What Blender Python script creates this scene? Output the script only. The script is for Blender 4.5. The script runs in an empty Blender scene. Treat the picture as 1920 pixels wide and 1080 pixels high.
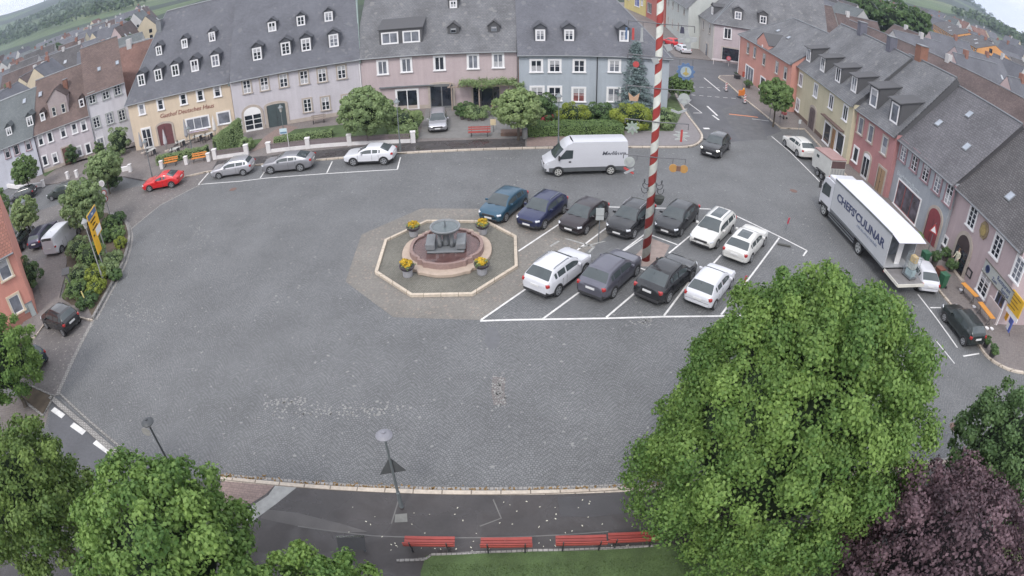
import bpy, bmesh, math, random
import numpy as np
from mathutils import Vector, Matrix
SC = bpy.context.scene
COL = SC.collection
rad = math.radians
random.seed(7); RNG = np.random.default_rng(7)

# ---------------------------------------------------------------- camera (webcam with a wide barrel lens)
CH, PITCH, ROLL = 18.6, 0.5769285611, -0.018428791
cam = bpy.data.cameras.new('webcam'); camo = bpy.data.objects.new('webcam', cam); COL.objects.link(camo); SC.camera = camo
cam.type = 'PANO'; cam.panorama_type = 'FISHEYE_LENS_POLYNOMIAL'
cam.sensor_width = 36; cam.sensor_fit = 'HORIZONTAL'
cam.fisheye_fov = rad(175)
cam.fisheye_polynomial_k0 = 0
for i, k in enumerate((0.04523312731868968, -5.9798935414029986e-05, 2.090695348940575e-05, -4.591566458136945e-07)):
    setattr(cam, 'fisheye_polynomial_k%d' % (i + 1), -k)
cam.clip_start = .1; cam.clip_end = 20000
camo.location = (0, 0, CH)
MR = Matrix.Rotation(-PITCH, 3, 'X') @ Matrix(((1, 0, 0), (0, 0, -1), (0, 1, 0))) @ Matrix.Rotation(ROLL, 3, 'Z')
camo.rotation_euler = MR.to_euler()

def ray(px, py):
    u = (px - 960) / 960; v = (540 - py) / 960; r = math.hypot(u, v) + 1e-12
    th = 0.8116991036886256 * r + 0.07361079546208125 * r**3 - 0.016695359942515108 * r**5
    return MR @ Vector((math.sin(th) * u / r, math.sin(th) * v / r, -math.cos(th)))
def G(px, py, z=0.0):                      # where the line of sight through a photo pixel meets height z
    d = ray(px, py); t = (CH - z) / -d.z
    return Vector((d.x * t, d.y * t, z))

# ---------------------------------------------------------------- world, sun, exposure
SUN_EL, SUN_AZ = rad(48), rad(196)         # azimuth clockwise from +Y
w = bpy.data.worlds.new('World'); SC.world = w; w.use_nodes = True
nt = w.node_tree; nt.nodes.clear()
def N(nt, t, **kw):
    n = nt.nodes.new(t)
    for k, v in kw.items():
        if k.startswith('i_'):
            key = k[2:]; n.inputs[int(key) if key.isdigit() else key.replace('_', ' ')].default_value = v
        else: setattr(n, k, v)
    return n
sky = N(nt, 'ShaderNodeTexSky', sky_type='NISHITA', sun_disc=False, sun_elevation=SUN_EL, sun_rotation=SUN_AZ, air_density=1.0, dust_density=3.0)
tc = N(nt, 'ShaderNodeTexCoord')
mp = N(nt, 'ShaderNodeMapping'); mp.inputs['Scale'].default_value = (1, 1, 4.5)
nz = N(nt, 'ShaderNodeTexNoise', i_Scale=2.6, i_Detail=7, i_Roughness=.55)
cr = N(nt, 'ShaderNodeValToRGB'); e = cr.color_ramp.elements
e[0].position = .36; e[0].color = (4.6, 4.8, 5.3, 1); e[1].position = .66; e[1].color = (8.6, 8.6, 9.0, 1)
mx = N(nt, 'ShaderNodeMix', data_type='RGBA'); mx.inputs['Factor'].default_value = .86
bg = N(nt, 'ShaderNodeBackground', i_Strength=.15); wo = N(nt, 'ShaderNodeOutputWorld')
L = nt.links.new
L(tc.outputs['Generated'], mp.inputs[0]); L(mp.outputs[0], nz.inputs['Vector']); L(nz.outputs['Fac'], cr.inputs[0])
L(sky.outputs[0], mx.inputs['A']); L(cr.outputs[0], mx.inputs['B']); L(mx.outputs['Result'], bg.inputs[0]); L(bg.outputs[0], wo.inputs[0])
sl = bpy.data.lights.new('sun', 'SUN'); sl.energy = 1.2; sl.angle = rad(14); sl.color = (1, .97, .93)
so = bpy.data.objects.new('sun', sl); COL.objects.link(so)
so.rotation_euler = (rad(90) - SUN_EL, 0, -SUN_AZ + math.pi)
_sd = Vector((math.sin(SUN_AZ) * math.cos(SUN_EL), math.cos(SUN_AZ) * math.cos(SUN_EL), math.sin(SUN_EL)))
so.rotation_euler = _sd.to_track_quat('Z', 'Y').to_euler()
SC.view_settings.view_transform = 'Standard'; SC.view_settings.look = 'None'; SC.view_settings.gamma = 1
SC.view_settings.exposure = 0.7
SC.cycles.use_denoising = True
SC.cycles.max_bounces = 5; SC.cycles.diffuse_bounces = 3; SC.cycles.glossy_bounces = 3; SC.cycles.transmission_bounces = 3; SC.cycles.volume_bounces = 0

# ---------------------------------------------------------------- materials
MATS = {}
def lin(c):
    return tuple((x / 12.92 if x <= .04045 else ((x + .055) / 1.055)**2.4) for x in c)
def M(key, col=None, rough=.75, var=.12, scale=2.0, metal=0., coat=0., bump=0., bscale=30., spec=.5, fine=.06, streak=0., rvar=0.):
    if key in MATS: return MATS[key]
    m = bpy.data.materials.new(key); m.use_nodes = True; MATS[key] = m
    t = m.node_tree; b = t.nodes['Principled BSDF']; b.inputs['Roughness'].default_value = rough; b.inputs['Metallic'].default_value = metal
    b.inputs['Coat Weight'].default_value = coat; b.inputs['Coat Roughness'].default_value = .05; b.inputs['Specular IOR Level'].default_value = spec
    if var or fine:
        c = N(t, 'ShaderNodeTexCoord'); n1 = N(t, 'ShaderNodeTexNoise', i_Scale=scale, i_Detail=5); n2 = N(t, 'ShaderNodeTexNoise', i_Scale=scale * 14, i_Detail=3)
        mr = N(t, 'ShaderNodeMapRange', i_1=.25, i_2=.75, i_3=1 - var, i_4=1 + var); mr2 = N(t, 'ShaderNodeMapRange', i_1=.25, i_2=.75, i_3=1 - fine, i_4=1 + fine)
        ml = N(t, 'ShaderNodeMath', operation='MULTIPLY'); hs = N(t, 'ShaderNodeHueSaturation', i_Color=(*col, 1))
        l = t.links.new
        l(c.outputs['Object'], n1.inputs['Vector']); l(c.outputs['Object'], n2.inputs['Vector']); l(n1.outputs['Fac'], mr.inputs[0]); l(n2.outputs['Fac'], mr2.inputs[0])
        l(mr.outputs[0], ml.inputs[0]); l(mr2.outputs[0], ml.inputs[1]); l(ml.outputs[0], hs.inputs['Value']); l(hs.outputs[0], b.inputs['Base Color'])
        if streak:
            mpn = N(t, 'ShaderNodeMapping'); mpn.inputs['Scale'].default_value = (2.6, 2.6, .22); n4 = N(t, 'ShaderNodeTexNoise', i_Scale=1., i_Detail=6, i_Roughness=.65); m4 = N(t, 'ShaderNodeMapRange', i_1=.3, i_2=.72, i_3=1 - streak, i_4=1.03); m5 = N(t, 'ShaderNodeMath', operation='MULTIPLY')
            l(c.outputs['Object'], mpn.inputs[0]); l(mpn.outputs[0], n4.inputs['Vector']); l(n4.outputs['Fac'], m4.inputs[0]); l(m4.outputs[0], m5.inputs[0]); l(ml.outputs[0], m5.inputs[1]); l(m5.outputs[0], hs.inputs['Value'])
        if rvar:
            n6 = N(t, 'ShaderNodeTexNoise', i_Scale=.55, i_Detail=5, i_Distortion=.6); m6 = N(t, 'ShaderNodeMapRange', i_1=.42, i_2=.58, i_3=rough - rvar, i_4=rough + .12); l(c.outputs['Object'], n6.inputs['Vector']); l(n6.outputs['Fac'], m6.inputs[0]); l(m6.outputs[0], b.inputs['Roughness'])
        if bump:
            n3 = N(t, 'ShaderNodeTexNoise', i_Scale=bscale, i_Detail=4); bp = N(t, 'ShaderNodeBump', i_Strength=bump, i_Distance=.05)
            l(c.outputs['Object'], n3.inputs['Vector']); l(n3.outputs['Fac'], bp.inputs['Height']); l(bp.outputs[0], b.inputs['Normal'])
    else: b.inputs['Base Color'].default_value = (*col, 1)
    return m
def brickmat(key, c1, c2, mort, bw, bh, ms=.012, uv=True, rough=.8, big=.2, bump=.3, arc=0., offs=.5, bigscale=.35, contrast2=None, sparkle=None):
    if key in MATS: return MATS[key]
    m = bpy.data.materials.new(key); m.use_nodes = True; MATS[key] = m
    t = m.node_tree; b = t.nodes['Principled BSDF']; b.inputs['Roughness'].default_value = rough; l = t.links.new
    c = N(t, 'ShaderNodeTexCoord'); br = N(t, 'ShaderNodeTexBrick', offset=offs, i_Color1=(*c1, 1), i_Color2=(*c2, 1), i_Mortar=(*mort, 1), i_Scale=1, i_Mortar_Size=ms, i_Mortar_Smooth=.4, i_Bias=0, i_Brick_Width=bw, i_Row_Height=bh)
    src = c.outputs['UV' if uv else 'Object']
    if arc:      # segmental arches: rows follow arcs repeated across the square
        sx = N(t, 'ShaderNodeSeparateXYZ'); l(src, sx.inputs[0])
        d = N(t, 'ShaderNodeMath', operation='DIVIDE', i_1=arc); fr = N(t, 'ShaderNodeMath', operation='FRACT'); sb = N(t, 'ShaderNodeMath', operation='SUBTRACT', i_1=.5)
        sq = N(t, 'ShaderNodeMath', operation='MULTIPLY'); sc_ = N(t, 'ShaderNodeMath', operation='MULTIPLY', i_1=arc * 1.25); ad = N(t, 'ShaderNodeMath', operation='ADD')
        nw = N(t, 'ShaderNodeTexNoise', i_Scale=1.1, i_Detail=2); l(src, nw.inputs['Vector'])
        wob = N(t, 'ShaderNodeMath', operation='MULTIPLY_ADD', i_1=.22, i_2=0.)
        l(nw.outputs['Fac'], wob.inputs[0])
        xs = N(t, 'ShaderNodeMath', operation='ADD'); l(sx.outputs[0], xs.inputs[0]); l(wob.outputs[0], xs.inputs[1])
        l(xs.outputs[0], d.inputs[0]); l(d.outputs[0], fr.inputs[0]); l(fr.outputs[0], sb.inputs[0]); l(sb.outputs[0], sq.inputs[0]); l(sb.outputs[0], sq.inputs[1]); l(sq.outputs[0], sc_.inputs[0])
        l(sx.outputs[1], ad.inputs[0]); l(sc_.outputs[0], ad.inputs[1])
        ad2 = N(t, 'ShaderNodeMath', operation='ADD'); l(ad.outputs[0], ad2.inputs[0]); l(wob.outputs[0], ad2.inputs[1])
        cb = N(t, 'ShaderNodeCombineXYZ'); l(xs.outputs[0], cb.inputs[0]); l(ad2.outputs[0], cb.inputs[1]); l(cb.outputs[0], br.inputs['Vector'])
    else: l(src, br.inputs['Vector'])
    n1 = N(t, 'ShaderNodeTexNoise', i_Scale=bigscale, i_Detail=8, i_Roughness=.62); l(src, n1.inputs['Vector'])
    n2 = N(t, 'ShaderNodeTexNoise', i_Scale=7., i_Detail=3); l(src, n2.inputs['Vector'])
    mr = N(t, 'ShaderNodeMapRange', i_1=.3, i_2=.7, i_3=1 - big, i_4=1 + big); l(n1.outputs['Fac'], mr.inputs[0])
    mr2 = N(t, 'ShaderNodeMapRange', i_1=.3, i_2=.7, i_3=.86, i_4=1.14); l(n2.outputs['Fac'], mr2.inputs[0])
    ml = N(t, 'ShaderNodeMath', operation='MULTIPLY'); l(mr.outputs[0], ml.inputs[0]); l(mr2.outputs[0], ml.inputs[1])
    hs = N(t, 'ShaderNodeHueSaturation'); l(br.outputs['Color'], hs.inputs['Color']); l(ml.outputs[0], hs.inputs['Value'])
    out = hs.outputs[0]
    if sparkle:   # single pale or rusty stones laid in among the others
        vo = N(t, 'ShaderNodeTexVoronoi', i_Scale=sparkle[0]); l(src, vo.inputs['Vector'])
        sp = N(t, 'ShaderNodeSeparateColor'); l(vo.outputs['Color'], sp.inputs[0])
        gt = N(t, 'ShaderNodeMath', operation='GREATER_THAN', i_1=sparkle[1]); l(sp.outputs[0], gt.inputs[0])
        mxs = N(t, 'ShaderNodeMix', data_type='RGBA'); mxs.inputs['B'].default_value = (*sparkle[2], 1)
        mu = N(t, 'ShaderNodeMath', operation='MULTIPLY', i_1=.7); l(gt.outputs[0], mu.inputs[0]); l(mu.outputs[0], mxs.inputs['Factor']); l(out, mxs.inputs['A']); out = mxs.outputs['Result']
    l(out, b.inputs['Base Color'])
    if bump:
        bp = N(t, 'ShaderNodeBump', i_Strength=bump, i_Distance=.02); bp.invert = True
        l(br.outputs['Fac'], bp.inputs['Height']); l(bp.outputs[0], b.inputs['Normal'])
    return m
def leafmat(key, c1, c2, trans=.25, rough=.6):
    if key in MATS: return MATS[key]
    m = bpy.data.materials.new(key); m.use_nodes = True; MATS[key] = m
    t = m.node_tree; l = t.links.new; b = t.nodes['Principled BSDF']; o = t.nodes['Material Output']
    b.inputs['Roughness'].default_value = rough; b.inputs['Specular IOR Level'].default_value = .35
    at = N(t, 'ShaderNodeAttribute', attribute_name='tint')
    mxc = N(t, 'ShaderNodeMix', data_type='RGBA'); mxc.inputs['A'].default_value = (*c1, 1); mxc.inputs['B'].default_value = (*c2, 1)
    l(at.outputs['Fac'], mxc.inputs['Factor']); l(mxc.outputs['Result'], b.inputs['Base Color'])
    tr = N(t, 'ShaderNodeBsdfTranslucent'); l(mxc.outputs['Result'], tr.inputs[0]); ms = N(t, 'ShaderNodeMixShader', i_0=trans)
    l(b.outputs[0], ms.inputs[1]); l(tr.outputs[0], ms.inputs[2]); l(ms.outputs[0], o.inputs[0])
    return m
def glassmat(key, col=(.02, .025, .035), rough=.08, var=.6):
    if key in MATS: return MATS[key]
    m = M(key, col, rough=rough, var=var, scale=1.2, fine=.1, spec=.8); return m
# palette
SLATE = brickmat('slate', (.105, .108, .125), (.125, .128, .148), (.075, .078, .09), .28, .16, .012, big=.16, bump=.5, sparkle=(3.2, .975, (.15, .152, .165)))
SLATE_G = brickmat('grey_slate', (.125, .127, .137), (.155, .157, .166), (.08, .08, .086), .3, .22, .016, sparkle=(3., .97, (.19, .19, .19)), big=.28, bump=.6)
SLATE_D = brickmat('dark_tile', (.085, .08, .083), (.12, .113, .117), (.04, .038, .04), .24, .2, .025, big=.25, bump=.8)
SLATE_GN = brickmat('greenish_slate', (.105, .118, .122), (.13, .142, .148), (.075, .085, .09), .3, .2, .012, big=.12, bump=.4)
TILE_B = brickmat('brown_tile', (.125, .088, .08), (.165, .118, .105), (.065, .045, .043), .25, .2, .018, big=.25, bump=.6)
TILE_R = brickmat('red_tile', (.22, .095, .07), (.27, .12, .09), (.11, .05, .04), .25, .25, .02, big=.2, bump=.5)
TILE_GR = brickmat('grey_tile', (.105, .102, .112), (.14, .136, .146), (.06, .058, .064), .3, .25, .02, big=.2, bump=.4)
WHITE = M('white_paint', (.72, .71, .72), .6, .05, 1.5)
GLASS = glassmat('window_glass'); GLASS2 = glassmat('window_glass_curtain', (.16, .17, .2), .25, .5)
DARK = M('dark_trim', (.03, .03, .035), .5, .1); BLACK = M('black_rubber', (.018, .018, .02), .8, .1)
METAL = M('grey_metal', (.22, .24, .26), .45, .08, metal=.6); ZINC = M('zinc', (.2, .21, .225), .55, .1, metal=.4)
STONE = M('sandstone_trim', (.38, .33, .29), .85, .1); STONE_R = M('reddish_trim', (.27, .18, .2), .85, .1)
CHROME = M('chrome', (.6, .6, .62), .2, .0, metal=1., fine=0.)

# ---------------------------------------------------------------- helpers
def tag(o, label=None, cat=None, group=None, kind=None):
    if label: o['label'] = label
    if cat: o['category'] = cat
    if group: o['group'] = group
    if kind: o['kind'] = kind
    return o
def empty(name, loc, rz=0., label=None, cat=None, group=None):
    o = bpy.data.objects.new(name, None); o.empty_display_size = .3; COL.objects.link(o); o.location = loc; o.rotation_euler = (0, 0, rz)
    return tag(o, label, cat, group)
def mesh_obj(name, me, mats, parent=None, loc=None, smooth=False):
    for m in (mats if isinstance(mats, (list, tuple)) else [mats]): me.materials.append(m)
    o = bpy.data.objects.new(name, me); COL.objects.link(o); o.parent = parent
    if loc is not None: o.location = loc
    if smooth: me.polygons.foreach_set('use_smooth', [True] * len(me.polygons))
    return o
class MB:
    def __init__(s): s.v = []; s.f = []; s.mi = []; s.uv = None; s.m = 0
    def add(s, vs, fs):
        k = len(s.v); s.v += [tuple(x) for x in vs]; s.f += [tuple(i + k for i in f) for f in fs]; s.mi += [s.m] * len(fs); return s
    def box(s, x0, x1, y0, y1, z0, z1):
        return s.add([(x0, y0, z0), (x1, y0, z0), (x1, y1, z0), (x0, y1, z0), (x0, y0, z1), (x1, y0, z1), (x1, y1, z1), (x0, y1, z1)],
                     [(0, 3, 2, 1), (4, 5, 6, 7), (0, 1, 5, 4), (1, 2, 6, 5), (2, 3, 7, 6), (3, 0, 4, 7)])
    def obox(s, c, sx, sy, sz, rz=0., rx=0., ry=0.):     # box centred at c, turned
        R = Matrix.Rotation(rz, 3, 'Z') @ Matrix.Rotation(ry, 3, 'Y') @ Matrix.Rotation(rx, 3, 'X')
        vs = [Vector(c) + R @ Vector((a * sx / 2, b * sy / 2, d * sz / 2)) for d in (-1, 1) for a, b in ((-1, -1), (1, -1), (1, 1), (-1, 1))]
        return s.add(vs, [(0, 3, 2, 1), (4, 5, 6, 7), (0, 1, 5, 4), (1, 2, 6, 5), (2, 3, 7, 6), (3, 0, 4, 7)])
    def prism(s, pts, z0, z1):                            # vertical prism over an outline
        n = len(pts); k = [(p[0], p[1], z0) for p in pts] + [(p[0], p[1], z1) for p in pts]
        return s.add(k, [tuple(range(n - 1, -1, -1)), tuple(range(n, 2 * n))] + [(i, (i + 1) % n, n + (i + 1) % n, n + i) for i in range(n)])
    def xprism(s, pts, y0, y1):                           # outline in x,z pushed along y
        n = len(pts); k = [(p[0], y0, p[1]) for p in pts] + [(p[0], y1, p[1]) for p in pts]
        return s.add(k, [tuple(range(n)), tuple(range(2 * n - 1, n - 1, -1))] + [(i, n + i, n + (i + 1) % n, (i + 1) % n) for i in range(n)])
    def tube(s, pts, rs, n=10, caps=True):
        pts = [Vector(p) for p in pts]; rs = rs if isinstance(rs, (list, tuple)) else [rs] * len(pts); k = len(s.v); vs = []
        for i, p in enumerate(pts):
            d = (pts[min(i + 1, len(pts) - 1)] - pts[max(i - 1, 0)]).normalized()
            a = d.cross(Vector((0, 0, 1)) if abs(d.z) < .9 else Vector((1, 0, 0))).normalized(); b = d.cross(a)
            for j in range(n):
                t = 2 * math.pi * j / n; vs.append(p + (a * math.cos(t) + b * math.sin(t)) * rs[i])
        fs = [(i * n + j, i * n + (j + 1) % n, (i + 1) * n + (j + 1) % n, (i + 1) * n + j) for i in range(len(pts) - 1) for j in range(n)]
        if caps: fs += [tuple(range(n - 1, -1, -1)), tuple(range((len(pts) - 1) * n, len(pts) * n))]
        return s.add(vs, fs)
    def lathe(s, prof, c=(0, 0, 0), n=20, sx=1., sy=1.):   # profile of (r,z)
        vs = [(c[0] + r * sx * math.cos(2 * math.pi * j / n), c[1] + r * sy * math.sin(2 * math.pi * j / n), c[2] + z) for r, z in prof for j in range(n)]
        fs = [(i * n + j, i * n + (j + 1) % n, (i + 1) * n + (j + 1) % n, (i + 1) * n + j) for i in range(len(prof) - 1) for j in range(n)]
        fs += [tuple(range(n - 1, -1, -1)), tuple(range((len(prof) - 1) * n, len(prof) * n))]
        return s.add(vs, fs)
    def build(s, name, mat, parent=None, smooth=False, loc=None, bevel=0.):
        me = bpy.data.meshes.new(name); me.from_pydata(s.v, [], s.f); me.update()
        o = mesh_obj(name, me, mat, parent, loc, smooth)
        if isinstance(mat, (list, tuple)): me.polygons.foreach_set('material_index', s.mi)
        if bevel:
            b = o.modifiers.new('bevel', 'BEVEL'); b.width = bevel; b.segments = 2; b.limit_method = 'ANGLE'
        return o
def txt(s, size, mat, parent, loc, rot, name='lettering', depth=.01, align='CENTER', shear=0., sx=1., bold=.0):
    cu = bpy.data.curves.new('txt', 'FONT'); cu.body = s; cu.size = size; cu.extrude = depth; cu.offset = bold; cu.align_x = align; cu.align_y = 'CENTER'; cu.shear = shear; cu.resolution_u = 3
    t = bpy.data.objects.new('txt', cu); COL.objects.link(t)
    dg = bpy.context.evaluated_depsgraph_get(); me = bpy.data.meshes.new_from_object(t.evaluated_get(dg)); bpy.data.objects.remove(t)
    me.materials.clear(); o = mesh_obj(name, me, mat, parent); o.location = loc; o.rotation_euler = rot; o.scale = (sx, 1, 1); return o
def sheet(name, pts, z, mat, kind='structure', thick=0.):
    P = [(p[0], p[1]) for p in pts]
    b = MB()
    if thick: b.prism(P, z - thick, z)
    else: b.add([(x, y, z) for x, y in P], [tuple(range(len(P)))])
    o = b.build(name, mat); bm = bmesh.new(); bm.from_mesh(o.data); bmesh.ops.triangulate(bm, faces=[f for f in bm.faces if len(f.verts) > 4]); bmesh.ops.recalc_face_normals(bm, faces=bm.faces); bm.to_mesh(o.data); bm.free()
    if not thick and o.data.polygons[0].normal.z < 0: o.data.flip_normals()
    if kind: o['kind'] = kind
    return o
def gp(*px): return [G(x, y) for x, y in px]
def strip_mb(b, pts, width, z0, z1):                      # a band following a line on the ground
    pts = [Vector((p[0], p[1], 0)) for p in pts]
    vs = []
    for i, p in enumerate(pts):
        d = (pts[min(i + 1, len(pts) - 1)] - pts[max(i - 1, 0)]).normalized(); n = Vector((-d.y, d.x, 0)) * width / 2
        vs += [(p + n).to_tuple()[:2] + (z0,), (p - n).to_tuple()[:2] + (z0,), (p - n).to_tuple()[:2] + (z1,), (p + n).to_tuple()[:2] + (z1,)]
    fs = [(4 * i + a, 4 * i + (a + 1) % 4, 4 * i + 4 + (a + 1) % 4, 4 * i + 4 + a) for i in range(len(pts) - 1) for a in range(4)]
    k = 4 * (len(pts) - 1); fs += [(0, 3, 2, 1), (k, k + 1, k + 2, k + 3)]
    return b.add(vs, fs)
def inset_line(pts, d):                                   # smooth a polyline by resampling (Catmull-Rom)
    out = []; P = [pts[0]] + list(pts) + [pts[-1]]
    for i in range(1, len(P) - 2):
        for k in range(d):
            t = k / d; out.append(.5 * ((2 * P[i]) + (P[i + 1] - P[i - 1]) * t + (2 * P[i - 1] - 5 * P[i] + 4 * P[i + 1] - P[i + 2]) * t * t + (3 * P[i] - P[i - 1] - 3 * P[i + 1] + P[i + 2]) * t**3))
    out.append(pts[-1]); return out

# ---------------------------------------------------------------- terrain
def sm(t): t = min(1, max(0, t)); return t * t * (3 - 2 * t)
def hill_e(az):                                           # skyline elevation in degrees by azimuth
    P = [(-180, 1), (-60, 2.0), (-48, 2.5), (-46, 2.3), (-40, 2.2), (-20, 1.5), (0, 1.2), (30, 1.3), (41, 1.15), (43, .85), (44.5, .35), (46, -.1), (48.6, -.65), (52, -.7), (70, .2), (180, 1)]
    for (a, x), (b, y) in zip(P, P[1:]):
        if a <= az <= b: return x + (y - x) * (az - a) / (b - a)
    return 1
def terr(x, y):
    r = math.hypot(x, y); az = math.degrees(math.atan2(x, y)); top = CH + 2600 * math.tan(rad(hill_e(az)))
    h = top * sm((r - 350) / 2250)**1.25
    h += 5 * math.sin(x * .011 + 1) * math.cos(y * .009) * sm((r - 300) / 500) * (0 if az > 41 and az < 60 and r > 1200 else 1)
    return h - .02
vs = []; fs = []; radii = [0, 40, 90, 140, 200, 280, 380, 500, 640, 800, 1000, 1250, 1500, 1750, 2000, 2300, 2600, 3200, 4500]
na = 240
for r in radii:
    for j in range(na):
        a = 2 * math.pi * j / na; x, y = r * math.sin(a), r * math.cos(a)
        vs.append((x, y, terr(x, y) if r < 2700 else terr(x * 2600 / r, y * 2600 / r) - (r - 2600) * .03))
for i in range(len(radii) - 1):
    for j in range(na): fs.append((i * na + (j + 1) % na, i * na + j, (i + 1) * na + j, (i + 1) * na + (j + 1) % na))
me = bpy.data.meshes.new('terrain'); me.from_pydata(vs, [], fs)
def terrain_mat():
    m = bpy.data.materials.new('terrain'); m.use_nodes = True; t = m.node_tree; l = t.links.new; b = t.nodes['Principled BSDF']; b.inputs['Roughness'].default_value = .95
    c = N(t, 'ShaderNodeTexCoord'); mp = N(t, 'ShaderNodeMapping'); mp.inputs['Rotation'].default_value = (0, 0, .6); mp.inputs['Scale'].default_value = (.0035, .0075, .004)
    v = N(t, 'ShaderNodeTexVoronoi', i_Scale=1.); n = N(t, 'ShaderNodeTexNoise', i_Scale=.05, i_Detail=8); l(c.outputs['Object'], mp.inputs[0]); l(mp.outputs[0], v.inputs['Vector']); l(c.outputs['Object'], n.inputs['Vector'])
    s = N(t, 'ShaderNodeSeparateColor'); l(v.outputs['Color'], s.inputs[0])
    r = N(t, 'ShaderNodeValToRGB'); r.color_ramp.interpolation = 'CONSTANT'; e = r.color_ramp.elements
    e[0].position = 0; e[0].color = (.02, .035, .02, 1); e[1].position = .38; e[1].color = (.065, .1, .035, 1)
    x = e.new(.55); x.color = (.03, .055, .022, 1); x = e.new(.72); x.color = (.1, .13, .05, 1); x = e.new(.8); x.color = (.018, .032, .018, 1)
    l(s.outputs[0], r.inputs[0]); mr = N(t, 'ShaderNodeMapRange', i_1=.3, i_2=.7, i_3=.7, i_4=1.3); l(n.outputs['Fac'], mr.inputs[0])
    h = N(t, 'ShaderNodeHueSaturation'); l(r.outputs[0], h.inputs['Color']); l(mr.outputs[0], h.inputs['Value']); l(h.outputs[0], b.inputs['Base Color']); return m
o = mesh_obj('terrain', me, terrain_mat(), smooth=True); o['kind'] = 'structure'

# ---------------------------------------------------------------- paving
COBBLE = brickmat('arc_cobbles', (.136, .139, .143), (.178, .181, .186), (.084, .086, .088), .125, .115, .017, uv=False, arc=1.5, big=.15, bump=.5, rough=.7, bigscale=.3, sparkle=(9., .9965, (.27, .27, .26)))
COBBLE_B = brickmat('warm_cobbles', (.15, .138, .135), (.195, .178, .172), (.085, .08, .078), .12, .11, .014, uv=False, big=.14, bump=.5, rough=.75, sparkle=(9., .97, (.3, .27, .25)))
COBBLE_F = brickmat('fountain_cobbles', (.19, .178, .162), (.235, .22, .2), (.12, .112, .1), .09, .09, .012, uv=False, big=.16, bump=.4, rough=.8, sparkle=(9., .95, (.27, .22, .19)))
PAVER = brickmat('pavers', (.165, .145, .14), (.195, .172, .162), (.11, .098, .094), .22, .14, .01, uv=False, big=.14, bump=.25)
PAVER_R = brickmat('reddish_pavers', (.21, .155, .14), (.25, .185, .165), (.14, .11, .1), .22, .12, .01, uv=False, big=.12, bump=.2)
ASPHALT = M('asphalt', (.095, .096, .105), .75, .16, .5, bump=.25, bscale=60, fine=.12)
ASPHALT_W = M('damp_asphalt', (.046, .041, .041), .55, .34, .55, bump=.12, bscale=50, fine=.1, rvar=.42)
ASPHALT_P = M('patched_asphalt', (.052, .05, .053), .6, .15, 1.2, fine=.1)
KERB = brickmat('kerb_stone', (.42, .36, .3), (.5, .44, .37), (.18, .15, .12), 1.1, .6, .03, uv=False, big=.14, bump=.2)
KERB_G = brickmat('grey_kerb', (.24, .23, .22), (.3, .285, .27), (.12, .115, .11), .18, .16, .02, uv=False, big=.15, bump=.3)
PAINT = M('road_paint', (.62, .61, .6), .7, .22, 3., fine=.25)
GRASS = M('grass', (.062, .098, .034), .9, .3, 1.5, bump=.6, bscale=25, fine=.25)
SOIL = M('soil', (.09, .07, .05), .95, .25, 2.)
sheet('square_cobbles', [(-75, 14.3), (-30, 9), (60, 9), (60, 66), (-20, 72), (-75, 66)], 0, COBBLE)
sheet('west_cobbles', gp((105, 742), (140, 665), (175, 595), (218, 512), (243, 432), (300, 385), (378, 345), (398, 318), (330, 335), (230, 355), (120, 380), (0, 420), (-60, 560), (-60, 640), (40, 742), (60, 745)), .004, COBBLE_B)
sheet('fountain_apron', gp((648, 528), (738, 595), (900, 600), (975, 548), (1095, 475), (1160, 428), (1100, 400), (940, 392), (790, 391), (678, 440)), .004, COBBLE_F)
sheet('north_pavement', gp((300, 345), (380, 325), (402, 322), (479, 311), (599, 301), (745, 289), (860, 283), (985, 279), (1160, 277), (1270, 277), (1300, 274), (1313, 266), (1316, 256), (1308, 242), (1283, 208), (1262, 168), (1245, 140)) + [Vector((16, 64, 0)), Vector((0, 66, 0)), Vector((-16, 67, 0)), Vector((-46, 65, 0)), Vector((-68, 56, 0))] + gp((0, 345), (60, 352), (150, 338), (230, 332)), .12, PAVER, thick=.14)
b = MB(); strip_mb(b, inset_line(gp((300, 345), (380, 325), (402, 322), (479, 311), (599, 301), (745, 289), (860, 283), (985, 279), (1160, 277), (1270, 277), (1300, 274), (1313, 266), (1316, 256), (1308, 242), (1283, 208), (1262, 168)), 4), .2, -.01, .127); b.build('north_kerb', KERB)['kind'] = 'structure'
sheet('north_asphalt_walk', gp((398, 320), (480, 309), (600, 299), (745, 287), (860, 281), (985, 277), (985, 262), (860, 265), (782, 268), (700, 274), (600, 284), (500, 294), (408, 303)), .124, ASPHALT_W)
sheet('reddish_walk', gp((988, 277), (1160, 275), (1170, 275), (1170, 249), (1080, 250), (988, 258)), .124, PAVER_R)
sheet('corner_walk', gp((1172, 275), (1268, 275), (1298, 272), (1310, 264), (1312, 256), (1304, 242), (1283, 214), (1275, 225), (1262, 246), (1172, 249)), .124, M('corner_paving', (.2, .185, .19), .8, .1, 3.))
sheet('driveway', gp((786, 262), (990, 262), (1000, 240), (935, 210), (890, 205), (862, 208), (850, 200), (800, 202), (795, 225)), .128, M('drive_paving', (.17, .165, .16), .8, .12, 2., fine=.12))
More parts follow.
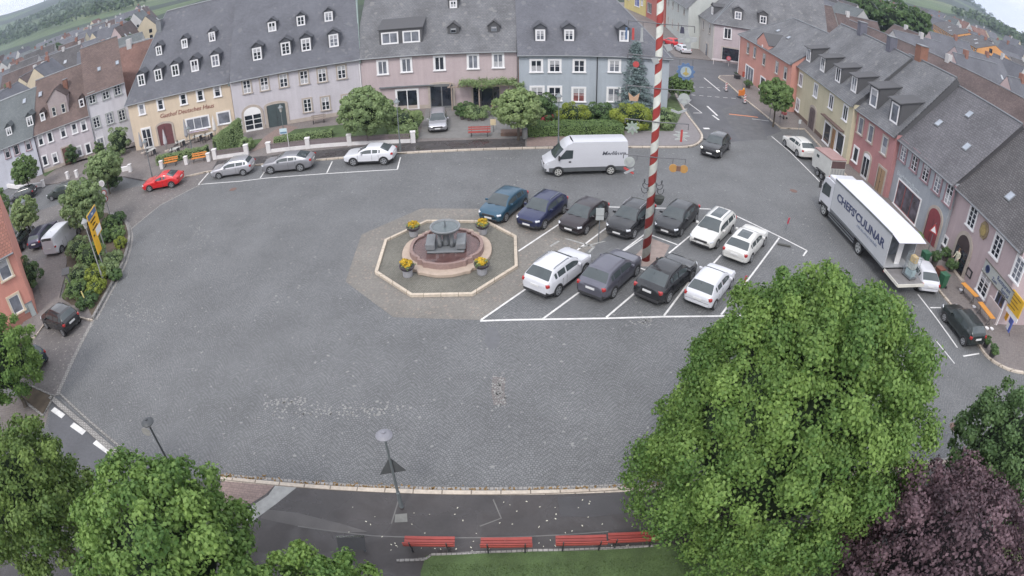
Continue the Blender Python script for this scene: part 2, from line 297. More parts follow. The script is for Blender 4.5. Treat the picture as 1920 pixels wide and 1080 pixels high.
# NE road
sheet('road_asphalt', gp((1320, 262), (1345, 268), (1420, 262), (1466, 246), (1448, 228), (1398, 188), (1365, 159), (1348, 148), (1380, 141)) + [Vector((33, 85.5, 0)), Vector((60, 82, 0)), Vector((60, 90, 0)), Vector((33, 94, 0)), Vector((25.9, 94.5, 0)), Vector((26.5, 108, 0)), Vector((26.5, 128, 0)), Vector((13, 150, 0)), Vector((13, 100, 0)), Vector((19.5, 80, 0)), Vector((20.5, 66, 0))] + gp((1290, 205), (1312, 242)), .004, ASPHALT)
sheet('road_patch', gp((1352, 205), (1385, 262), (1440, 262), (1420, 222), (1400, 190)), .008, M('road_patch', (.1, .1, .105), .75, .2, 1.5, fine=.15))
sheet('street_pavement', [(25.8, 93), (26.5, 108), (26.5, 128), (22, 140), (23, 170), (60, 170), (60, 97), (40, 91.5)], .1, PAVER, thick=.12)
# right pavement
rk = gp((1930, 702), (1890, 694), (1853, 672), (1831, 643), (1787, 579), (1753, 537), (1690, 460), (1590, 335), (1508, 243), (1464, 241), (1448, 228), (1398, 188), (1365, 158), (1347, 147), (1350, 143), (1377, 143))
sheet('east_pavement', rk + [Vector((40, 83, 0)), Vector((40, 17, 0))], .12, PAVER, thick=.14)
b = MB(); strip_mb(b, inset_line(rk[:9], 3) + rk[9:], .18, -.01, .127); b.build('east_kerb', KERB)['kind'] = 'structure'
# bottom footpath
bk = inset_line(gp((415, 901), (480, 907), (600, 917), (720, 923), (850, 927), (1000, 927), (1160, 922)) + [Vector((9, 14.2, 0)), Vector((20, 13.2, 0))], 3)
sheet('foot_path', bk + [Vector((20, 2, 0)), Vector((-30, 2, 0)), Vector((-19, 12, 0))], .12, ASPHALT_W, thick=.14)
b = MB(); strip_mb(b, bk, .22, -.01, .128); b.build('footpath_kerb', KERB)['kind'] = 'structure'
b = MB(); strip_mb(b, [p + Vector((0, .28, 0)) for p in bk], .2, -.01, .012); b.build('gutter_row', KERB_G)['kind'] = 'structure'
sheet('brown_paving', gp((418, 903), (520, 910), (500, 930), (445, 965), (400, 960)), .124, PAVER_R)
sheet('stone_band', gp((520, 911), (560, 916), (520, 948), (470, 985), (440, 975), (470, 955), (505, 932)), .127, M('pale_stone_slabs', (.3, .3, .29), .8, .15, 4., fine=.2))
sheet('asphalt_patch', gp((1045, 935), (1165, 930), (1175, 965), (1110, 973), (1050, 972)), .124, ASPHALT_P)
sheet('concrete_patch', gp((742, 968), (764, 966), (765, 982), (741, 983)), .124, M('concrete_patch', (.17, .17, .16), .9, .2, 4.))
sheet('dry_strip', gp((500, 958), (560, 965), (640, 985), (690, 1000), (640, 1003), (560, 990), (490, 975)), .124, M('dry_asphalt', (.1, .094, .092), .8, .2, 1.))
b = MB(); [strip_mb(b, gp(*q_), .05, .12, .1245) for q_ in (((560, 990), (700, 1008), (1140, 1000)), ((748, 942), (735, 985)), ((925, 940), (940, 975), (900, 990)))]; b.build('asphalt_seams', M('seam_pale', (.14, .135, .13), .8))['kind'] = 'structure'
sheet('lawn', gp((800, 1046), (850, 1042), (1000, 1037), (1100, 1035), (1230, 1028)) + [Vector((14, 11.3, 0)), Vector((14, 5, 0)), Vector((-3, 4, 0)), G(790, 1075)], .16, GRASS, thick=.1)
b = MB(); strip_mb(b, gp((745, 1055), (800, 1052), (810, 1044), (900, 1040), (1000, 1036), (1100, 1034), (1230, 1027)), .1, .1, .17); b.build('lawn_edging', KERB_G)['kind'] = 'structure'
sheet('dark_path', gp((100, 748), (215, 850), (330, 900), (300, 960), (150, 930), (90, 800)), .008, ASPHALT)
b = MB(); strip_mb(b, gp((95, 745), (160, 800), (215, 848), (260, 880)), .3, -.01, .1); strip_mb(b, gp((112, 738), (170, 792), (225, 838)), .12, -.01, .05); b.build('path_kerb', KERB_G)['kind'] = 'structure'
b = MB()
for p, q in (((99, 767), (119, 781)), ((135, 796), (158, 812)), ((178, 828), (206, 848))): strip_mb(b, gp(p, q), .34, .008, .014)
b.build('path_dashes', PAINT)['kind'] = 'structure'
sheet('southwest_paving', gp((-40, 740), (60, 745), (95, 755), (85, 800), (0, 830), (-80, 800)), .012, PAVER)
sheet('tree_pit', gp((45, 748), (62, 728), (100, 745), (80, 778)), .06, SOIL, thick=.06)
b = MB(); strip_mb(b, gp((42, 750), (62, 726), (102, 744), (82, 781), (42, 750)), .14, -.01, .1); b.build('tree_pit_edge', KERB_G)['kind'] = 'structure'
# west edge band and side walk
b = MB(); strip_mb(b, inset_line(gp((107, 742), (140, 668), (175, 600)), 4), .3, -.01, .014); strip_mb(b, gp((243, 432), (300, 385), (378, 345)), .16, -.01, .012); b.build('west_edge_stones', KERB_G)['kind'] = 'structure'
sheet('west_side_walk', gp((20, 640), (68, 632), (92, 597), (108, 588), (172, 600), (182, 572), (140, 575), (112, 560), (122, 520), (130, 470), (90, 480), (60, 500), (80, 560)), .1, PAVER, thick=.12)
b = MB(); strip_mb(b, gp((20, 650), (66, 634), (92, 598), (118, 590), (174, 602)), .12, -.01, .11); b.build('west_walk_kerb', KERB)['kind'] = 'structure'
ISL = inset_line(gp((175, 598), (200, 552), (228, 500), (241, 460), (242, 435), (232, 415), (205, 402)), 4)
sheet('planted_island', ISL + gp((175, 400), (140, 440), (125, 480), (128, 520), (117, 560), (135, 574), (165, 578)), .14, SOIL, thick=.15)
b = MB(); strip_mb(b, ISL, .22, -.01, .17); strip_mb(b, [p + Vector((.35, -.1, 0)) for p in ISL], .2, -.01, .02); b.build('island_kerb', KERB_G)['kind'] = 'structure'
# painted lines
def line(b, *px, w=.11): strip_mb(b, gp(*px), w, .006, .0115)
b = MB()
line(b, (900, 602), (960, 600), (1020, 599), (1137, 597), (1245, 594), (1400, 592), w=.13)
for p, q in (((902, 600), (986, 542)), ((1018, 598), (1097, 540)), ((1137, 595), (1206, 536)), ((1245, 592), (1300, 518)), ((1352, 590), (1461, 446)), ((972, 471), (1052, 418)), ((1081, 470), (1136, 428)), ((1168, 470), (1208, 440)), ((1254, 475), (1294, 442)), ((1335, 497), (1352, 478)), ((1368, 462), (1403, 421))): line(b, p, q)
line(b, (1140, 388), (1200, 390), (1330, 392), (1378, 404), (1460, 443), (1513, 470)); line(b, (1513, 470), (1506, 480))
line(b, (1221, 441), (1270, 459)); line(b, (1201, 503), (1218, 509)); line(b, (1166, 474), (1205, 447), w=.08)
b.build('car_park_lines', PAINT)['kind'] = 'structure'
b = MB(); line(b, (372, 346), (450, 340), (500, 334), (640, 324), (745, 318)); line(b, (372, 346), (393, 322)); line(b, (745, 318), (751, 295)); line(b, (488, 334), (496, 322)); line(b, (613, 324), (623, 303)); line(b, (393, 320), (402, 319))
b.build('kerbside_bay_lines', PAINT)['kind'] = 'structure'
b = MB(); line(b, (1447, 256), (1480, 284), (1544, 348)); line(b, (1721, 552), (1752, 592), (1795, 652)); line(b, (1744, 577), (1764, 577)); line(b, (1806, 668), (1836, 663)); line(b, (1754, 638), (1790, 682), w=.07)
b.build('east_bay_lines', PAINT)['kind'] = 'structure'
b = MB(); line(b, (1320, 146), (1350, 171), w=.15); line(b, (1270, 178), (1316, 212), w=.12); line(b, (1300, 212), (1316, 212), w=.12); line(b, (1326, 199), (1345, 217), w=.22); line(b, (1336, 216), (1348, 225), w=.22); line(b, (1319, 241), (1330, 241), w=.4); line(b, (1410, 223), (1442, 227), w=.1)
for x in range(1296, 1385, 15): line(b, (x, 163 + (x - 1296) * .03), (x + 8, 163.5 + (x - 1296) * .03), w=.1); line(b, (x, 178 + (x - 1296) * .08), (x + 8, 178.7 + (x - 1296) * .08), w=.1)
b.build('road_markings', PAINT)['kind'] = 'structure'
b = MB(); line(b, (1367, 214), (1421, 220), w=.3); b.build('orange_road_strip', M('orange_strip', (.55, .2, .09), .6, .1))['kind'] = 'structure'
b = MB(); line(b, (1060, 447), (1114, 463), w=.14); line(b, (1114, 463), (1104, 474), w=.14); line(b, (1032, 462), (1048, 452), w=.14); line(b, (1085, 465), (1135, 452), w=.1); b.build('worn_paint', M('worn_paint', (.3, .3, .29), .8, .35, 6., fine=.3))['kind'] = 'structure'
# pale stones, patches, iron covers
b = MB()
def pale(cx, cy, sx, sy, n, ang=0.):
    for _ in range(n):
        a, c = random.gauss(0, .5), random.gauss(0, .5); ca, sa = math.cos(ang), math.sin(ang)
        p = G(cx + (a * ca - c * sa * sy / sx) * sx, cy + (a * sa * sx + c * ca * sy)); s = random.uniform(.025, .05); b.obox((p.x, p.y, .006), s * 2, s * 2, .006, random.random())
pale(540, 752, 45, 9, 60); pale(620, 772, 110, 12, 90); pale(700, 765, 60, 12, 30); pale(1205, 601, 25, 9, 45); pale(370, 440, 30, 40, 60); pale(250, 585, 45, 22, 80); pale(290, 600, 60, 60, 40); pale(620, 700, 400, 120, 15); pale(935, 735, 12, 30, 70); pale(945, 297, 50, 2.5, 30); pale(345, 470, 60, 60, 30)
b.build('pale_cobbles', M('pale_cobble', (.25, .248, .24), .8, .15, 5.))['kind'] = 'structure'
sheet('dark_patch', gp((913, 615), (928, 612), (940, 632), (932, 652), (918, 656), (908, 640)), .004, M('dark_repair', (.12, .122, .13), .7, .12, 4.))
sheet('pale_patch', gp((924, 706), (948, 709), (946, 735), (950, 758), (926, 760), (921, 735)), .004, COBBLE_B)
def cover(x, y, lab, c=(.15, .09, .075)):
    p = G(x, y); b = MB(); b.lathe([(.33, 0), (.33, .012), (.29, .014), (.0001, .014)], (0, 0, 0), 20); o = b.build('manhole_cover', M('iron_cover', c, .7, .2, 8.), loc=(p.x, p.y, .003)); tag(o, lab, 'manhole cover', 'manhole covers')
cover(437, 355, 'rusty round manhole cover before the kerbside bays on the left'); cover(1488, 358, 'round manhole cover left of the lorry cab'); cover(1790, 801, 'round manhole cover right of the big linden crown')
b = MB()
for _ in range(80):
    x = random.uniform(640, 1200); y = random.uniform(940, 1030) if random.random() < .4 else 1030 + random.gauss(0, 6); p = G(x, y); s = random.uniform(.015, .035); b.obox((p.x, p.y, .13), s * 2, s, .006, random.random() * 3)
tag(b.build('fallen_petals', M('petal', (.62, .6, .5), .8)), kind='stuff')
b = MB()
for _ in range(260):
    t = random.random(); k = int(t * (len(bk) - 1)); p = bk[k] + Vector((random.uniform(-.4, .4), .22 + abs(random.gauss(0, .08)), 0)); s = random.uniform(.02, .06); b.obox((p.x, p.y, .02), s * 2, s, .012, random.random() * 3)
tag(b.build('gutter_leaves', M('leaf_litter', (.2, .12, .04), .9, .3, 6.)), kind='stuff')
# ---------------------------------------------------------------- buildings
def wallm(key, c): return M(key, c, .9, .08, .5, bump=.12, bscale=45, fine=.04, streak=.09)
CURT = M('net_curtain', (.36, .36, .38), .5, .25, 6., fine=.2)
FR_W = M('white_sash', (.7, .7, .72), .5, .03, fine=.02)
class Bld:
    def __init__(s, label, a, b, eave, depth, ridge, wall, roof, hipL=0., hipR=0., ov=.3, name='town_house', cat='house', group=None, world=None, base=None, zb=-.02, trim=None, gm=None):
        if world: P, Q = Vector((*world[0], 0)), Vector((*world[1], 0))
        else:
            P, Q = G(*a, eave), G(*b, eave); P.z = Q.z = 0
        s.eave, s.depth, s.ridge = eave, depth, ridge
        d = (Q - P); s.L = d.length - .02; rz = math.atan2(d.y, d.x)
        s.root = empty(name, (P.x, P.y, 0), rz, label, cat, group); s.wall = wall; s.roofm = roof
        s.Mi = (Matrix.Translation((P.x, P.y, 0)) @ Matrix.Rotation(rz, 4, 'Z')).inverted(); s.t = (ridge - eave) / (depth / 2)
        s.o = s.Mi @ Vector((0, 0, CH))
        L, D, t = s.L, depth, s.t; mb = MB()
        gl = [(0, zb), (D, zb), (D, eave), (D / 2, ridge), (0, eave)]
        # walls: long prism with gables (hipped ends stay level)
        mb.box(.0, L, 0, D, zb, eave)
        for x, hp in ((0, hipL), (L, hipR)):
            if not hp:
                x0, x1 = (x, x + .25) if x == 0 else (x - .25, x)
                gb = MB() if gm else mb
                gb.add([(x0, 0, eave), (x0, D, eave), (x0, D / 2, ridge), (x1, 0, eave), (x1, D, eave), (x1, D / 2, ridge)], [(0, 2, 1), (3, 4, 5), (0, 3, 5, 2), (1, 2, 5, 4), (0, 1, 4, 3)])
                if gm: gb.build('gable', gm, s.root)
        mb.build('wall', wall, s.root)
        if base:
            b2 = MB(); b2.box(-.0, L, -.03, 0, zb, .55); b2.build('plinth', base, s.root)
        # roof
        e0 = eave - ov * t + .06; x0, x1 = (-ov if hipL else 0), (L + ov if hipR else L); r0, r1 = hipL, L - hipR; y0, y1 = -ov, D + ov; R = ridge + .06
        vs = [(x0, y0, e0), (x1, y0, e0), (x1, y1, e0), (x0, y1, e0), (r0, D / 2, R), (r1, D / 2, R)]; fs = [(0, 1, 5, 4), (2, 3, 4, 5)]
        if hipL: fs.append((3, 0, 4))
        if hipR: fs.append((1, 2, 5))
        me = bpy.data.meshes.new('roof'); me.from_pydata(vs, [], fs); uvl = me.uv_layers.new(name='UV')
        for p in me.polygons:
            n = p.normal; ax = Vector((0, 0, 1)).cross(n).normalized(); ay = n.cross(ax)
            for li in p.loop_indices: c = me.vertices[me.loops[li].vertex_index].co; uvl.data[li].uv = (c.dot(ax), c.dot(ay))
        s.roof = mesh_obj('roof', me, roof, s.root); so_ = s.roof.modifiers.new('thick', 'SOLIDIFY'); so_.thickness = .16; so_.offset = -1
        rc = MB(); rc.tube([(r0 if hipL else 0, D / 2, R + .02), (r1 if hipR else L, D / 2, R + .02)], .09, 6)
        for hp, xe, xr in ((hipL, x0, r0), (hipR, x1, r1)):
            if hp: rc.tube([(xe, y0, e0), (xr, D / 2, R + .02)], .07, 6)
        rc.build('ridge_cap', ZINC, s.root)
        gt = MB(); gt.tube([(x0, y0 - .06, e0 - .03), (x1, y0 - .06, e0 - .03)], .07, 6); gt.build('gutter', trim or ZINC, s.root)
    def hit(s, px, py, y=0.):
        d = s.Mi.to_3x3() @ ray(px, py); t = (y - s.o.y) / d.y; q = s.o + d * t; return q.x, q.z
    def hitroof(s, px, py):
        d = s.Mi.to_3x3() @ ray(px, py); # z = eave + t*y
        k = (s.eave + s.t * s.o.y - s.o.z) / (d.z - s.t * d.y); return s.o + d * k
    def window(s, px, py, w=.95, h=1.35, cols=2, rows=2, trim=WHITE, tw=.13, sill=True, glass=None, parent=None, frame=None, at=None, y=0., name='window', arch=False):
        x, z = at if at else s.hit(px, py); par = parent or s.root; x0, x1, z0, z1 = x - w / 2, x + w / 2, z - h / 2, z + h / 2
        frame = frame or FR_W; glass = glass or (GLASS2 if random.random() < .3 else GLASS)
        b = MB()
        if tw:
            b.box(x0 - tw, x0, y - .07, y, z0, z1); b.box(x1, x1 + tw, y - .07, y, z0, z1); b.box(x0 - tw, x1 + tw, y - .07, y, z1, z1 + tw)
            b.box(x0 - tw - (.05 if sill else 0), x1 + tw + (.05 if sill else 0), y - (.16 if sill else .07), y, z0 - (tw if not sill else .1), z0)
        wn = b.build(name, trim, par)
        b = MB(); f = .06; b.box(x0, x1, y - .04, y, z0, z0 + f); b.box(x0, x1, y - .04, y, z1 - f, z1); b.box(x0, x0 + f, y - .04, y, z0 + f, z1 - f); b.box(x1 - f, x1, y - .04, y, z0 + f, z1 - f)
        for k in range(1, cols):
            xx = x0 + w * k / cols; g = .045 if cols == 2 or k == cols // 2 else .022; b.box(xx - g, xx + g, y - .045, y, z0 + f, z1 - f)
        for k in range(1, rows):
            zz = z0 + h * k / rows; b.box(x0 + f, x1 - f, y - .035, y, zz - .02, zz + .02)
        sub = parent is None
        b.build('frame', frame, wn if sub else par)
        b = MB(); b.box(x0, x1, y - .015, y + .01, z0, z1); b.build('pane', glass, wn if sub else par)
        k_ = random.random()
        if k_ < .55 and w < 1.5 and w > .5:
            b = MB(); b.box(x0 + f, x1 - f, y - .02, y - .015, *((z1 - h * .38, z1 - f) if k_ < .3 else (z0 + f, z0 + h * .45))); b.build('curtain', CURT, wn if sub else par)
        return wn
    def door(s, px, py, w=1.1, h=2.2, mat=None, trim=STONE, tw=.18, arch=0., at=None, glass=None, name='door', z0=.1):
        x, z = at if at else s.hit(px, py); n = 10; hs = h - arch
        def outline(hw, hh, aa): 
            pts = [(x - hw, z0), (x + hw, z0), (x + hw, z0 + hh)]
            if aa: pts += [(x + hw * math.cos(math.pi * k / n), z0 + hh + aa * math.sin(math.pi * k / n)) for k in range(1, n)]
            return pts + [(x - hw, z0 + hh)]
        b = MB(); b.xprism(outline(w / 2 + tw, hs + (tw if not arch else 0), arch + tw if arch else 0), -.09, 0); sur = b.build('door_surround', trim, s.root)
        b = MB(); b.xprism(outline(w / 2, hs, arch), -.11, -.089); d = b.build(name, mat or M('wood_door', (.12, .06, .04), .6, .15), s.root)
        b = MB()
        if glass:
            for k in range(2):
                for r in range(glass): 
                    zz = z0 + .25 + r * (hs - .3) / glass; b.box(x - w / 2 + .08 + k * w / 2, x - .05 + k * w / 2, -.125, -.11, zz, zz + (hs - .3) / glass - .09)
            b.build('pane', GLASS, d)
        else:
            b.box(x - w / 2 + .05, x - w / 2 + .08, -.13, -.11, z0 + .1, z0 + hs - .1); b.box(x - .012, x + .012, -.13, -.11, z0, z0 + hs); b.box(x + .06, x + .16, -.16, -.11, z0 + 1., z0 + 1.04); b.build('handle', DARK, d)
        return d
    def dormer(s, px, py, w=1.3, h=1.5, kind='gable', ww=.85, wh=1.1, cols=2, rows=2, cheek=None, roof=None, t2=.25, g=.45, ovh=.12, nwin=1, trim=WHITE, fr=None):
        cheek = cheek or s.roofm
        q = s.hitroof(px, py); x = q.x
        for _ in range(6):    # face plane such that the window centre appears at the pixel
            y0 = (q.z - .15 - wh / 2 - s.eave) / s.t; X, Z = s.hit(px, py, y0); q = Vector((X, y0, Z)); x = X
        z0 = s.eave + s.t * y0; z1 = z0 + h; y1 = y0 + h / s.t + .1
        b = MB(); hw = w / 2
        if kind == 'gable': pts = [(x - hw, z0 - .3), (x + hw, z0 - .3), (x + hw, z1), (x, z1 + g), (x - hw, z1)]
        else: pts = [(x - hw, z0 - .3), (x + hw, z0 - .3), (x + hw, z1), (x - hw, z1)]
        yb = y0 + (h + (g if kind == 'gable' else 0)) / s.t
        if kind == 'shed': yb = y0 + h / (s.t - t2); z1b = z1 + t2 * (yb - y0)
        m = len(pts)
        b.xprism(pts, y0, yb) if kind == 'gable' else b.add([(x - hw, y0, z0 - .3), (x + hw, y0, z0 - .3), (x + hw, y0, z1), (x - hw, y0, z1), (x - hw, yb, z1b - .3), (x + hw, yb, z1b - .3), (x + hw, yb, z1b), (x - hw, yb, z1b)], [(0, 1, 2, 3), (1, 5, 6, 2), (0, 3, 7, 4), (3, 2, 6, 7), (0, 4, 5, 1), (4, 7, 6, 5)])
        d = b.build('dormer', cheek, s.root)
        b = MB(); r = roof or s.roofm; oh = .13
        if kind == 'gable':
            k = g / hw; ze = z1 - oh * k
            for sg in (-1, 1):
                vs = [(x + sg * (hw + oh), y0 - ovh, ze + .02), (x, y0 - ovh, z1 + g + .02), (x, yb + .1, z1 + g + .02), (x + sg * (hw + oh), yb - g / s.t, ze + .02)]; vs += [(a, c, e_ + .07) for a, c, e_ in vs]
                b.add(vs, [(0, 1, 2, 3), (4, 5, 6, 7), (0, 1, 5, 4), (1, 2, 6, 5), (2, 3, 7, 6), (3, 0, 4, 7)])
        else:
            vs = [(x - hw - oh, y0 - ovh, z1 - t2 * ovh + .01), (x + hw + oh, y0 - ovh, z1 - t2 * ovh + .01), (x + hw + oh, yb, z1b + .01), (x - hw - oh, yb, z1b + .01)]; vs += [(a, c, e_ + .09) for a, c, e_ in vs]
            b.add(vs, [(0, 3, 2, 1), (4, 5, 6, 7), (0, 1, 5, 4), (1, 2, 6, 5), (2, 3, 7, 6), (3, 0, 4, 7)])
        b.build('dormer_roof', r, d)
        for k in range(nwin):
            xx = x + (k - (nwin - 1) / 2) * (w / nwin); s.window(0, 0, ww, wh, cols, rows, trim, .1, False, parent=d, at=(xx, z0 + .15 + wh / 2), y=y0, name='window', frame=fr)
        return d
    def box(s, name, x0, x1, y0, y1, z0, z1, mat, parent=None):
        b = MB(); b.box(x0, x1, y0, y1, z0, z1); return b.build(name, mat, parent or s.root)
    def chimney(s, px, py, w=.6, h=1.2, mat=None, d=None):
        q = s.hitroof(px, py); c = s.box('chimney', q.x - w / 2, q.x + w / 2, q.y - w / 2, q.y + w / 2, q.z - .8, q.z + h, mat or M('chimney_brick', (.22, .11, .08), .9, .2), s.roof); s.box('chimney_cap', q.x - w / 2 - .06, q.x + w / 2 + .06, q.y - w / 2 - .06, q.y + w / 2 + .06, q.z + h, q.z + h + .08, ZINC, s.root)
    def skylight(s, px, py, w=.6, h=.8):
        q = s.hitroof(px, py); a = math.atan(s.t); b = MB(); b.obox((q.x, q.y, q.z + .1), w, h, .1, rx=a); o = b.build('skylight', ZINC, s.root); b = MB(); b.obox((q.x, q.y - .04 * math.sin(a), q.z + .1 + .06), w - .14, h - .14, .03, rx=a); b.build('pane', glassmat('sky_glass', (.3, .33, .38), .1, .2), o)
    def downpipe(s, x, mat=None):
        b = MB(); b.tube([(x, -.1, s.eave - .15), (x, -.1, .1)], .05, 8); b.build('downpipe', mat or ZINC, s.root)
    def letters(s, t, px, py, size, mat, **k):
        x, z = s.hit(px, py); return txt(t, size, mat, s.root, (x, -.02, z), (rad(90), 0, 0), 'lettering', .015, **k)

W_LILAC = wallm('lilac_render', (.49, .465, .5)); W_PINKL = wallm('pale_mauve_render', (.48, .435, .465)); W_WHITE = wallm('white_render', (.56, .545, .58)); W_BEIGE = wallm('beige_render', (.58, .48, .37)); W_PINK = wallm('dusty_pink_render', (.44, .365, .375))
W_BLUE = wallm('pale_blue_render', (.35, .385, .43)); W_BLUE2 = wallm('bluish_render', (.48, .485, .54)); W_ORANGE = wallm('orange_render', (.52, .26, .215)); W_YEL = wallm('yellow_render', (.5, .455, .33)); W_RED = wallm('red_render', (.4, .2, .2)); W_GREYB = wallm('grey_blue_render', (.33, .35, .38)); W_PINK2 = wallm('salmon_render', (.43, .345, .355)); W_GREY = wallm('grey_render', (.36, .36, .36))
B = {}
# far left bluish house
h = Bld('pale bluish house with reddish framed windows at the left end of the row', (-30, 290), (62, 253), 5.6, 11, 10.9, W_BLUE2, SLATE_GN); B['F0'] = h
for x, y in ((14, 287), (31, 281), (53, 272)): h.window(x, y, .75, 1.3, 1, 1, STONE_R, .12)
h.dormer(17, 246, 1.0, 1.2, ww=.7, wh=.9); h.dormer(56, 227, 1.1, 1.4, ww=.8, wh=1.1); h.skylight(46, 191); h.skylight(76, 178); h.window(40, 318, .8, 1.3, 1, 1)
# mauve house with cross gable
h = Bld('pale mauve house with brown tiled roof and a tall stone-framed central roof gable', (62.6, 252), (169, 212.5), 5.6, 12, 11.7, W_PINKL, TILE_B, base=STONE); B['F1'] = h
for x, y in ((76.5, 263), (94, 257), (118.4, 248), (139.6, 241), (157, 235.6)): h.window(x, y, .65, 1.25, 1, 1, WHITE, .15)
for x, y in ((84.7, 301), (103.5, 296.5), (148.8, 283.7), (165.6, 278.4)): h.window(x, y, .65, 1.25, 1, 1, WHITE, .15)
h.door(127.6, 295, 1.2, 2.3, M('redbrown_door', (.13, .06, .05), .6), STONE); h.dormer(80, 219, .8, 1.1, ww=.55, wh=.9, cols=1); h.dormer(153, 193, .8, 1.1, ww=.55, wh=.9, cols=1)
h.dormer(110, 206, 2.9, 2.3, ww=.55, wh=1.2, cols=1, nwin=2, g=1.3, cheek=M('mauve_gable', (.33, .28, .28), .9), trim=STONE); h.chimney(124, 165); h.downpipe(.05, DARK)
# tall white house
h = Bld('tall white three storey house with grey window surrounds beside the beige inn', (159, 178), (233, 151), 8.3, 12, 13.8, W_WHITE, TILE_B, trim=METAL); B['F2'] = h
for x, y in ((172.6, 183.8), (198, 175.4), (220, 168), (181, 229.5), (206, 221.8), (228.7, 215.8)): h.window(x, y, .85, 1.35, 2, 3, M('greygreen_trim', (.33, .35, .34), .8), .13, frame=FR_W)
h.window(189, 268, .9, 1.3, 2, 2); h.window(212, 260, .9, 1.3, 2, 2); h.skylight(186, 131, .5, .7); h.skylight(220, 119, .5, .7); h.downpipe(.1, METAL)
# inn
h = Bld('beige inn with red script lettering and two rows of roof dormers', (238, 193), (430, 150), 6.2, 16, 15.3, W_BEIGE, SLATE, hipL=3.6, name='inn', cat='inn', trim=ZINC); B['F3'] = h
for x, y in ((266, 205), (301, 196), (344, 186), (375.5, 179), (407.5, 171)): h.window(x, y, .68, 1.2, 1, 2, WHITE, .17)
h.door(276, 255, 1.2, 2.5, M('white_door', (.6, .6, .6), .5), WHITE, .12, glass=2); h.door(311, 250, 2.0, 2.6, M('maroon_door', (.13, .05, .055), .6), STONE, .25, arch=.3)
h.window(371, 231, 2.9, 1.35, 3, 1, WHITE, .14); h.window(420, 221, 1.5, 1.35, 1, 1, WHITE, .14)
for x, y in ((265, 150), (296.7, 140.5), (328.7, 131.7), (365, 123), (403.7, 113.7)): h.dormer(x, y, 1.15, 1.5, ww=.8, wh=1.2, cols=2)
for x, y in ((298, 95), (346, 81.7), (397.5, 68.7)): h.dormer(x, y, .95, 1.2, ww=.62, wh=.95, cols=2)
q1, q2 = h.hit(313, 216), h.hit(386, 201); h.letters('Gasthof Deutsches Haus', 349, 208, .72, M('red_letters', (.2, .05, .045), .6, 0, fine=0), shear=.25)
b = MB()
for i in range(24): b.obox((h.hit(371, 244)[0] - 1.4 + i * .12, -.25, h.hit(371, 245)[1] + random.uniform(-.04, .06)), .1, .12, .1, random.random())
b.build('flower_box', M('pale_flowers', (.6, .5, .6), .8, .3, 20.), h.root)
b = MB(); h.chimney(300, 55, .7, 1.2, ZINC)
b = MB(); b.tube([(h.L - .02, -.3, 5.6), (h.L - .02, 8, 15.5)], .12, 6); b.build('roof_seam', M('green_copper', (.2, .25, .24), .6), h.root)
# lilac house with arched window
h = Bld('long lilac white house with arched glazed door, green gate and slate roof', (430.5, 150), (675, 107), 6.4, 17, 15.2, W_LILAC, SLATE, base=STONE); B['F4'] = h
for x, y in ((463, 162.5), (495.7, 157), (531.7, 151), (570, 145), (604, 141), (640.5, 135)): h.window(x, y, .85, 1.45, 2, 3, STONE, .16)
for x, y in ((576.7, 197.5), (610.5, 194)): h.window(x, y, .85, 1.45, 2, 3, STONE, .16)
h.window(650, 190, .85, 1.45, 2, 3, STONE, .16)
h.door(475, 225, 2.0, 2.75, WHITE, STONE, .28, arch=.75, glass=3); h.door(520, 220, 2.1, 2.6, M('green_gate', (.055, .075, .08), .5, .1), STONE, .3, arch=.12, name='gate')
for x, y in ((482, 101), (535.7, 91), (573.7, 83.7), (625.7, 76)): h.dormer(x, y, 1.3, 1.6, ww=.85, wh=1.25, cols=2, rows=3)
for x, y in ((510, 50), (564, 39), (616, 31)): h.dormer(x, y, 1.1, 1.2, ww=.75, wh=.95, cols=2)
h.downpipe(h.L - .1, WHITE); b = MB(); b.tube([(h.L, -.3, 5.8), (h.L, 8.5, 15.4)], .12, 6); b.build('roof_seam', MATS['green_copper'], h.root)
# dusty pink house
h = Bld('dusty pink house with double white windows, grey gateway and wide roof dormer', (664, 108), (969, 92), 6.4, 17, 14.2, W_PINK, SLATE_G, base=STONE); B['F5'] = h
for x, y in ((717.5, 127), (762, 122.5), (824, 119), (887, 116), (934, 114)): h.window(x, y, .95, 1.45, 2, 1, WHITE, .17)
h.window(764, 187, 2.2, 2.2, 2, 1, WHITE, .16); h.door(828.7, 186, 2.4, 2.7, M('grey_gate', (.14, .145, .15), .5), STONE, .22, arch=.15, name='gate', glass=1)
h.door(902, 186, 1.6, 2.4, M('dark_shopfront', (.05, .05, .05), .4), STONE, .2, glass=1); h.door(925, 186, 1.3, 2.2, MATS['dark_shopfront'], STONE, .15, glass=1)
b = MB(); x, z = h.hit(762, 162); b.box(x - 2.9, x + 2.9, -.35, 0, z, z + .08); b.build('awning_rail', METAL, h.root)
h.dormer(751, 70, 4.6, 1.7, kind='shed', ww=1.65, wh=1.15, cols=2, rows=1, nwin=2, t2=.28)
for x, y in ((850, 57), (926, 54)): h.dormer(x, y, 1.2, .8, ww=.6, wh=.55, cols=1, rows=1, g=.5, trim=SLATE_G, fr=METAL)
h.dormer(850, 8, 1.1, 1., ww=.6, wh=.7)
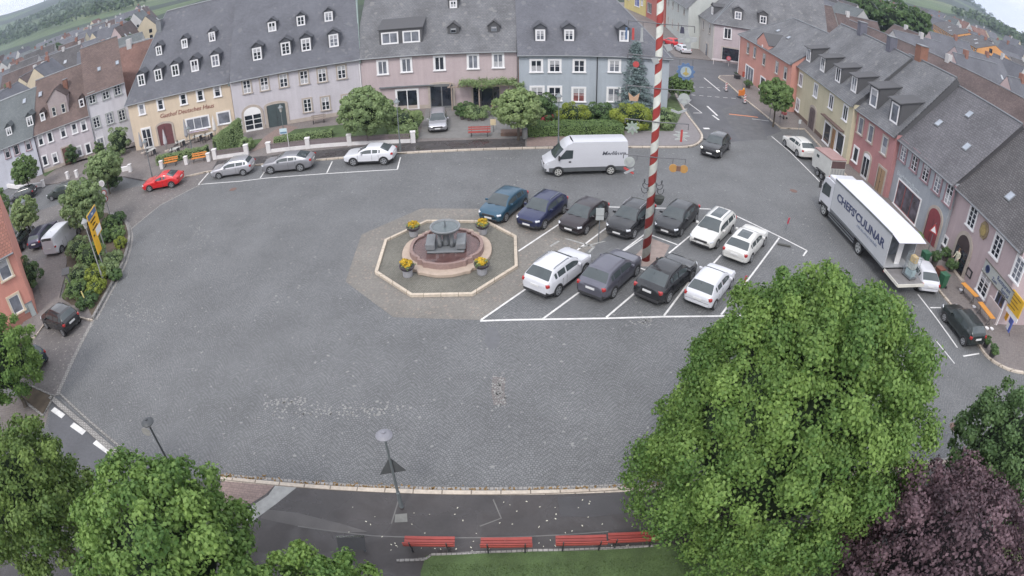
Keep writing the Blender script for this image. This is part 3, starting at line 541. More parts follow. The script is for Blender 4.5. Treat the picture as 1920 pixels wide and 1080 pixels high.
# pale blue house
h = Bld('pale blue house with white framed windows and hipped slate roof behind the maypole', (970, 100), (1256, 107), 6.1, 16, 13.0, W_BLUE, SLATE, hipR=6.2); B['F6'] = h
for x, y in ((1005.5, 124), (1040, 124), (1086, 124), (1152, 124)): h.window(x, y, 1.05, 1.25, 2, 2, WHITE, .17)
for x, y in ((1007, 176), (1040, 176), (1085, 178), (1150.5, 178)): h.window(x, y, 1.2, 1.45, 2, 2, WHITE, .17, glass=glassmat('warm_glass', (.2, .07, .07), .3, .7) if x == 1085 else None)
for x, y in ((1013, 66), (1067, 66), (1170, 67.5)): h.dormer(x, y, 1.25, 1.5, ww=.8, wh=1.05, cols=2)
h.downpipe(h.hit(1119, 150)[0], DARK); h.downpipe(.06, M('brown_pipe', (.14, .07, .05), .5))
# street north-east
h = Bld('pink and beige corner house with dark shop window at the street junction', None, None, 6.5, 14, 13.2, wallm('pink_corner', (.45, .39, .41)), SLATE_G, hipL=6, world=((31.9, 92.7), (50.0, 87.0))); B['N1'] = h
h.window(1364.4, 62.8, 1.1, 1.7, 2, 1, WHITE, .12); h.window(1373, 103, 3.4, 2.2, 1, 1, STONE, .12); h.dormer(1384, 29, 1.6, 1.7, ww=.9, wh=1.1); h.dormer(1431, 37, 1.6, 1.7, ww=.9, wh=1.1)
h = Bld('grey beige wing of the corner house with shop windows along the street', (1292, 14), (1338.6, 41), 6.5, 10, 11.2, wallm('beige_wing', (.42, .4, .38)), SLATE_G, hipR=4.5); B['N1a'] = h
for x, y in ((1306, 39), (1319, 47), (1331, 54)): h.window(x, y, .8, 1.6, 1, 1, STONE, .1)
for x, y in ((1297, 69), (1309.7, 79), (1325, 93)): h.window(x, y, 1.7, 2.2, 1, 1, STONE, .1)
for x, y in ((1300, 4), (1318, 12), (1336, 20)): h.dormer(x, y, 1.5, 1.6, ww=.8, wh=1.1)
h = Bld('light grey house further up the street with small windows', (1250, -12), (1291.5, 13.6), 7.5, 10, 13.0, wallm('light_grey_far', (.46, .48, .46)), SLATE_G); B['N2'] = h
for x, y in ((1262, 10), (1272, 14), (1283, 20), (1253, 38), (1261, 44), (1272, 50), (1254, 4)): h.window(x, y, .8, 1.4, 1, 1, STONE, .1)
P0 = h.root.location
h = Bld('red house with grey shopfront up the street behind the maypole', None, None, 7.0, 10, 12.5, wallm('far_red', (.4, .14, .12)), SLATE_G, world=((P0.x - 1.0, P0.y + 14.5), (P0.x - .2, P0.y + .3))); B['N3'] = h
h.window(1218, 15, 3.4, 2.4, 3, 1, STONE_R, .1); h.window(1225, -8, 1, 1.5)
h = Bld('yellow house with blue shop window at the far end of the street', None, None, 7.0, 10, 12.5, wallm('far_yellow', (.55, .46, .2)), SLATE_G, world=((P0.x - 3.0, P0.y + 31), (P0.x - 1.1, P0.y + 15))); B['N4'] = h
h.window(1195, 3, 3.2, 2.4, 3, 1, WHITE, .12, glass=glassmat('blue_glass', (.08, .1, .3), .2, .3)); h.window(1178, -6, 1.5, 1.5); h.window(1204, 2, 1.2, 2.2)
# right row
h = Bld('orange house with small front gable and grey roof at the road junction', (1389, 63), (1486, 119), 6.2, 12, 10.3, W_ORANGE, SLATE_G, hipL=5.5); B['R1'] = h
for x, y in ((1403, 91), (1415.6, 98.4), (1433, 112), (1457, 127), (1473, 138)): h.window(x, y, .75, 1.5, 1, 1, STONE, .13)
h.window(1405, 140, 3.2, 2.3, 3, 1, WHITE, .12); h.window(1430, 158, 1.6, 1.8, 1, 1, WHITE, .15)
h.dormer(1430, 86, 4.2, .7, ww=.1, wh=.1, cols=1, rows=1, g=1.3, cheek=W_ORANGE, ovh=.05, nwin=1); h.skylight(1459, 59, .8, .6); h.skylight(1479, 72, .8, .6); h.downpipe(.15, WHITE)
h = Bld('long yellow house with four shed dormers between the orange and the red houses', (1489, 114), (1602, 196), 6.2, 12, 12.0, W_YEL, SLATE_G, gm=SLATE_G, base=M('brown_plinth', (.16, .11, .09), .9)); B['R2'] = h
for x, y in ((1502, 150), (1530, 170), (1559, 191), (1585.6, 212)): h.window(x, y, 1.0, 1.45, 2, 1, WHITE, .13)
h.window(1496, 197, 1.0, 1.4, 2, 1, WHITE, .13); h.door(1523, 226, 1.6, 2.5, M('brown_gate', (.12, .09, .09), .6), STONE, .3, arch=.3)
h.window(1551, 250, 1.7, 2.1, 1, 1, WHITE, .14); h.door(1563, 262, .9, 2.3, M('ochre_door', (.3, .17, .08), .6), WHITE, .1); h.window(1575, 269, 1.7, 2.1, 1, 1, WHITE, .14)
b = MB(); x, z = h.hit(1564, 231); b.box(x - 2.8, x + 2.8, -.5, 0, z + .0, z + .12); b.build('awning', M('brown_awning', (.13, .09, .08), .8), h.root)
for x, y in ((1516.7, 103), (1543, 121), (1572, 140), (1602, 158)): h.dormer(x, y, 1.75, 1.75, kind='shed', ww=1.05, wh=1.4, cols=2, rows=1, t2=.22, ovh=.35)
h.chimney(1616, 62, .9, 1.3, M('slate_chimney', (.12, .12, .15), .8)); h.chimney(1671, 92, .9, 1.3, MATS['slate_chimney'])
h = Bld('narrow red house with two big dormers between the yellow and the grey blue houses', (1602, 196), (1683, 253), 6.0, 12, 12.1, W_RED, SLATE_G, gm=SLATE_G); B['R3'] = h
for x, y in ((1614.5, 236), (1633, 251), (1659, 273)): h.window(x, y, .85, 1.6, 1, 1, STONE, .15)
h.window(1604.7, 290, .85, 1.4, 1, 1, WHITE, .15); h.door(1625, 308, 1.2, 2.4, FR_W, STONE, .2, arch=.25, glass=1); h.door(1651, 339, 1.2, 2.2, M('light_wood_door', (.3, .2, .12), .6), STONE, .2)
for x, y in ((1639, 183), (1678, 212)): h.dormer(x, y, 1.9, 2.1, kind='shed', ww=1.1, wh=1.6, cols=1, rows=1, t2=.2, ovh=.35)
h.chimney(1727, 108, 1.0, 1.2)
h = Bld('grey blue shop house with five tall windows and red framed shopfront behind the lorry', (1679, 250), (1793, 344), 5.8, 12, 11.4, W_GREYB, TILE_GR, gm=TILE_GR); B['R4'] = h
for x, y in ((1695, 285.6), (1716, 303), (1737, 322), (1759, 343), (1780, 365)): h.window(x, y, .9, 1.6, 2, 4, STONE_R, .2)
h.window(1701, 378, 4.0, 2.2, 3, 1, WHITE, .13, frame=M('red_frame', (.24, .07, .07), .5), glass=glassmat('shop_glass', (.09, .08, .1), .15, .9)); h.door(1750, 424, 1.9, 2.8, M('red_arch_door', (.22, .05, .06), .5), STONE, .25, arch=.8)
h.letters("Buchhandlung", 1703, 342, .6, M('pale_letters', (.46, .49, .52), .6, 0, fine=0), sx=1.25)
for x, y in ((1760, 233), (1817, 217), (1812, 278)): h.skylight(x, y, .7, .8)
h = Bld('salmon pink tavern with arched doorway and long signboard at the right end of the square', (1793, 344), (1921, 470), 5.65, 12, 11.1, W_PINK2, SLATE_D, gm=SLATE_D, name='tavern', cat='tavern'); B['R5'] = h
R5 = h
for x, y in ((1823.6, 408), (1870, 462.5), (1909, 506)): h.window(x, y, .95, 1.5, 2, 4, WHITE, .12)
h.window(1845, 534, 1.2, 1.5, 2, 4, WHITE, .14); h.door(1800, 487, 1.8, 2.9, M('dark_doorway', (.05, .035, .035), .6, .2), STONE, .32, arch=.9, glass=2); h.door(1874, 569, 1.0, 2.2, M('blue_door', (.12, .13, .25), .5), WHITE, .12, glass=2)
h.window(1773, 452, .5, .6, 1, 1, WHITE, .12)
h.box('notice_box', h.hit(1768, 474)[0] - .35, h.hit(1768, 474)[0] + .35, -.12, 0, h.hit(1768, 474)[1] - .7, h.hit(1768, 474)[1] + .2, WHITE)
x, z = h.hit(1846, 432); b = MB(); b.xprism([(x + .55 * math.cos(k * math.pi / 4 + .39), z + .65 * math.sin(k * math.pi / 4 + .39)) for k in range(8)], -.1, 0); md = b.build('medallion', M('ochre_stone', (.26, .2, .12), .8, .3, 5.), h.root)
b = MB(); b.xprism([(x + .34 * math.cos(k * math.pi / 5), z + .4 * math.sin(k * math.pi / 5)) for k in range(10)], -.15, -.09); b.build('relief', M('dull_gold', (.33, .25, .1), .6, .3, 8.), md)
(x0, z0), (x1, z1) = h.hit(1850, 499), h.hit(1899, 556); zc = (z0 + z1) / 2 - .05; sg = h.box('signboard', x0 - .2, x1 + .1, -.12, 0, zc - .42, zc + .42, M('sign_grey', (.36, .38, .37), .6, .1))
b = MB(); [b.box(a, c, -.15, -.1, e_, f_) for a, c, e_, f_ in ((x0 - .26, x1 + .16, zc + .42, zc + .48), (x0 - .26, x1 + .16, zc - .48, zc - .42))]; b.build('sign_frame', M('sign_edge', (.16, .15, .13), .6), sg)
txt('Restaurant', .42, M('blue_ink', (.05, .07, .16), .6, 0, fine=0), sg, (x0 + 2.6, -.13, zc + .17), (rad(90), 0, 0)); txt('Zum', .36, MATS['blue_ink'], sg, (x0 + 1.5, -.13, zc - .2), (rad(90), 0, 0)); txt('Egertal', .36, MATS['blue_ink'], sg, (x0 + 3.0, -.13, zc - .2), (rad(90), 0, 0))
b = MB(); b.lathe([(.28, 0), (.28, .02), (.2, .02), (.2, .0)], (0, 0, 0), 20); em = b.build('emblem', MATS['blue_ink'], sg); em.location = (x0 + .35, -.125, zc); em.rotation_euler = (rad(90), 0, 0)
x, z = h.hit(1818, 512); m_ = h.box('menu_board', x - .35, x + .35, -.08, 0, z - .3, z + .3, DARK); h.box('menu_sheet', x - .24, x + .24, -.09, -.08, z - .2, z + .2, M('dim_paper', (.3, .25, .25), .8), m_)
h.box('lower_step', h.hit(1800, 500)[0] - 1.2, h.hit(1800, 500)[0] + 1.2, -.45, 0, 0, .22, STONE); h.skylight(1893, 371, .7, .8)
x, z = h.hit(1906, 570); ys = h.box('yellow_board', x - .75, x + .75, -.12, 0, z - .6, z + .6, M('sign_yellow', (.6, .36, .03), .5, .05))
b = MB()
for k in range(4): b.box(x - .55, x + .5 - (k % 2) * .3, -.135, -.12, z + .35 - k * .25, z + .41 - k * .25)
b.build('board_lines', M('brown_ink', (.18, .1, .02), .6), ys); h.box('white_plate', x - .75, x + .75, -.08, 0, z - .95, z - .68, WHITE, ys)
h.box('stone_base', h.L - 1.6, h.L + .1, -.25, 0, -.02, 1.3, M('pale_pink_stone', (.42, .36, .36), .8, .1))
# orange house at the left edge
E1, E0 = G(26, 452, 5.4), G(-60, 540, 5.4); E1.z = E0.z = 0
dv = (E1 - E0).normalized(); 
h = Bld('orange red house with white framed windows at the left edge beside the green utility box', None, None, 5.4, 9, 9.5, wallm('coral_render', (.55, .25, .2)), TILE_R, world=((G(72, 590).x - 6.5, G(72, 590).y - 7.0), (G(72, 590).x, G(72, 590).y)), base=M('plinth_red', (.3, .14, .11), .9), name='coral_house'); B['LO'] = h
h.window(8, 505, .9, 1.4, 1, 1, M('cream_trim', (.6, .5, .38), .7), .16); h.window(30, 570, .9, 1.3, 1, 1, MATS['cream_trim'], .16)
# ---------------------------------------------------------------- vehicles
def paint(key, c, metal=.3, rough=.32): return M('paint_' + key, c, rough, .03, 1., metal=metal, coat=.6, fine=.02)
CGLASS = glassmat('car_glass', (.05, .062, .066), .05, .15); RUB = BLACK; RIM = M('alloy_rim', (.42, .43, .45), .35, .05, metal=.7); PLAST = M('black_plastic', (.035, .035, .038), .6, .1)
LENS = M('headlight_lens', (.62, .64, .68), .12, .1, 9., coat=.6); TAIL = M('tail_light_red', (.35, .02, .02), .2, .1, 9., coat=.5); PLATE = M('plate_white', (.62, .62, .62), .5, 0, fine=0)
LIT = bpy.data.materials.new('headlight_lit'); LIT.use_nodes = True; LIT.node_tree.nodes['Principled BSDF'].inputs['Emission Color'].default_value = (1, .97, .85, 1); LIT.node_tree.nodes['Principled BSDF'].inputs['Emission Strength'].default_value = 2.2
# L, W, H, wheelbase, front overhang, cowl, roof front, roof rear, rear glass base, belt, hood z, tail z
TYPES = dict(
 hatch=dict(L=4.05, W=1.76, H=1.47, wb=2.55, fo=.82, cowl=1.0, rf=1.78, rr=3.3, rb=3.88, hood=.92, tail=1.02, r=.31),
 small=dict(L=3.75, W=1.66, H=1.50, wb=2.45, fo=.75, cowl=.9, rf=1.6, rr=3.3, rb=3.66, hood=.93, tail=1.05, r=.3),
 wagon=dict(L=4.45, W=1.78, H=1.47, wb=2.62, fo=.88, cowl=1.15, rf=1.95, rr=4.0, rb=4.32, hood=.9, tail=1.02, r=.31, rails=1),
 suv=dict(L=4.42, W=1.84, H=1.62, wb=2.67, fo=.85, cowl=1.2, rf=2.0, rr=3.72, rb=4.27, hood=1.03, tail=1.12, r=.36, rails=1, clad=1),
 coupesuv=dict(L=4.6, W=1.88, H=1.6, wb=2.78, fo=.9, cowl=1.25, rf=2.05, rr=3.45, rb=4.25, hood=1.0, tail=1.13, r=.37, clad=1),
 coupe=dict(L=4.65, W=1.82, H=1.40, wb=2.72, fo=.9, cowl=1.35, rf=2.15, rr=3.2, rb=4.1, hood=.88, tail=1.03, r=.33),
 shooting=dict(L=4.65, W=1.80, H=1.43, wb=2.7, fo=.9, cowl=1.3, rf=2.1, rr=3.75, rb=4.4, hood=.9, tail=1.03, r=.33),
 crossover=dict(L=4.15, W=1.78, H=1.56, wb=2.6, fo=.8, cowl=1.08, rf=1.85, rr=3.5, rb=4.0, hood=1.0, tail=1.08, r=.34, rails=1, clad=1),
 minivan=dict(L=4.9, W=1.92, H=1.95, wb=3.1, fo=.9, cowl=1.0, rf=1.75, rr=4.65, rb=4.8, hood=1.08, tail=1.15, r=.34, cargo=1))
def interp(P, s):
    if s <= P[0][0]: return P[0][1]
    for (a, x), (b, y) in zip(P, P[1:]):
        if s <= b: return x + (y - x) * (s - a) / (b - a)
    return P[-1][1]
def wheel(root, x, y, r, side, rim=RIM):
    b = MB(); R = r; pr = [(R * .68, -.10), (R * .96, -.105), (R, -.07), (R, .07), (R * .96, .105), (R * .68, .10)]
    n = 26; vs = []; fs = []
    for i, (rr, yy) in enumerate(pr):
        for j in range(n): a = 2 * math.pi * j / n; vs.append((rr * math.cos(a), yy, rr * math.sin(a)))
    for i in range(len(pr) - 1):
        for j in range(n): fs.append((i * n + j, i * n + (j + 1) % n, (i + 1) * n + (j + 1) % n, (i + 1) * n + j))
    fs.append(tuple(range(n))); fs.append(tuple(range((len(pr) - 1) * n, len(pr) * n)))
    w = empty('wheel', (x, y, R)); w.parent = root
    b.add(vs, fs); b.build('tyre', RUB, w, smooth=False)
    b = MB(); yo = .098 * side; yi = .112 * side; k = 5
    for j in range(k):
        a = 2 * math.pi * j / k; ca, sa = math.cos(a), math.sin(a); p = []
        for rr, ww in ((.1 * R, .17 * R), (.66 * R, .13 * R)):
            p += [(rr * ca - ww * sa, rr * sa + ww * ca), (rr * ca + ww * sa, rr * sa - ww * ca)]
        q = [p[0], p[1], p[3], p[2]]; b.add([(u, yo, v) for u, v in q] + [(u, yi, v) for u, v in q], [(0, 1, 2, 3), (4, 5, 6, 7), (0, 1, 5, 4), (1, 2, 6, 5), (2, 3, 7, 6), (3, 0, 4, 7)])
    vs = []; 
    for rr in (.6 * R, .7 * R):
        for yy in (yo, yi):
            for j in range(n): a = 2 * math.pi * j / n; vs.append((rr * math.cos(a), yy, rr * math.sin(a)))
    fs = []
    for a0, b0 in ((0, 1), (1, 3), (3, 2), (2, 0)):
        for j in range(n): fs.append((a0 * n + j, a0 * n + (j + 1) % n, b0 * n + (j + 1) % n, b0 * n + j))
    b.add(vs, fs); b.build('rim', rim, w)
def loft_body(root, T, col, W, sx=1., glass=CGLASS, skip_side=None):
    L_, H = T['L'], T['H']; c, rf, rr, rb = T['cowl'], T['rf'], T['rr'], T['rb']; hd, tl = T['hood'], T['tail']
    top = [(0, hd - .26), (.06, hd - .17), (.2, hd - .08), (.5, hd - .02), (c, hd + .05), (c + (rf - c) * .35, hd + .05 + (H - hd - .05) * .42), (rf - .15, H - .09), (rf + .05, H - .03), ((rf + rr) / 2 - .2, H), (rr - .2, H - .03), (rr, H - .08), (rb, tl + .02), (rb + .08 if rb + .08 < L_ - .05 else L_ - .06, tl - .03), (L_ - .03, tl - .10), (L_, tl - .24)]
    if L_ - rb > .4: top = top[:-3] + [(rb + .15, tl - .02), (L_ - .1, tl - .04), (L_ - .03, tl - .12), (L_, tl - .25)]
    belt = [(0, hd - .3), (.3, hd - .12), (c, hd - .01), (L_ * .6, hd + .03), (rb - .1, tl - .02), (L_, tl - .28)]
    hwp = [(0, .72), (.04, .82), (.14, .91), (.35, .975), (.8, 1), (L_ - .7, 1), (L_ - .25, .96), (L_ - .07, .9), (L_, .8)]
    zup = [(0, .34), (.12, .24), (.5, .2), (L_ - .5, .22), (L_ - .12, .3), (L_, .42)]
    B1, C1 = rf + (rr - rf) * .42, rf + (rr - rf) * .86; ps = .05     # pillars
    br = {0, .02, .06, .14, .2, .35, .5, .8, c, c + .3, c + (rf - c) * .35, c + (rf - c) * .7, rf, rf + .25, B1 - ps, B1 + ps, C1 - ps, C1 + ps, rr, rr - .2, rr + (rb - rr) * .5, rb - .06, rb, L_ - .25, L_ - .07, L_ - .03, L_, (rf + rr) / 2}
    st = sorted(x for x in br if 0 <= x <= L_); st = [x for i, x in enumerate(st) if i == 0 or x - st[i - 1] > .008]
    V = []; n = 14
    for s in st:
        hw = W / 2 * interp(hwp, s); zu = interp(zup, s); zt = interp(top, s); zb = min(interp(belt, s), zt - .02); k = min(1, max(0, (zt - zb) / .42)); rw = hw * (.94 - (.2 if not T.get('cargo') else .08) * k)
        zs = zb + .02
        row = [(0, zu), (.86 * hw, zu), (.97 * hw, zu + .07), (hw, zu + .2), (hw * 1.0, zu + .55 * (zb - zu)), (.985 * hw, zb - .07 * min(1, (zb - zu))), (.95 * hw, zb)]
        for t in (.06, .35, .68, .93): row.append((.95 * hw + (rw - .95 * hw) * t, zb + (zt - .05 * k - zb) * t))
        row += [(rw - .03 - .03 * k, zt - .018 * k), (.42 * hw, zt + .004), (0, zt + .01)]
        V.append([(s, y, z) for y, z in row])
    allv = []; 
    for r_ in V: allv += [(T['fo'] + T['wb'] / 2 - s, y, z) for s, y, z in r_] + [(T['fo'] + T['wb'] / 2 - s, -y, z) for s, y, z in r_]
    F = dict(body=[], windscreen=[], rear_window=[], side_l=[], side_r=[], clad=[])
    sunroof = []
    for i in range(len(st) - 1):
        m = (st[i] + st[i + 1]) / 2
        for j in range(n - 1):
            for sgn, off in ((0, 0), (1, n)):
                a = i * 2 * n + off + j; b_ = a + 2 * n; f = (a, a + 1, b_ + 1, b_) if sgn == 0 else (a + 1, a, b_, b_ + 1)
                key = 'body'
                if j >= 11 and c < m < rf - .08: key = 'windscreen'
                elif j >= 11 and rr < m < rb - .06: key = 'rear_window'
                elif 7 <= j <= 8 or j == 6 and False:
                    if not T.get('cargo'):
                        if c + .3 < m < rr + (rb - rr) * .25 and not (B1 - ps < m < B1 + ps) and not (C1 - ps < m < C1 + ps): key = 'side_r' if sgn else 'side_l'
                    elif c + .3 < m < B1 - .6: key = 'side_r' if sgn else 'side_l'
                elif j <= 1 or (j == 2 and T.get('clad')): key = 'clad'
                if key == 'body' and j == 12 and T.get('sun') and rf + .2 < m < rr - .25: key = 'sun'; F.setdefault('sun', [])
                F[key].append(f)
    e0 = [k for k in range(n)] + [n + k for k in range(n - 1, -1, -1)]; e1 = [(len(st) - 1) * 2 * n + k for k in e0]
    F['body'] += [tuple(e0), tuple(reversed(e1))]
    nm = dict(body=('body', col), windscreen=('windscreen', glass), rear_window=('rear_window', glass), side_l=('side_window', glass), side_r=('side_window', glass), clad=('sill', PLAST if T.get('clad') else col), sun=('glass_roof', glass))
    for k, fs in F.items():
        if not fs: continue
        me = bpy.data.meshes.new(k); me.from_pydata(allv, [], fs); bm = bmesh.new(); bm.from_mesh(me); bmesh.ops.remove_doubles(bm, verts=bm.verts, dist=.0005); bmesh.ops.delete(bm, geom=[v for v in bm.verts if not v.link_faces], context='VERTS')
        bm.to_mesh(me); bm.free(); o = mesh_obj(nm[k][0], me, nm[k][1], root, smooth=True)
        me.set_sharp_from_angle(angle=rad(38))
    return top, belt
def car(name, label, F_, R_, side, typ, col, cat='car', lit=False, heading=None, rim=RIM, plate=True, **opt):
    T = dict(TYPES[typ]); T.update(opt); W = T['W']
    Fp, Rp = G(*F_), G(*R_); d = (Fp - Rp).normalized(); lf = Vector((-d.y, d.x, 0)); mid = (Fp + Rp) / 2 + lf * (W / 2) * (-1 if side == 'L' else 1)
    if side == 'C': mid = (Fp + Rp) / 2
    root = empty(name, (mid.x, mid.y, T.get('z', .005)), math.atan2(d.y, d.x), label, cat)
    loft_body(root, T, col, W); wb = T['wb']; xf = wb / 2 + T['fo']; xr = xf - T['L']; r = T['r']; hd, tl = T['hood'], T['tail']
    for x in (wb / 2, -wb / 2):
        for sg in (1, -1):
            n = 16; ra = r + .055; b = MB(); pts = [(x + ra * math.cos(math.pi * (k / n) * 1.24 - .38), r + ra * math.sin(math.pi * (k / n) * 1.24 - .38)) for k in range(n + 1)]
            b.xprism(pts, sg * (W / 2 - .02), sg * (W / 2 + .006)); b.build('wheel_arch', PLAST, root); wheel(root, x, sg * (W / 2 - .085), r, sg, rim)
    for sg in (1, -1):
        b = MB(); zz = hd - .22; ang = sg * -.55
        b.obox((xf - .2, sg * (W * .37), zz), .3, .3, .13, rz=ang); hl = b.build('headlight', LIT if lit else LENS, root, bevel=.04)
        b = MB(); b.obox((xr + .12, sg * (W * .385), tl - .17), .2, .3, .17, rz=-ang * .8); b.build('tail_light', TAIL, root, bevel=.03)
        b = MB(); b.obox((xf - T['cowl'] - .42, sg * (W / 2 + .07), hd + .08), .11, .2, .14, rz=0); b.obox((xf - T['cowl'] - .40, sg * (W / 2 - .03), hd + .03), .07, .12, .05); b.build('mirror', T.get('mir', col), root, bevel=.03)
        for xx in (T['wb'] / 2 - .42, T['fo'] + T['wb'] / 2 - T['rf'] - (T['rr'] - T['rf']) * .42, -T['wb'] / 2 + .42):
            b = MB(); b.box(xx - .008, xx + .008, sg * (W / 2 - .03), sg * (W / 2 + .003), .34, hd - .06); b.build('door_seam', DARK, root)
        if T.get('rails'):
            b = MB(); h0 = T['H'] + .035; y = sg * W * .335; b.tube([(xf - T['rf'] - .15, y, h0 - .05), (xf - T['rf'] - .3, y, h0), (xf - T['rr'] + .35, y, h0), (xf - T['rr'] + .15, y, h0 - .05)], .022, 6); b.build('roof_rail', T.get('railm', METAL), root)
        for xx in (.02, -1.0): b = MB(); b.box(xx, xx + .17, sg * (W / 2 - .005), sg * (W / 2 + .015), hd - .1, hd - .07); b.build('door_handle', col, root)
    b = MB(); b.box(xf - .06, xf + .012, -W * .26, W * .26, hd - .36, hd - .22); b.build('grille', PLAST, root, bevel=.02)
    b = MB(); b.box(xf - .1, xf + .01, -W * .36, W * .36, .3, .42); b.build('bumper_intake', PLAST, root, bevel=.02)
    if plate:
        b = MB(); b.box(xf + .01, xf + .03, -.26, .26, .42, .53); b.build('number_plate', PLATE, root)
        b = MB(); zr = T.get('pz', tl - .33); b.box(xr - .035, xr + .01, -.26, .26, zr, zr + .11); b.build('number_plate', PLATE, root)
    if T.get('clad'):
        b = MB(); b.box(xr - .01, xr + .1, -W * .4, W * .4, .32, .5); b.build('rear_valance', PLAST, root, bevel=.03)
    b = MB(); b.tube([(xf - T['rf'] - T.get('antx', 1.9), 0, T['H'] - .02), (xf - T['rf'] - T.get('antx', 1.9) - .08, 0, T['H'] + .09)], .012, 5); b.build('aerial', DARK, root)
    if T['L'] < 4.9:
        b = MB(); b.obox((xf - T['cowl'] - .02, .25, hd + .065), .05, .55, .02, rz=.2, ry=0); b.obox((xf - T['cowl'] - .02, -.3, hd + .065), .05, .55, .02, rz=.2); b.build('wiper', DARK, root)
    return root
PW = paint('white', (.56, .565, .6), .0, .3); PWW = paint('warm_white', (.58, .575, .555), .0, .3); PK = paint('black', (.018, .019, .022), .2, .25); PS = paint('silver', (.42, .42, .45), .6); PG = paint('grey', (.25, .25, .27), .5)
car('parked_car', 'red coupe parked alone beside the inn terrace at the left', (282, 360), (322, 353), 'L', 'coupe', paint('red', (.55, .015, .02), .1), L=4.3, rr=3.0, rb=3.8, wb=2.55)
car('parked_car', 'silver estate car, first of three in the kerbside bays beyond the square', (412, 336), (456, 330), 'L', 'wagon', PS, rr=3.7, rb=4.05, L=4.2, wb=2.5)
car('parked_car', 'grey fastback parked between the silver estate and the white crossover', (508, 327), (564, 322), 'L', 'coupesuv', PG, wb=2.84, L=4.8, H=1.5, rb=4.4, clad=0)
car('parked_car', 'white crossover coupe at the right end of the kerbside bays', (662, 312), (721, 310), 'L', 'coupesuv', PW, wb=2.67, L=4.36, H=1.55, rb=4.05, rr=3.3)
car('parked_car', 'silver estate car parked on the driveway before the grey gateway', (803, 256), (806, 226), 'R', 'wagon', PS, rr=4.1, rb=4.4, z=.13)
car('delivery_van', 'white panel van', (1053, 331), (1138, 328), 'L', 'minivan', PW) if False else None
car('parked_car', 'petrol blue hatchback nearest the fountain in the back row', (947, 418), (987, 386), 'L', 'hatch', paint('petrol', (.03, .085, .135), .4))
car('parked_car', 'dark navy hatchback with roof rails, second from the fountain in the back row', (1020, 431), (1059, 400), 'L', 'crossover', paint('navy', (.025, .032, .085), .4))
car('parked_car', 'dark brown hatchback in the back row beside the square grey sign', (1098, 441), (1137, 410), 'L', 'hatch', paint('brown', (.03, .023, .027), .4))
car('parked_car', 'black car with silver roof rails parked just left of the maypole', (1186, 450), (1223, 416), 'L', 'crossover', PK, railm=CHROME, L=4.35)
car('parked_car', 'black hatchback with pale front lights parked just right of the maypole', (1275.5, 445), (1306, 414), 'L', 'hatch', paint('anthracite', (.03, .032, .036), .4), L=4.3, wb=2.66)
car('parked_car', 'white estate with dark glass roof facing the camera, right end of the back row', (1342, 468), (1373, 436), 'L', 'wagon', PWW, sun=1)
car('parked_car', 'white fastback with dark glass roof seen from behind, outermost in the back row', (1434, 460), (1406, 495), 'R', 'shooting', PWW, sun=1)
car('parked_car', 'white sport utility car with red tail lights beside the fountain kerb', (1098, 515), (1046.4, 556), 'R', 'suv', PW)
car('parked_car', 'grey sport utility car in the front row beside the foot of the maypole', (1193, 518.7), (1151, 559), 'R', 'suv', paint('gunmetal', (.12, .12, .15), .5), rails=0, L=4.55)
car('parked_car', 'black sport utility coupe in the front row between the grey and the small white car', (1294, 530), (1256, 566), 'R', 'coupesuv', PK)
car('parked_car', 'small white hatchback at the right end of the front row near the linden', (1370, 541), (1339, 581), 'R', 'hatch', PW)
car('moving_car', 'black car with lit headlights driving into the square from the street', (1351, 297), (1367, 281), 'L', 'suv', PK, lit=True, L=4.2, rails=0)
car('parked_car', 'cream white crossover parked nose up in front of the horse trailer', (1468, 273), (1495, 296), 'L', 'suv', PWW, clad=0, L=4.5)
car('parked_car', 'white hatchback parked at the kerb behind the raised lorry platform', (1692, 503), (1716, 546), 'L', 'hatch', PW)
car('parked_car', 'dark green black hatchback parked below the tavern benches', (1769, 604), (1801, 646), 'L', 'small', paint('darkgreen', (.022, .03, .03), .4))
car('parked_car', 'small black hatchback with red tail lights beside the coral house', (86, 616), (124, 633), 'L', 'small', PK)
car('parked_car', 'dark blue car half hidden under the linden at the left edge', (25, 700), (60, 708), 'L', 'small', paint('inkblue', (.02, .035, .05), .4))
car('parked_car', 'dark green car waiting beyond the round headed tree at the left', (94, 378), (133, 369), 'L', 'hatch', paint('moss', (.045, .055, .05), .4))
car('parked_car', 'dark car parked before the bluish house at the far left', (24, 386), (52, 376), 'L', 'wagon', PK)
car('parked_car', 'dark grey estate with roof load parked in the left side yard, leftmost', (70, 436), (42, 474), 'R', 'wagon', PK)
car('parked_car', 'dark purple car parked beside the small white van', (116, 425), (80, 470), 'R', 'wagon', paint('plum', (.04, .035, .07), .4))
car('parked_van', 'small white van with tinted rear window in the left side yard', (150, 440), (118, 475), 'R', 'minivan', PW, cat='van', L=4.7, H=1.9)
car('parked_car', 'red car far up the street behind the maypole', (1243, 82), (1263, 89), 'L', 'hatch', paint('red', (.5, .02, .02)))
car('parked_car', 'white car parked far up the street below the beige wing', (1262, 93), (1280, 103), 'L', 'hatch', PW)

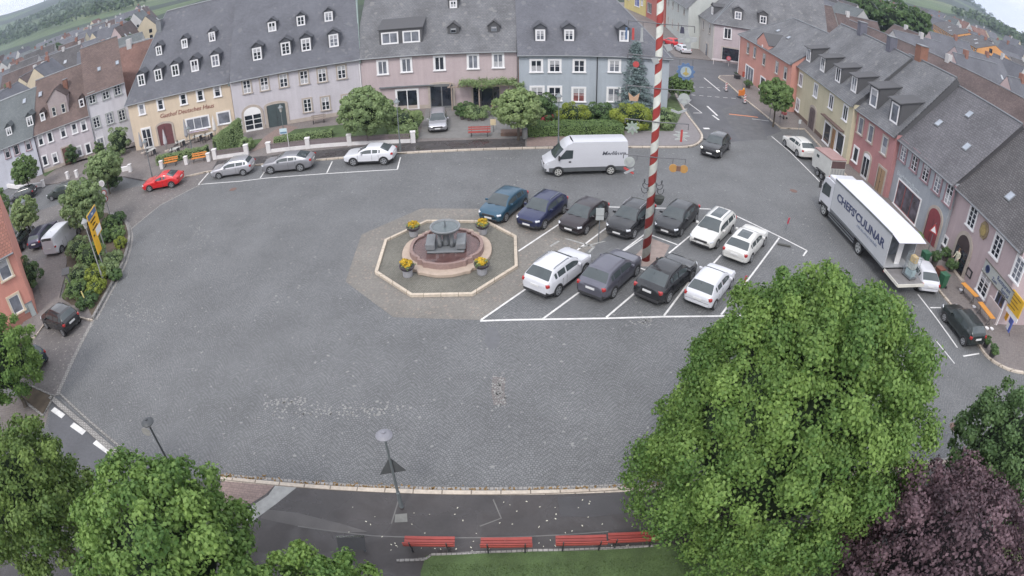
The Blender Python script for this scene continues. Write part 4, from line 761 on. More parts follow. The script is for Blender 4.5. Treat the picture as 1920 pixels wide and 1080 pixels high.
# ---- panel van
def panel_van():
    Fp, Rp = G(1053, 331), G(1138, 328); d = (Fp - Rp).normalized(); lf = Vector((-d.y, d.x, 0)); mid = (Fp + Rp) / 2 - lf * 1.0
    root = empty('panel_van', (mid.x, mid.y, .005), math.atan2(d.y, d.x), 'tall white panel van with dark lettering crossing the square before the hedge', 'van')
    wb = 4.1; xf = wb / 2 + 1.0; xr = -wb / 2 - 1.35; H = 2.75; W = 2.02; hw = W / 2
    P = [(xf, .55), (xf + .02, .85), (xf - .12, 1.1), (xf - .75, 1.42), (xf - 1.45, 2.2), (xf - 1.75, 2.5), (xf - 2.3, H), (xr + .25, H), (xr + .06, H - .1), (xr, 2.2), (xr - .02, .5), (xr + .1, .4), (xf - .1, .4)]
    wts = []
    def yw(x, z):
        y = hw
        if z > 1.3: y -= .16 * ((z - 1.3) / 1.45)**1.5
        if x > xf - .9: y -= .22 * ((x - (xf - .9)) / .9)**2
        return y
    zs = [.4, .55, .85, 1.1, 1.3, 1.42, 1.7, 2.0, 2.2, 2.4, 2.5, 2.62, 2.7]
    # side skin from horizontal slices
    def xfront(z):
        for (a, za), (b_, zb_) in zip([(xf - .1, .4)] + P[:7], P[:7]):
            if za <= z <= zb_ and zb_ > za: return a + (b_ - a) * (z - za) / (zb_ - za)
        return xf - 2.3
    b = MB(); n = 22; rows = []
    for z in zs:
        x1 = xfront(z); x0 = xr + (.0 if z < 2.3 else .1 * (z - 2.3)); rows.append([(x0 + (x1 - x0) * t / n, z) for t in range(n + 1)])
    for sg in (1, -1):
        vs = [(x, sg * yw(x, z), z) for r_ in rows for x, z in r_]; fs = [(i * (n + 1) + j, i * (n + 1) + j + 1, (i + 1) * (n + 1) + j + 1, (i + 1) * (n + 1) + j) for i in range(len(zs) - 1) for j in range(n)]
        b.add(vs, fs if sg > 0 else [f[::-1] for f in fs])
    k = len(zs); # roof, front and back skins
    vs = [(x, s_ * yw(x, z), z + (.05 if s_ == 0 else 0)) for x, z in rows[-1] for s_ in (1, .5, 0, -.5, -1)]
    vs = [(x, s_ * yw(x, 2.7), 2.7 + .06 * (1 - s_ * s_)) for x, z in rows[-1] for s_ in (1, .5, 0, -.5, -1)]
    b.add(vs, [(5 * i + j, 5 * i + j + 1, 5 * i + 5 + j + 1, 5 * i + 5 + j) for i in range(n) for j in range(4)])
    for idx in (0, n):
        vs = [(r_[idx][0] + (.1 * (1 - s_ * s_) if idx else 0), s_ * yw(*r_[idx]), r_[idx][1]) for r_ in rows for s_ in (1, .5, 0, -.5, -1)]; b.add(vs, [(5 * i + j, 5 * i + j + 1, 5 * i + 5 + j + 1, 5 * i + 5 + j) for i in range(k - 1) for j in range(4)])
    bo = b.build('body', paint('van_white', (.48, .485, .52), 0, .35), root, smooth=True); bm = bmesh.new(); bm.from_mesh(bo.data); bmesh.ops.remove_doubles(bm, verts=bm.verts, dist=.002); bmesh.ops.recalc_face_normals(bm, faces=bm.faces); bm.to_mesh(bo.data); bm.free(); bo.data.set_sharp_from_angle(angle=rad(40))
    b = MB(); 
    vs = [(xfront(z) + .02 + .1 * (1 - s_ * s_), s_ * (yw(xfront(z), z) - .06), z + .015) for z in (1.46, 1.7, 2.0, 2.18) for s_ in (1, .5, 0, -.5, -1)]; b.add(vs, [(5 * i + j, 5 * i + j + 1, 5 * i + 6 + j, 5 * i + 5 + j) for i in range(3) for j in range(4)]); b.build('windscreen', CGLASS, root, smooth=True)
    for sg in (1, -1):
        b = MB(); q = [(xf - .98, 1.38), (xf - 2.1, 1.45), (xf - 2.15, 2.1), (xf - 1.6, 2.12)]; vs = [(x, sg * (yw(x, z) + .012), z) for x, z in q]; b.add(vs, [(0, 1, 2, 3)]); b.build('side_window', CGLASS, root)
        b = MB(); b.box(xr + .0, xf - .3, sg * (hw - .02), sg * (hw + .012), .38, .72); b.build('lower_cladding', M('van_grey_plastic', (.08, .085, .09), .6, .1), root)
        for x in (wb / 2, -wb / 2):
            b = MB(); pts = [(x + .46 * math.cos(math.pi * k / 14), .38 + .46 * math.sin(math.pi * k / 14)) for k in range(15)]; b.xprism(pts, sg * (hw - .02), sg * (hw + .02)); b.build('wheel_arch', PLAST, root); wheel(root, x, sg * (hw - .07), .38, sg, M('steel_rim', (.4, .4, .38), .5, .1))
        b = MB(); b.obox((xf - .22, sg * .72, 1.0), .3, .3, .2, rz=-sg * .5, ry=-.3); b.build('headlight', LENS, root, bevel=.04)
        b = MB(); b.obox((xf - 1.05, sg * (hw + .12), 1.55), .14, .2, .38); b.build('mirror', PLAST, root, bevel=.03)
        b = MB(); b.box(xr - .03, xr + .1, sg * .82, sg * .98, .95, 1.4); b.build('tail_light', TAIL, root)
        b = MB(); b.box(xf - 1.98, xf - 1.8, sg * (hw), sg * (hw + .03), 1.12, 1.24); b.build('door_handle', DARK, root)
    b = MB(); b.box(xf - .02, xf + .06, -.6, .6, .72, .98); b.build('grille', PLAST, root, bevel=.02); b = MB(); b.box(xf - .15, xf + .07, -.85, .85, .4, .62); b.build('bumper', MATS['van_grey_plastic'], root, bevel=.04)
    txt('Medikura', .5, M('van_ink', (.05, .055, .07), .5, 0, fine=0), root, (xr + 1.15, hw - .035, 1.75), (rad(87), 0, math.pi), shear=.3, bold=.012)
panel_van()
# ---- lorry
def lorry():
    Fp, Rp = G(1551, 415), G(1617, 489); d = Vector((0.0, 1, 0)); rz = math.pi / 2 + .012; W = 2.5
    P0 = G(1560, 392, 1.1); x = 23.45 + W / 2; yF = 36.75
    root = empty('box_lorry', (x, yF, .005), rz, 'large white box lorry with blue lettering, tail platform lowered, in front of the shops', 'lorry')
    # local x forward, origin at front face of the box, y left (west)
    LB = 8.25; hw = W / 2; z0, z1 = 1.08, 3.5; WBX = M('box_shaded_white', (.44, .45, .47), .45, .05, .6, fine=.02)  # box white greyed: shade of the side turned from the light, as colour
    b = MB(); t = .06
    b.box(-LB, 0, hw - t, hw, z0, z1); b.box(-LB, 0, -hw, -hw + t, z0, z1); b.box(-LB, 0, -hw + t, hw - t, z0, z0 + .1); b.box(-t, 0, -hw + t, hw - t, z0 + .1, z1); b.build('cargo_box', WBX, root)
    b = MB(); b.box(-LB - .02, .02, -hw - .02, hw + .02, z1, z1 + .05); b.build('box_roof', M('roof_white', (.58, .58, .64), .5, .05), root)
    b = MB()
    for yy in (hw + .015, -hw - .015):
        b.box(-LB - .02, .02, yy - .025, yy + .025, z0 - .06, z0 + .06); b.box(-LB - .02, .02, yy - .022, yy + .022, z1 - .08, z1 + .06)
    b.build('edge_rails', ZINC, root)
    b = MB(); b.add([(-LB, -hw, z1 + .02), (-LB, hw, z1 + .02), (-LB - .95, hw - .02, z1 - .12), (-LB - .95, -hw + .02, z1 - .12), (-LB, -hw, z1 + .06), (-LB, hw, z1 + .06), (-LB - .95, hw - .02, z1 - .08), (-LB - .95, -hw + .02, z1 - .08)], [(0, 1, 2, 3), (7, 6, 5, 4), (0, 4, 5, 1), (1, 5, 6, 2), (2, 6, 7, 3), (3, 7, 4, 0)]); b.build('rear_flap', MATS['roof_white'], root)
    b = MB(); b.box(-LB + .3, -LB + .36, -.35, .12, z0 + .1, z1 - .1); b.build('inner_partition', WHITE, root)
    b = MB(); b.box(-LB + 1.5, -LB + 2.2, -1.1, 1.05, z0 + .1, z1 - .9); b.build('cargo', M('cargo_grey', (.2, .22, .25), .8, .4, 3.), root)
    b = MB(); b.box(-LB, 1.4, -.5, .5, .75, 1.02); b.build('chassis', PLAST, root)
    # cab
    b = MB(); pc = [(.12, .75), (2.05, .75), (2.1, 1.4), (2.0, 2.2), (1.72, 2.95), (1.2, 3.1), (.12, 3.1)]; b.xprism(pc, -1.2, 1.2); b.build('cab', PW, root, bevel=.06)
    b = MB(); b.add([(2.115, -1.05, 1.55), (2.115, 1.05, 1.55), (2.02, 1.05, 2.2), (2.02, -1.05, 2.2), (1.84, .98, 2.72), (1.84, -.98, 2.72)], [(0, 1, 2, 3), (3, 2, 4, 5)]); b.build('windscreen', CGLASS, root)
    for sg in (1, -1):
        b = MB(); b.add([(x_, sg * 1.212, z_) for x_, z_ in ((.55, 1.75), (1.85, 1.6), (1.78, 2.25), (1.5, 2.62), (.55, 2.62))], [(0, 1, 2, 3, 4)]); b.build('side_window', CGLASS, root)
        b = MB(); b.obox((1.9, sg * 1.42, 2.25), .12, .22, .6); b.obox((1.9, sg * 1.28, 2.5), .05, .25, .04); b.build('mirror', PLAST, root, bevel=.02)
        b = MB(); b.obox((2.1, sg * .9, .95), .12, .42, .2); b.build('headlight', LENS, root, bevel=.02)
        b = MB(); b.box(.5, 1.75, sg * 1.2, sg * 1.225, .8, 1.0); b.build('cab_step', PLAST, root)
        for xx in (1.1, -4.7):
            wheel(root, xx, sg * (hw - .17), .5, sg, M('truck_rim', (.35, .36, .36), .5, .1))
        b = MB()
        for z in (.42, .62, .82): b.box(-3.95, .2, sg * (hw - .1), sg * (hw - .06), z, z + .1)
        b.build('side_guard', ZINC, root)
        b = MB(); b.box(-5.4, -4.0, sg * (hw - .28), sg * (hw - .04), 1.0, 1.05); b.build('mudguard', PLAST, root)
        b = MB(); b.box(-LB - .03, -LB + .02, sg * .8, sg * 1.15, .75, .9); b.build('tail_light', TAIL, root)
    b = MB(); b.box(2.05, 2.14, -1.15, 1.15, .45, .85); b.build('bumper', PLAST, root, bevel=.03); b = MB(); b.box(2.09, 2.125, -.8, .8, 1.0, 1.45); b.build('grille', PLAST, root)
    b = MB(); b.box(.2, 1.3, -1.1, 1.1, 3.1, 3.35); b.build('roof_deflector', PW, root, bevel=.1)
    INK = M('lorry_ink', (.05, .06, .12), .5, 0, fine=0)
    txt("CHEFS'CULINAR", .8, INK, root, (-4.15, hw + .012, 2.4), (rad(90), 0, math.pi), sx=1.22, bold=.02); txt('...DER RICHTIGE PARTNER', .26, M('lorry_ink2', (.25, .28, .36), .5, 0, fine=0), root, (-5.4, hw + .012, 1.86), (rad(90), 0, math.pi))
    # platform
    b = MB(); b.box(-LB - 2.0, -LB - .15, -hw + .05, hw - .05, .98, 1.06); pf = b.build('tail_platform', M('platform_grey', (.2, .19, .19), .6, .15), root)
    b = MB(); b.box(-LB - 2.06, -LB - 2.0, -hw + .05, hw - .05, .9, 1.1); b.box(-LB - 2.0, -LB - .15, hw - .05, hw + .02, .93, 1.12); b.build('platform_edge', M('cream_metal', (.6, .58, .52), .5, .1), pf)
    [MB().tube([(-LB - .2, yy, .95), (-LB + .6, yy, .6)], .05, 6).build('lift_arm', PLAST, pf) for yy in (.6, -.6)]
    Mw = Matrix.Translation(root.location) @ Matrix.Rotation(rz, 4, 'Z')
    # roll cage on the platform
    q = Mw @ Vector((-LB - 1.15, -.35, 1.07)); rc = empty('roll_cage', q, rz + .2, 'wire roll cage loaded with boxes standing on the lorry platform', 'roll cage')
    b = MB(); 
    for xx in (-.4, .4):
        for yy in (-.35, .35): b.tube([(xx, yy, .1), (xx, yy, 1.65)], .018, 5)
        for zz in np.arange(.25, 1.7, .16): b.tube([(xx, -.35, zz), (xx, .35, zz)], .009, 4)
    for yy in (.35,):
        for zz in np.arange(.25, 1.7, .16): b.tube([(-.4, yy, zz), (.4, yy, zz)], .009, 4)
    b.build('cage', M('wire_grey', (.3, .35, .38), .5, .05, metal=.5), rc); b = MB(); b.box(-.42, .42, -.37, .37, .09, .14); b.build('base', ZINC, rc)
    for xx in (-.35, .35):
        for yy in (-.3, .3): b = MB(); b.tube([(xx, yy - .015, .045), (xx, yy + .015, .045)], .045, 10); b.build('castor', RUB, rc)
    for (x_, y_, z_, s_, c_, nm) in ((0, 0, .15, .6, (.3, .38, .4), 'pale blue crate in the roll cage on the platform'), (.02, .0, .66, .5, (.42, .44, .42), 'white carton stacked in the middle of the roll cage'), (-.02, .02, 1.12, .46, (.5, .38, .2), 'tan carton on top inside the roll cage')):
        b = MB(); b.box(x_ - s_ / 2, x_ + s_ / 2, y_ - s_ / 2 + .03, y_ + s_ / 2 - .03, 0, .44); o = b.build('carton', M('carton%d' % int(z_ * 10), c_, .8, .3, 5.), bevel=.01); o.location = rc.location + Vector((0, 0, z_)); o.rotation_euler = (0, 0, rz + .2); tag(o, nm, 'box')
lorry()
# ---- horse trailer
def trailer():
    a, c = G(1525, 322), G(1531, 331); p = G(1543, 318)
    root = empty('horse_trailer', (27.95, 45.6, .005), math.pi / 2 + .06, 'grey white horse trailer with reddish roof between the cream car and the lorry', 'trailer'); W = 1.75; hw = W / 2
    WT = M('trailer_white', (.5, .5, .48), .5, .08); b = MB(); pts = [(-1.6, .45), (1.5, .45), (1.75, 1.2), (1.45, 2.25), (-1.6, 2.25)]; b.xprism(pts, -hw + .02, hw - .02); b.build('body', WT, root, bevel=.04)
    b = MB(); b.xprism([(1.6, 2.0), (1.45, 2.3), (-1.62, 2.36), (-1.62, 2.22), (1.4, 2.15)], -hw, hw); b.build('roof', M('trailer_roof', (.32, .2, .19), .5, .1), root, bevel=.04)
    b = MB(); b.box(-1.66, -1.6, -hw + .08, hw - .08, .4, 1.5); b.build('ramp', M('trailer_ramp', (.36, .36, .35), .6, .1), root)
    b = MB()
    for k in range(5): b.box(-1.69, -1.66, -.7 + k * .33, -.66 + k * .33, .45, 1.45)
    b.build('ramp_rib', ZINC, root); b = MB(); b.box(-1.63, -1.6, -hw + .1, hw - .1, 1.52, 2.18); b.build('rear_curtain', M('curtain_brown', (.1, .06, .06), .8), root)
    for sg in (1, -1):
        b = MB(); b.box(.5, .95, sg * (hw - .02), sg * (hw + .005), 1.6, 1.85); b.build('side_window', CGLASS, root); b = MB(); b.box(-1.0, .5, sg * (hw - .05), sg * (hw + .2), .66, .72); b.build('mudguard', PLAST, root)
        for x in (-.6, .12): wheel(root, x, sg * (hw + .06), .31, sg)
        b = MB(); b.box(-1.68, -1.62, sg * .75, sg * .86, .5, .8); b.build('tail_light', TAIL, root)
    b = MB(); b.tube([(1.5, .5, .45), (2.6, 0, .45)], .04, 6); b.tube([(1.5, -.5, .45), (2.6, 0, .45)], .04, 6); b.tube([(2.4, 0, .45), (2.4, 0, .05)], .03, 6); b.build('drawbar', ZINC, root)
trailer()
# ---------------------------------------------------------------- plants
def leaf_mesh(name, P, Nn, size, mat, parent=None, aspect=.75, tint=None, droop=.0, lo=.7):
    P = np.asarray(P, float); n = len(P); Nn = Nn + RNG.normal(0, .45, (n, 3)); Nn /= np.linalg.norm(Nn, axis=1)[:, None]
    A = np.cross(Nn, RNG.normal(0, 1, (n, 3))); A /= np.linalg.norm(A, axis=1)[:, None] + 1e-9
    A[:, 2] -= droop; A /= np.linalg.norm(A, axis=1)[:, None]; Bv = np.cross(Nn, A)
    s = size * RNG.uniform(lo, 1.3, (n, 1)); A = A * s; Bv = Bv * s * aspect
    V = np.empty((n, 4, 3)); V[:, 0] = P - A * .5; V[:, 1] = P + Bv * .5 - A * .05; V[:, 2] = P + A * .5; V[:, 3] = P - Bv * .5 - A * .05
    me = bpy.data.meshes.new(name); me.vertices.add(n * 4); me.vertices.foreach_set('co', V.ravel()); me.loops.add(n * 4); me.loops.foreach_set('vertex_index', np.arange(n * 4, dtype=np.int32))
    me.polygons.add(n); me.polygons.foreach_set('loop_start', np.arange(0, n * 4, 4, dtype=np.int32)); me.polygons.foreach_set('loop_total', np.full(n, 4, np.int32)); me.update(calc_edges=True)
    t = RNG.random(n) if tint is None else np.clip(tint + RNG.normal(0, .18, n), 0, 1)
    at = me.attributes.new('tint', 'FLOAT', 'FACE'); at.data.foreach_set('value', t.astype(np.float32))
    return mesh_obj(name, me, mat, parent)
def crown_pts(c, r, rz, n, clumps=60, cr=.27, low=-.75, seed=0, inner=.15, up=.35, pw=.5, shape=None):
    g = np.random.default_rng(seed); i_ = np.arange(clumps) + .5; zz = 1 - (1 - low) * i_ / clumps; aa = i_ * 2.39996; q_ = np.sqrt(1 - zz**2); d = np.stack([q_ * np.cos(aa), q_ * np.sin(aa), zz], 1) + g.normal(0, .07 + .6 / clumps, (clumps, 3)); d /= np.linalg.norm(d, axis=1)[:, None]
    f = g.uniform(.68, .92, (len(d), 1)); C = d * f * np.array([r, r, rz])
    crs = r * cr * g.uniform(.6, 1.3, len(d)); ct = g.random(len(d))
    w = crs**2; k = g.choice(len(d), n, p=w / w.sum()); dd = g.normal(0, 1, (n, 3)); dd[:, 2] += up; dd /= np.linalg.norm(dd, axis=1)[:, None]
    od = d[k]; dd = dd + od * .55; dd /= np.linalg.norm(dd, axis=1)[:, None]
    P = C[k] + dd * (crs[k] * (1 - inner * g.random(n)**pw * 2))[:, None] * np.array([1, 1, .8])
    m = n // 9; i_ = g.choice(n, m, replace=False); u_ = g.normal(0, 1, (m, 3)); u_[:, 2] += .25; u_ /= np.linalg.norm(u_, axis=1)[:, None]; P[i_] = u_ * np.array([r, r, rz]) * g.uniform(.62, .84, (m, 1)); dd[i_] = u_
    if shape is not None: P = shape(P, g)
    return P + np.array(c), dd, ct[k]
def trunk_mb(b, h, r, R, n=5, seed=0, spread=.5, top=None):
    g = random.Random(seed); b.tube([(0, 0, 0), (.03, .02, h * .35), (0, 0, h)], [r * 1.3, r, r * .8], 9)
    for k in range(n):
        a = 2 * math.pi * k / n + g.random(); x, y = math.cos(a) * R * spread, math.sin(a) * R * spread; zt = (top or h + R) * g.uniform(.85, 1.05)
        b.tube([(0, 0, h * .9), (x * .4, y * .4, h + (zt - h) * .45), (x, y, zt)], [r * .55, r * .38, r * .12], 6)
BARK = M('bark', (.09, .075, .06), .95, .25, 6., bump=.5)
LF_LIND = leafmat('linden_leaf', (.085, .17, .045), (.25, .37, .1), .38); LF_DARK = leafmat('dark_leaf', (.06, .115, .045), (.125, .2, .07)); LF_PUR = leafmat('purple_leaf', (.06, .038, .047), (.2, .125, .145), .2)
LF_FR = leafmat('fresh_leaf', (.17, .24, .1), (.31, .39, .17)); LF_SPR = leafmat('spruce_needle', (.1, .14, .14), (.2, .26, .26), .05); LF_YEL = leafmat('yellowgreen_leaf', (.15, .2, .03), (.33, .38, .07)); LF_MAP = leafmat('maple_leaf', (.1, .165, .055), (.19, .28, .1))
LF_MID = leafmat('mid_leaf', (.16, .23, .1), (.27, .35, .16)); LF_RED = leafmat('red_blossom', (.4, .05, .07), (.6, .15, .18), .1)
def tree(label, x, y, cz, r, rz, n, size, lm, name='broadleaf_tree', tr=.16, group=None, clumps=110, seed=1, low=-.75, cr=.19, z0=.0, droop=.1, shape=None, core=True, inner=.15):
    root = empty(name, (x, y, z0), random.random() * 0, label, 'tree', group); th = max(.6, cz - z0 - rz * .8)
    b = MB(); trunk_mb(b, th, tr, r, 6, seed, .5, cz - z0 + rz * .3); b.build('trunk', BARK, root)
    P, D, ct = crown_pts((0, 0, cz - z0), r, rz, n, clumps, cr, low, seed, shape=shape, inner=inner)
    cr_ = leaf_mesh('crown', P, D, size, lm, root, tint=ct * .6 + .2, droop=droop, lo=.75)
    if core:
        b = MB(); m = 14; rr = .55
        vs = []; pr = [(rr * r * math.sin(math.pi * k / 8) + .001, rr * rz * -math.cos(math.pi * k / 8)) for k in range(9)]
        b.lathe(pr, (0, 0, cz - z0), 12); b.build('inner_foliage', M('inner_foliage_' + lm.name, {LF_PUR: (.012, .008, .01)}.get(lm, (.012, .025, .008)), .95, .3, 3.), cr_)  # dark solid core; the crown's inner shade is put into its colour
    return root
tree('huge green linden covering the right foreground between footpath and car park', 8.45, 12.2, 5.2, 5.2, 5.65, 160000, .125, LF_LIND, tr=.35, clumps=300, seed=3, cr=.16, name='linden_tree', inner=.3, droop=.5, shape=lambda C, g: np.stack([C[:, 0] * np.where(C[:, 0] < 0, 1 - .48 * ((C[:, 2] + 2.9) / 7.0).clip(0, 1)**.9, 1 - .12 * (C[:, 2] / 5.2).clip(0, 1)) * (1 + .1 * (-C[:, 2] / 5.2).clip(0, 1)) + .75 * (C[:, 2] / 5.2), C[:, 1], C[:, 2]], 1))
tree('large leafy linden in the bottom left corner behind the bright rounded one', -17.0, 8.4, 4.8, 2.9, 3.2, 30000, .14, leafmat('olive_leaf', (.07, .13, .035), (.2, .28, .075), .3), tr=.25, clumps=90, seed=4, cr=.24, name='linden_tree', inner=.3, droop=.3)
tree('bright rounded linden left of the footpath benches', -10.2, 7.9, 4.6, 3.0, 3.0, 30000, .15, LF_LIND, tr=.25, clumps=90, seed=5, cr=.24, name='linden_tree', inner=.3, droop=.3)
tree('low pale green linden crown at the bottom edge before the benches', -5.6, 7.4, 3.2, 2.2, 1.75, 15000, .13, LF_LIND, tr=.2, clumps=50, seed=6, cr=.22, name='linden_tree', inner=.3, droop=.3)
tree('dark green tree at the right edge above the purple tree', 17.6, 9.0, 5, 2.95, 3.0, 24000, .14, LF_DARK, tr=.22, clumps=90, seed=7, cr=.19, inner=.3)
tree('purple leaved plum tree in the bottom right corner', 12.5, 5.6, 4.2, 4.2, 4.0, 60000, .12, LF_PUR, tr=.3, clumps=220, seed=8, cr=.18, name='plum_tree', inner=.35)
tree('round linden at the left edge half covering the dark blue car', -27.3, 17.4, 3.2, 2.7, 2.8, 18000, .16, LF_LIND, tr=.14, clumps=60, seed=9, cr=.23, name='linden_tree', inner=.3, droop=.3)
tree('round headed tree behind the yellow direction sign', -35.4, 37.9, 2.9, 2.25, 2.3, 9000, .2, LF_MID, tr=.1, seed=10, group=None, z0=.0)
tree('clipped round tree in front of the pale bluish house', -56.3, 50.9, 3, 1.95, 1.95, 6000, .2, LF_MAP, tr=.1, seed=11)
tree('wide low round tree between the mauve house and the terrace', -39.3, 46.8, 2.9, 2.3, 1.7, 8000, .2, LF_MID, tr=.1, seed=12)
tree('large round clipped tree before the lilac house', -12.8, 52.8, 3.3, 2.6, 2.4, 11000, .2, LF_MID, tr=.12, seed=13)
tree('broad round tree beside the driveway bench', .8, 52.1, 3.1, 2.2, 1.9, 9000, .2, LF_FR, tr=.12, seed=14)
tree('round street tree on the pavement before the yellow house', 28.1, 59.1, 3.6, 2.1, 1.9, 7000, .2, LF_MAP, tr=.1, seed=15)
tree('round green bush tree behind the spruce at the street corner', 19.3, 66.6, 1.9, 1.6, 1.5, 4000, .2, LF_MAP, tr=.08, seed=16)
tree('tree cut by the left edge below the bluish house', -51.5, 40.2, 3, 2.2, 2.3, 6000, .2, LF_MAP, tr=.1, seed=17)
tree('small bright tree beside the leftmost parked cars', -44.4, 38.4, 2.7, 1.65, 1.7, 5000, .2, LF_FR, tr=.08, seed=18)
# spruce
def spruce(x, y, H, R):
    root = empty('blue_spruce', (x, y, .1), 0, 'blue spruce standing in front of the pale blue house', 'tree'); b = MB(); b.tube([(0, 0, 0), (0, 0, H)], [.18, .03], 8); b.build('trunk', BARK, root)
    P = []; D = []; g = np.random.default_rng(5); T = []
    for k in range(150):
        t = (k / 150)**1.25; z = .5 + t * (H - .6); L_ = R * (1 - z / H)**.8 * g.uniform(.8, 1.1) + .12; a = k * 2.4 + g.normal(0, .2); m = int(30 + 70 * L_)
        s = g.random(m)**.6; px = np.cos(a) * s * L_; py = np.sin(a) * s * L_; sp = g.normal(0, .16 + .12 * s, m); px += -np.sin(a) * sp; py += np.cos(a) * sp
        P.append(np.stack([px, py, z - s * L_ * .22 + g.normal(0, .04, m)], 1)); D.append(np.tile([np.cos(a) * .4, np.sin(a) * .4, .8], (m, 1))); T.append(np.full(m, g.random() * .6 + .2))
    leaf_mesh('crown', np.vstack(P), np.vstack(D), .2, LF_SPR, root, aspect=.45, tint=np.concatenate(T), droop=.2)
p = G(1190, 208); spruce(p.x, p.y + .6, 7.6, 2.5)
def bush(label, px, py, r, rz, lm, name='bush', n=1800, size=.14, seed=0, z0=.12, cat='bush', group=None, clumps=16, at=None):
    p = at or G(px, py, z0); root = empty(name, (p.x, p.y, z0), 0, label, cat, group)
    P, D, ct = crown_pts((0, 0, rz * .75), r, rz, n, clumps, .34, -.55, seed + 100); P[:, 2] = np.maximum(P[:, 2], .02); cr_ = leaf_mesh('foliage', P, D, size, lm, root, tint=ct * .5 + .25)
    b = MB(); pr = [(.66 * r * math.sin(math.pi * k / 8) + .001, .66 * rz * -math.cos(math.pi * k / 8)) for k in range(9)]; b.lathe(pr, (0, 0, rz * .8), 12); b.build('inner_foliage', M('inner_foliage_b', (.014, .028, .01), .95, .3, 3.), cr_)  # near-black core behind the leaves, shade inside the bush given as colour
    return root
def hedge(label, pts, w, h0, lm, h1=None, n=5000, size=.1, z0=.12, name='hedge', cat='hedge'):
    p0, p1 = G(*pts[0], z0), G(*pts[1], z0); L_ = (p1 - p0).length; rz = math.atan2(p1.y - p0.y, p1.x - p0.x); h1 = h1 or h0
    root = empty(name, (p0.x, p0.y, z0), rz, label, cat); g = RNG
    u = g.random(n) * L_; hh = h0 + (h1 - h0) * u / L_; f = g.random(n); top = f < .45; front = (f >= .45) & (f < .75); y = np.where(top, (g.random(n) - .5) * w, np.where(front, -w / 2, w / 2)); z = np.where(top, hh, g.random(n) * hh)
    un = np.sin(u * 2.1) * .05 + np.sin(u * 5.3 + 1) * .04
    P = np.stack([u, y + g.normal(0, .05, n) + np.where(top, 0, un * np.sign(y)), z + g.normal(0, .05, n) + np.where(top, un, 0)], 1); Nn = np.stack([np.zeros(n), np.where(top, 0, np.sign(y)), np.where(top, 1, .3)], 1)
    o = leaf_mesh('foliage', P, Nn, size, lm, root)
    b = MB(); i = .07; b.add([(i, -w / 2 + i, 0), (L_ - i, -w / 2 + i, 0), (L_ - i, w / 2 - i, 0), (i, w / 2 - i, 0), (i, -w / 2 + i, h0 - i), (L_ - i, -w / 2 + i, h1 - i), (L_ - i, w / 2 - i, h1 - i), (i, w / 2 - i, h0 - i)], [(0, 3, 2, 1), (4, 5, 6, 7), (0, 1, 5, 4), (1, 2, 6, 5), (2, 3, 7, 6), (3, 0, 4, 7)]); b.build('inner_foliage', M('inner_foliage_h', (.02, .04, .012), .95, .3, 3.), o)  # dark block inside the hedge, its shaded depth painted in
    return root
# gardens
sheet('garden_grass_west', gp((408, 296), (500, 275), (492, 262), (445, 268), (415, 282)), .128, GRASS)
sheet('garden_grass', gp((508, 275), (655, 260), (775, 256), (795, 225), (785, 212), (700, 230), (600, 240), (540, 246)), .128, GRASS)
sheet('garden_path', gp((470, 288), (504, 276), (560, 240), (530, 236), (497, 258)), .132, PAVER_R)
sheet('garden_soil', gp((990, 252), (1262, 248), (1280, 210), (1262, 175), (1240, 205), (980, 202), (985, 230)), .128, M('garden_ground', (.07, .1, .04), .95, .3, 2.))
sheet('side_lawn_north', gp((85, 333), (100, 322), (118, 310), (105, 305), (75, 322)), .128, GRASS)
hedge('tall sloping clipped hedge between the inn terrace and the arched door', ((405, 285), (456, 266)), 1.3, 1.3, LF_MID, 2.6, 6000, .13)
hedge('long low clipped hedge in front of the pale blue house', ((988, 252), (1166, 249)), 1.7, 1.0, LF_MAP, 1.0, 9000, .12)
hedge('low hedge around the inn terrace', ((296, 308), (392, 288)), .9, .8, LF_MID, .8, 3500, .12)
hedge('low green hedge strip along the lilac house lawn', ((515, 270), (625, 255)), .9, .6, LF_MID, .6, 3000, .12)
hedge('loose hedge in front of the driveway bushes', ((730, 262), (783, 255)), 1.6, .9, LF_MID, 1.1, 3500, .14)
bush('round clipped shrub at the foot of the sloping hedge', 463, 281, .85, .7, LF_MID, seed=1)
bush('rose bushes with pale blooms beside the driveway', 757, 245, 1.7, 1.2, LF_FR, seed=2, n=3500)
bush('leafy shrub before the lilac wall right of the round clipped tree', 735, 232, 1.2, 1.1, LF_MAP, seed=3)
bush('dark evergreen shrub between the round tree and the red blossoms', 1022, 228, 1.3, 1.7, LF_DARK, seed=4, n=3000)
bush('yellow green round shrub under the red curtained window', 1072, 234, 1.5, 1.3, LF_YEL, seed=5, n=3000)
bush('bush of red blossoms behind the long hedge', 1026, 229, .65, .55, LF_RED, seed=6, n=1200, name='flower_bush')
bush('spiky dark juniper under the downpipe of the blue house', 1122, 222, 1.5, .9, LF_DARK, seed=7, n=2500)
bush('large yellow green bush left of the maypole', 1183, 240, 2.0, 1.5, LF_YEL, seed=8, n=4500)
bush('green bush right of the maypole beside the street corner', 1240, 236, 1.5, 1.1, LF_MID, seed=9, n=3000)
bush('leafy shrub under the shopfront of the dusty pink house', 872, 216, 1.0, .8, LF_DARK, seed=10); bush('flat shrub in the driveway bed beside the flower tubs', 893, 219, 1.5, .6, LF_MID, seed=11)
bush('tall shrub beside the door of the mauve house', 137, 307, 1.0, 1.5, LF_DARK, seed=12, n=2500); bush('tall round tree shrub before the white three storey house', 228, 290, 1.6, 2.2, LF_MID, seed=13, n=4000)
bush('shrub hugging the wall corner of the white three storey house', 188, 290, .8, 1.1, LF_MAP, seed=14)
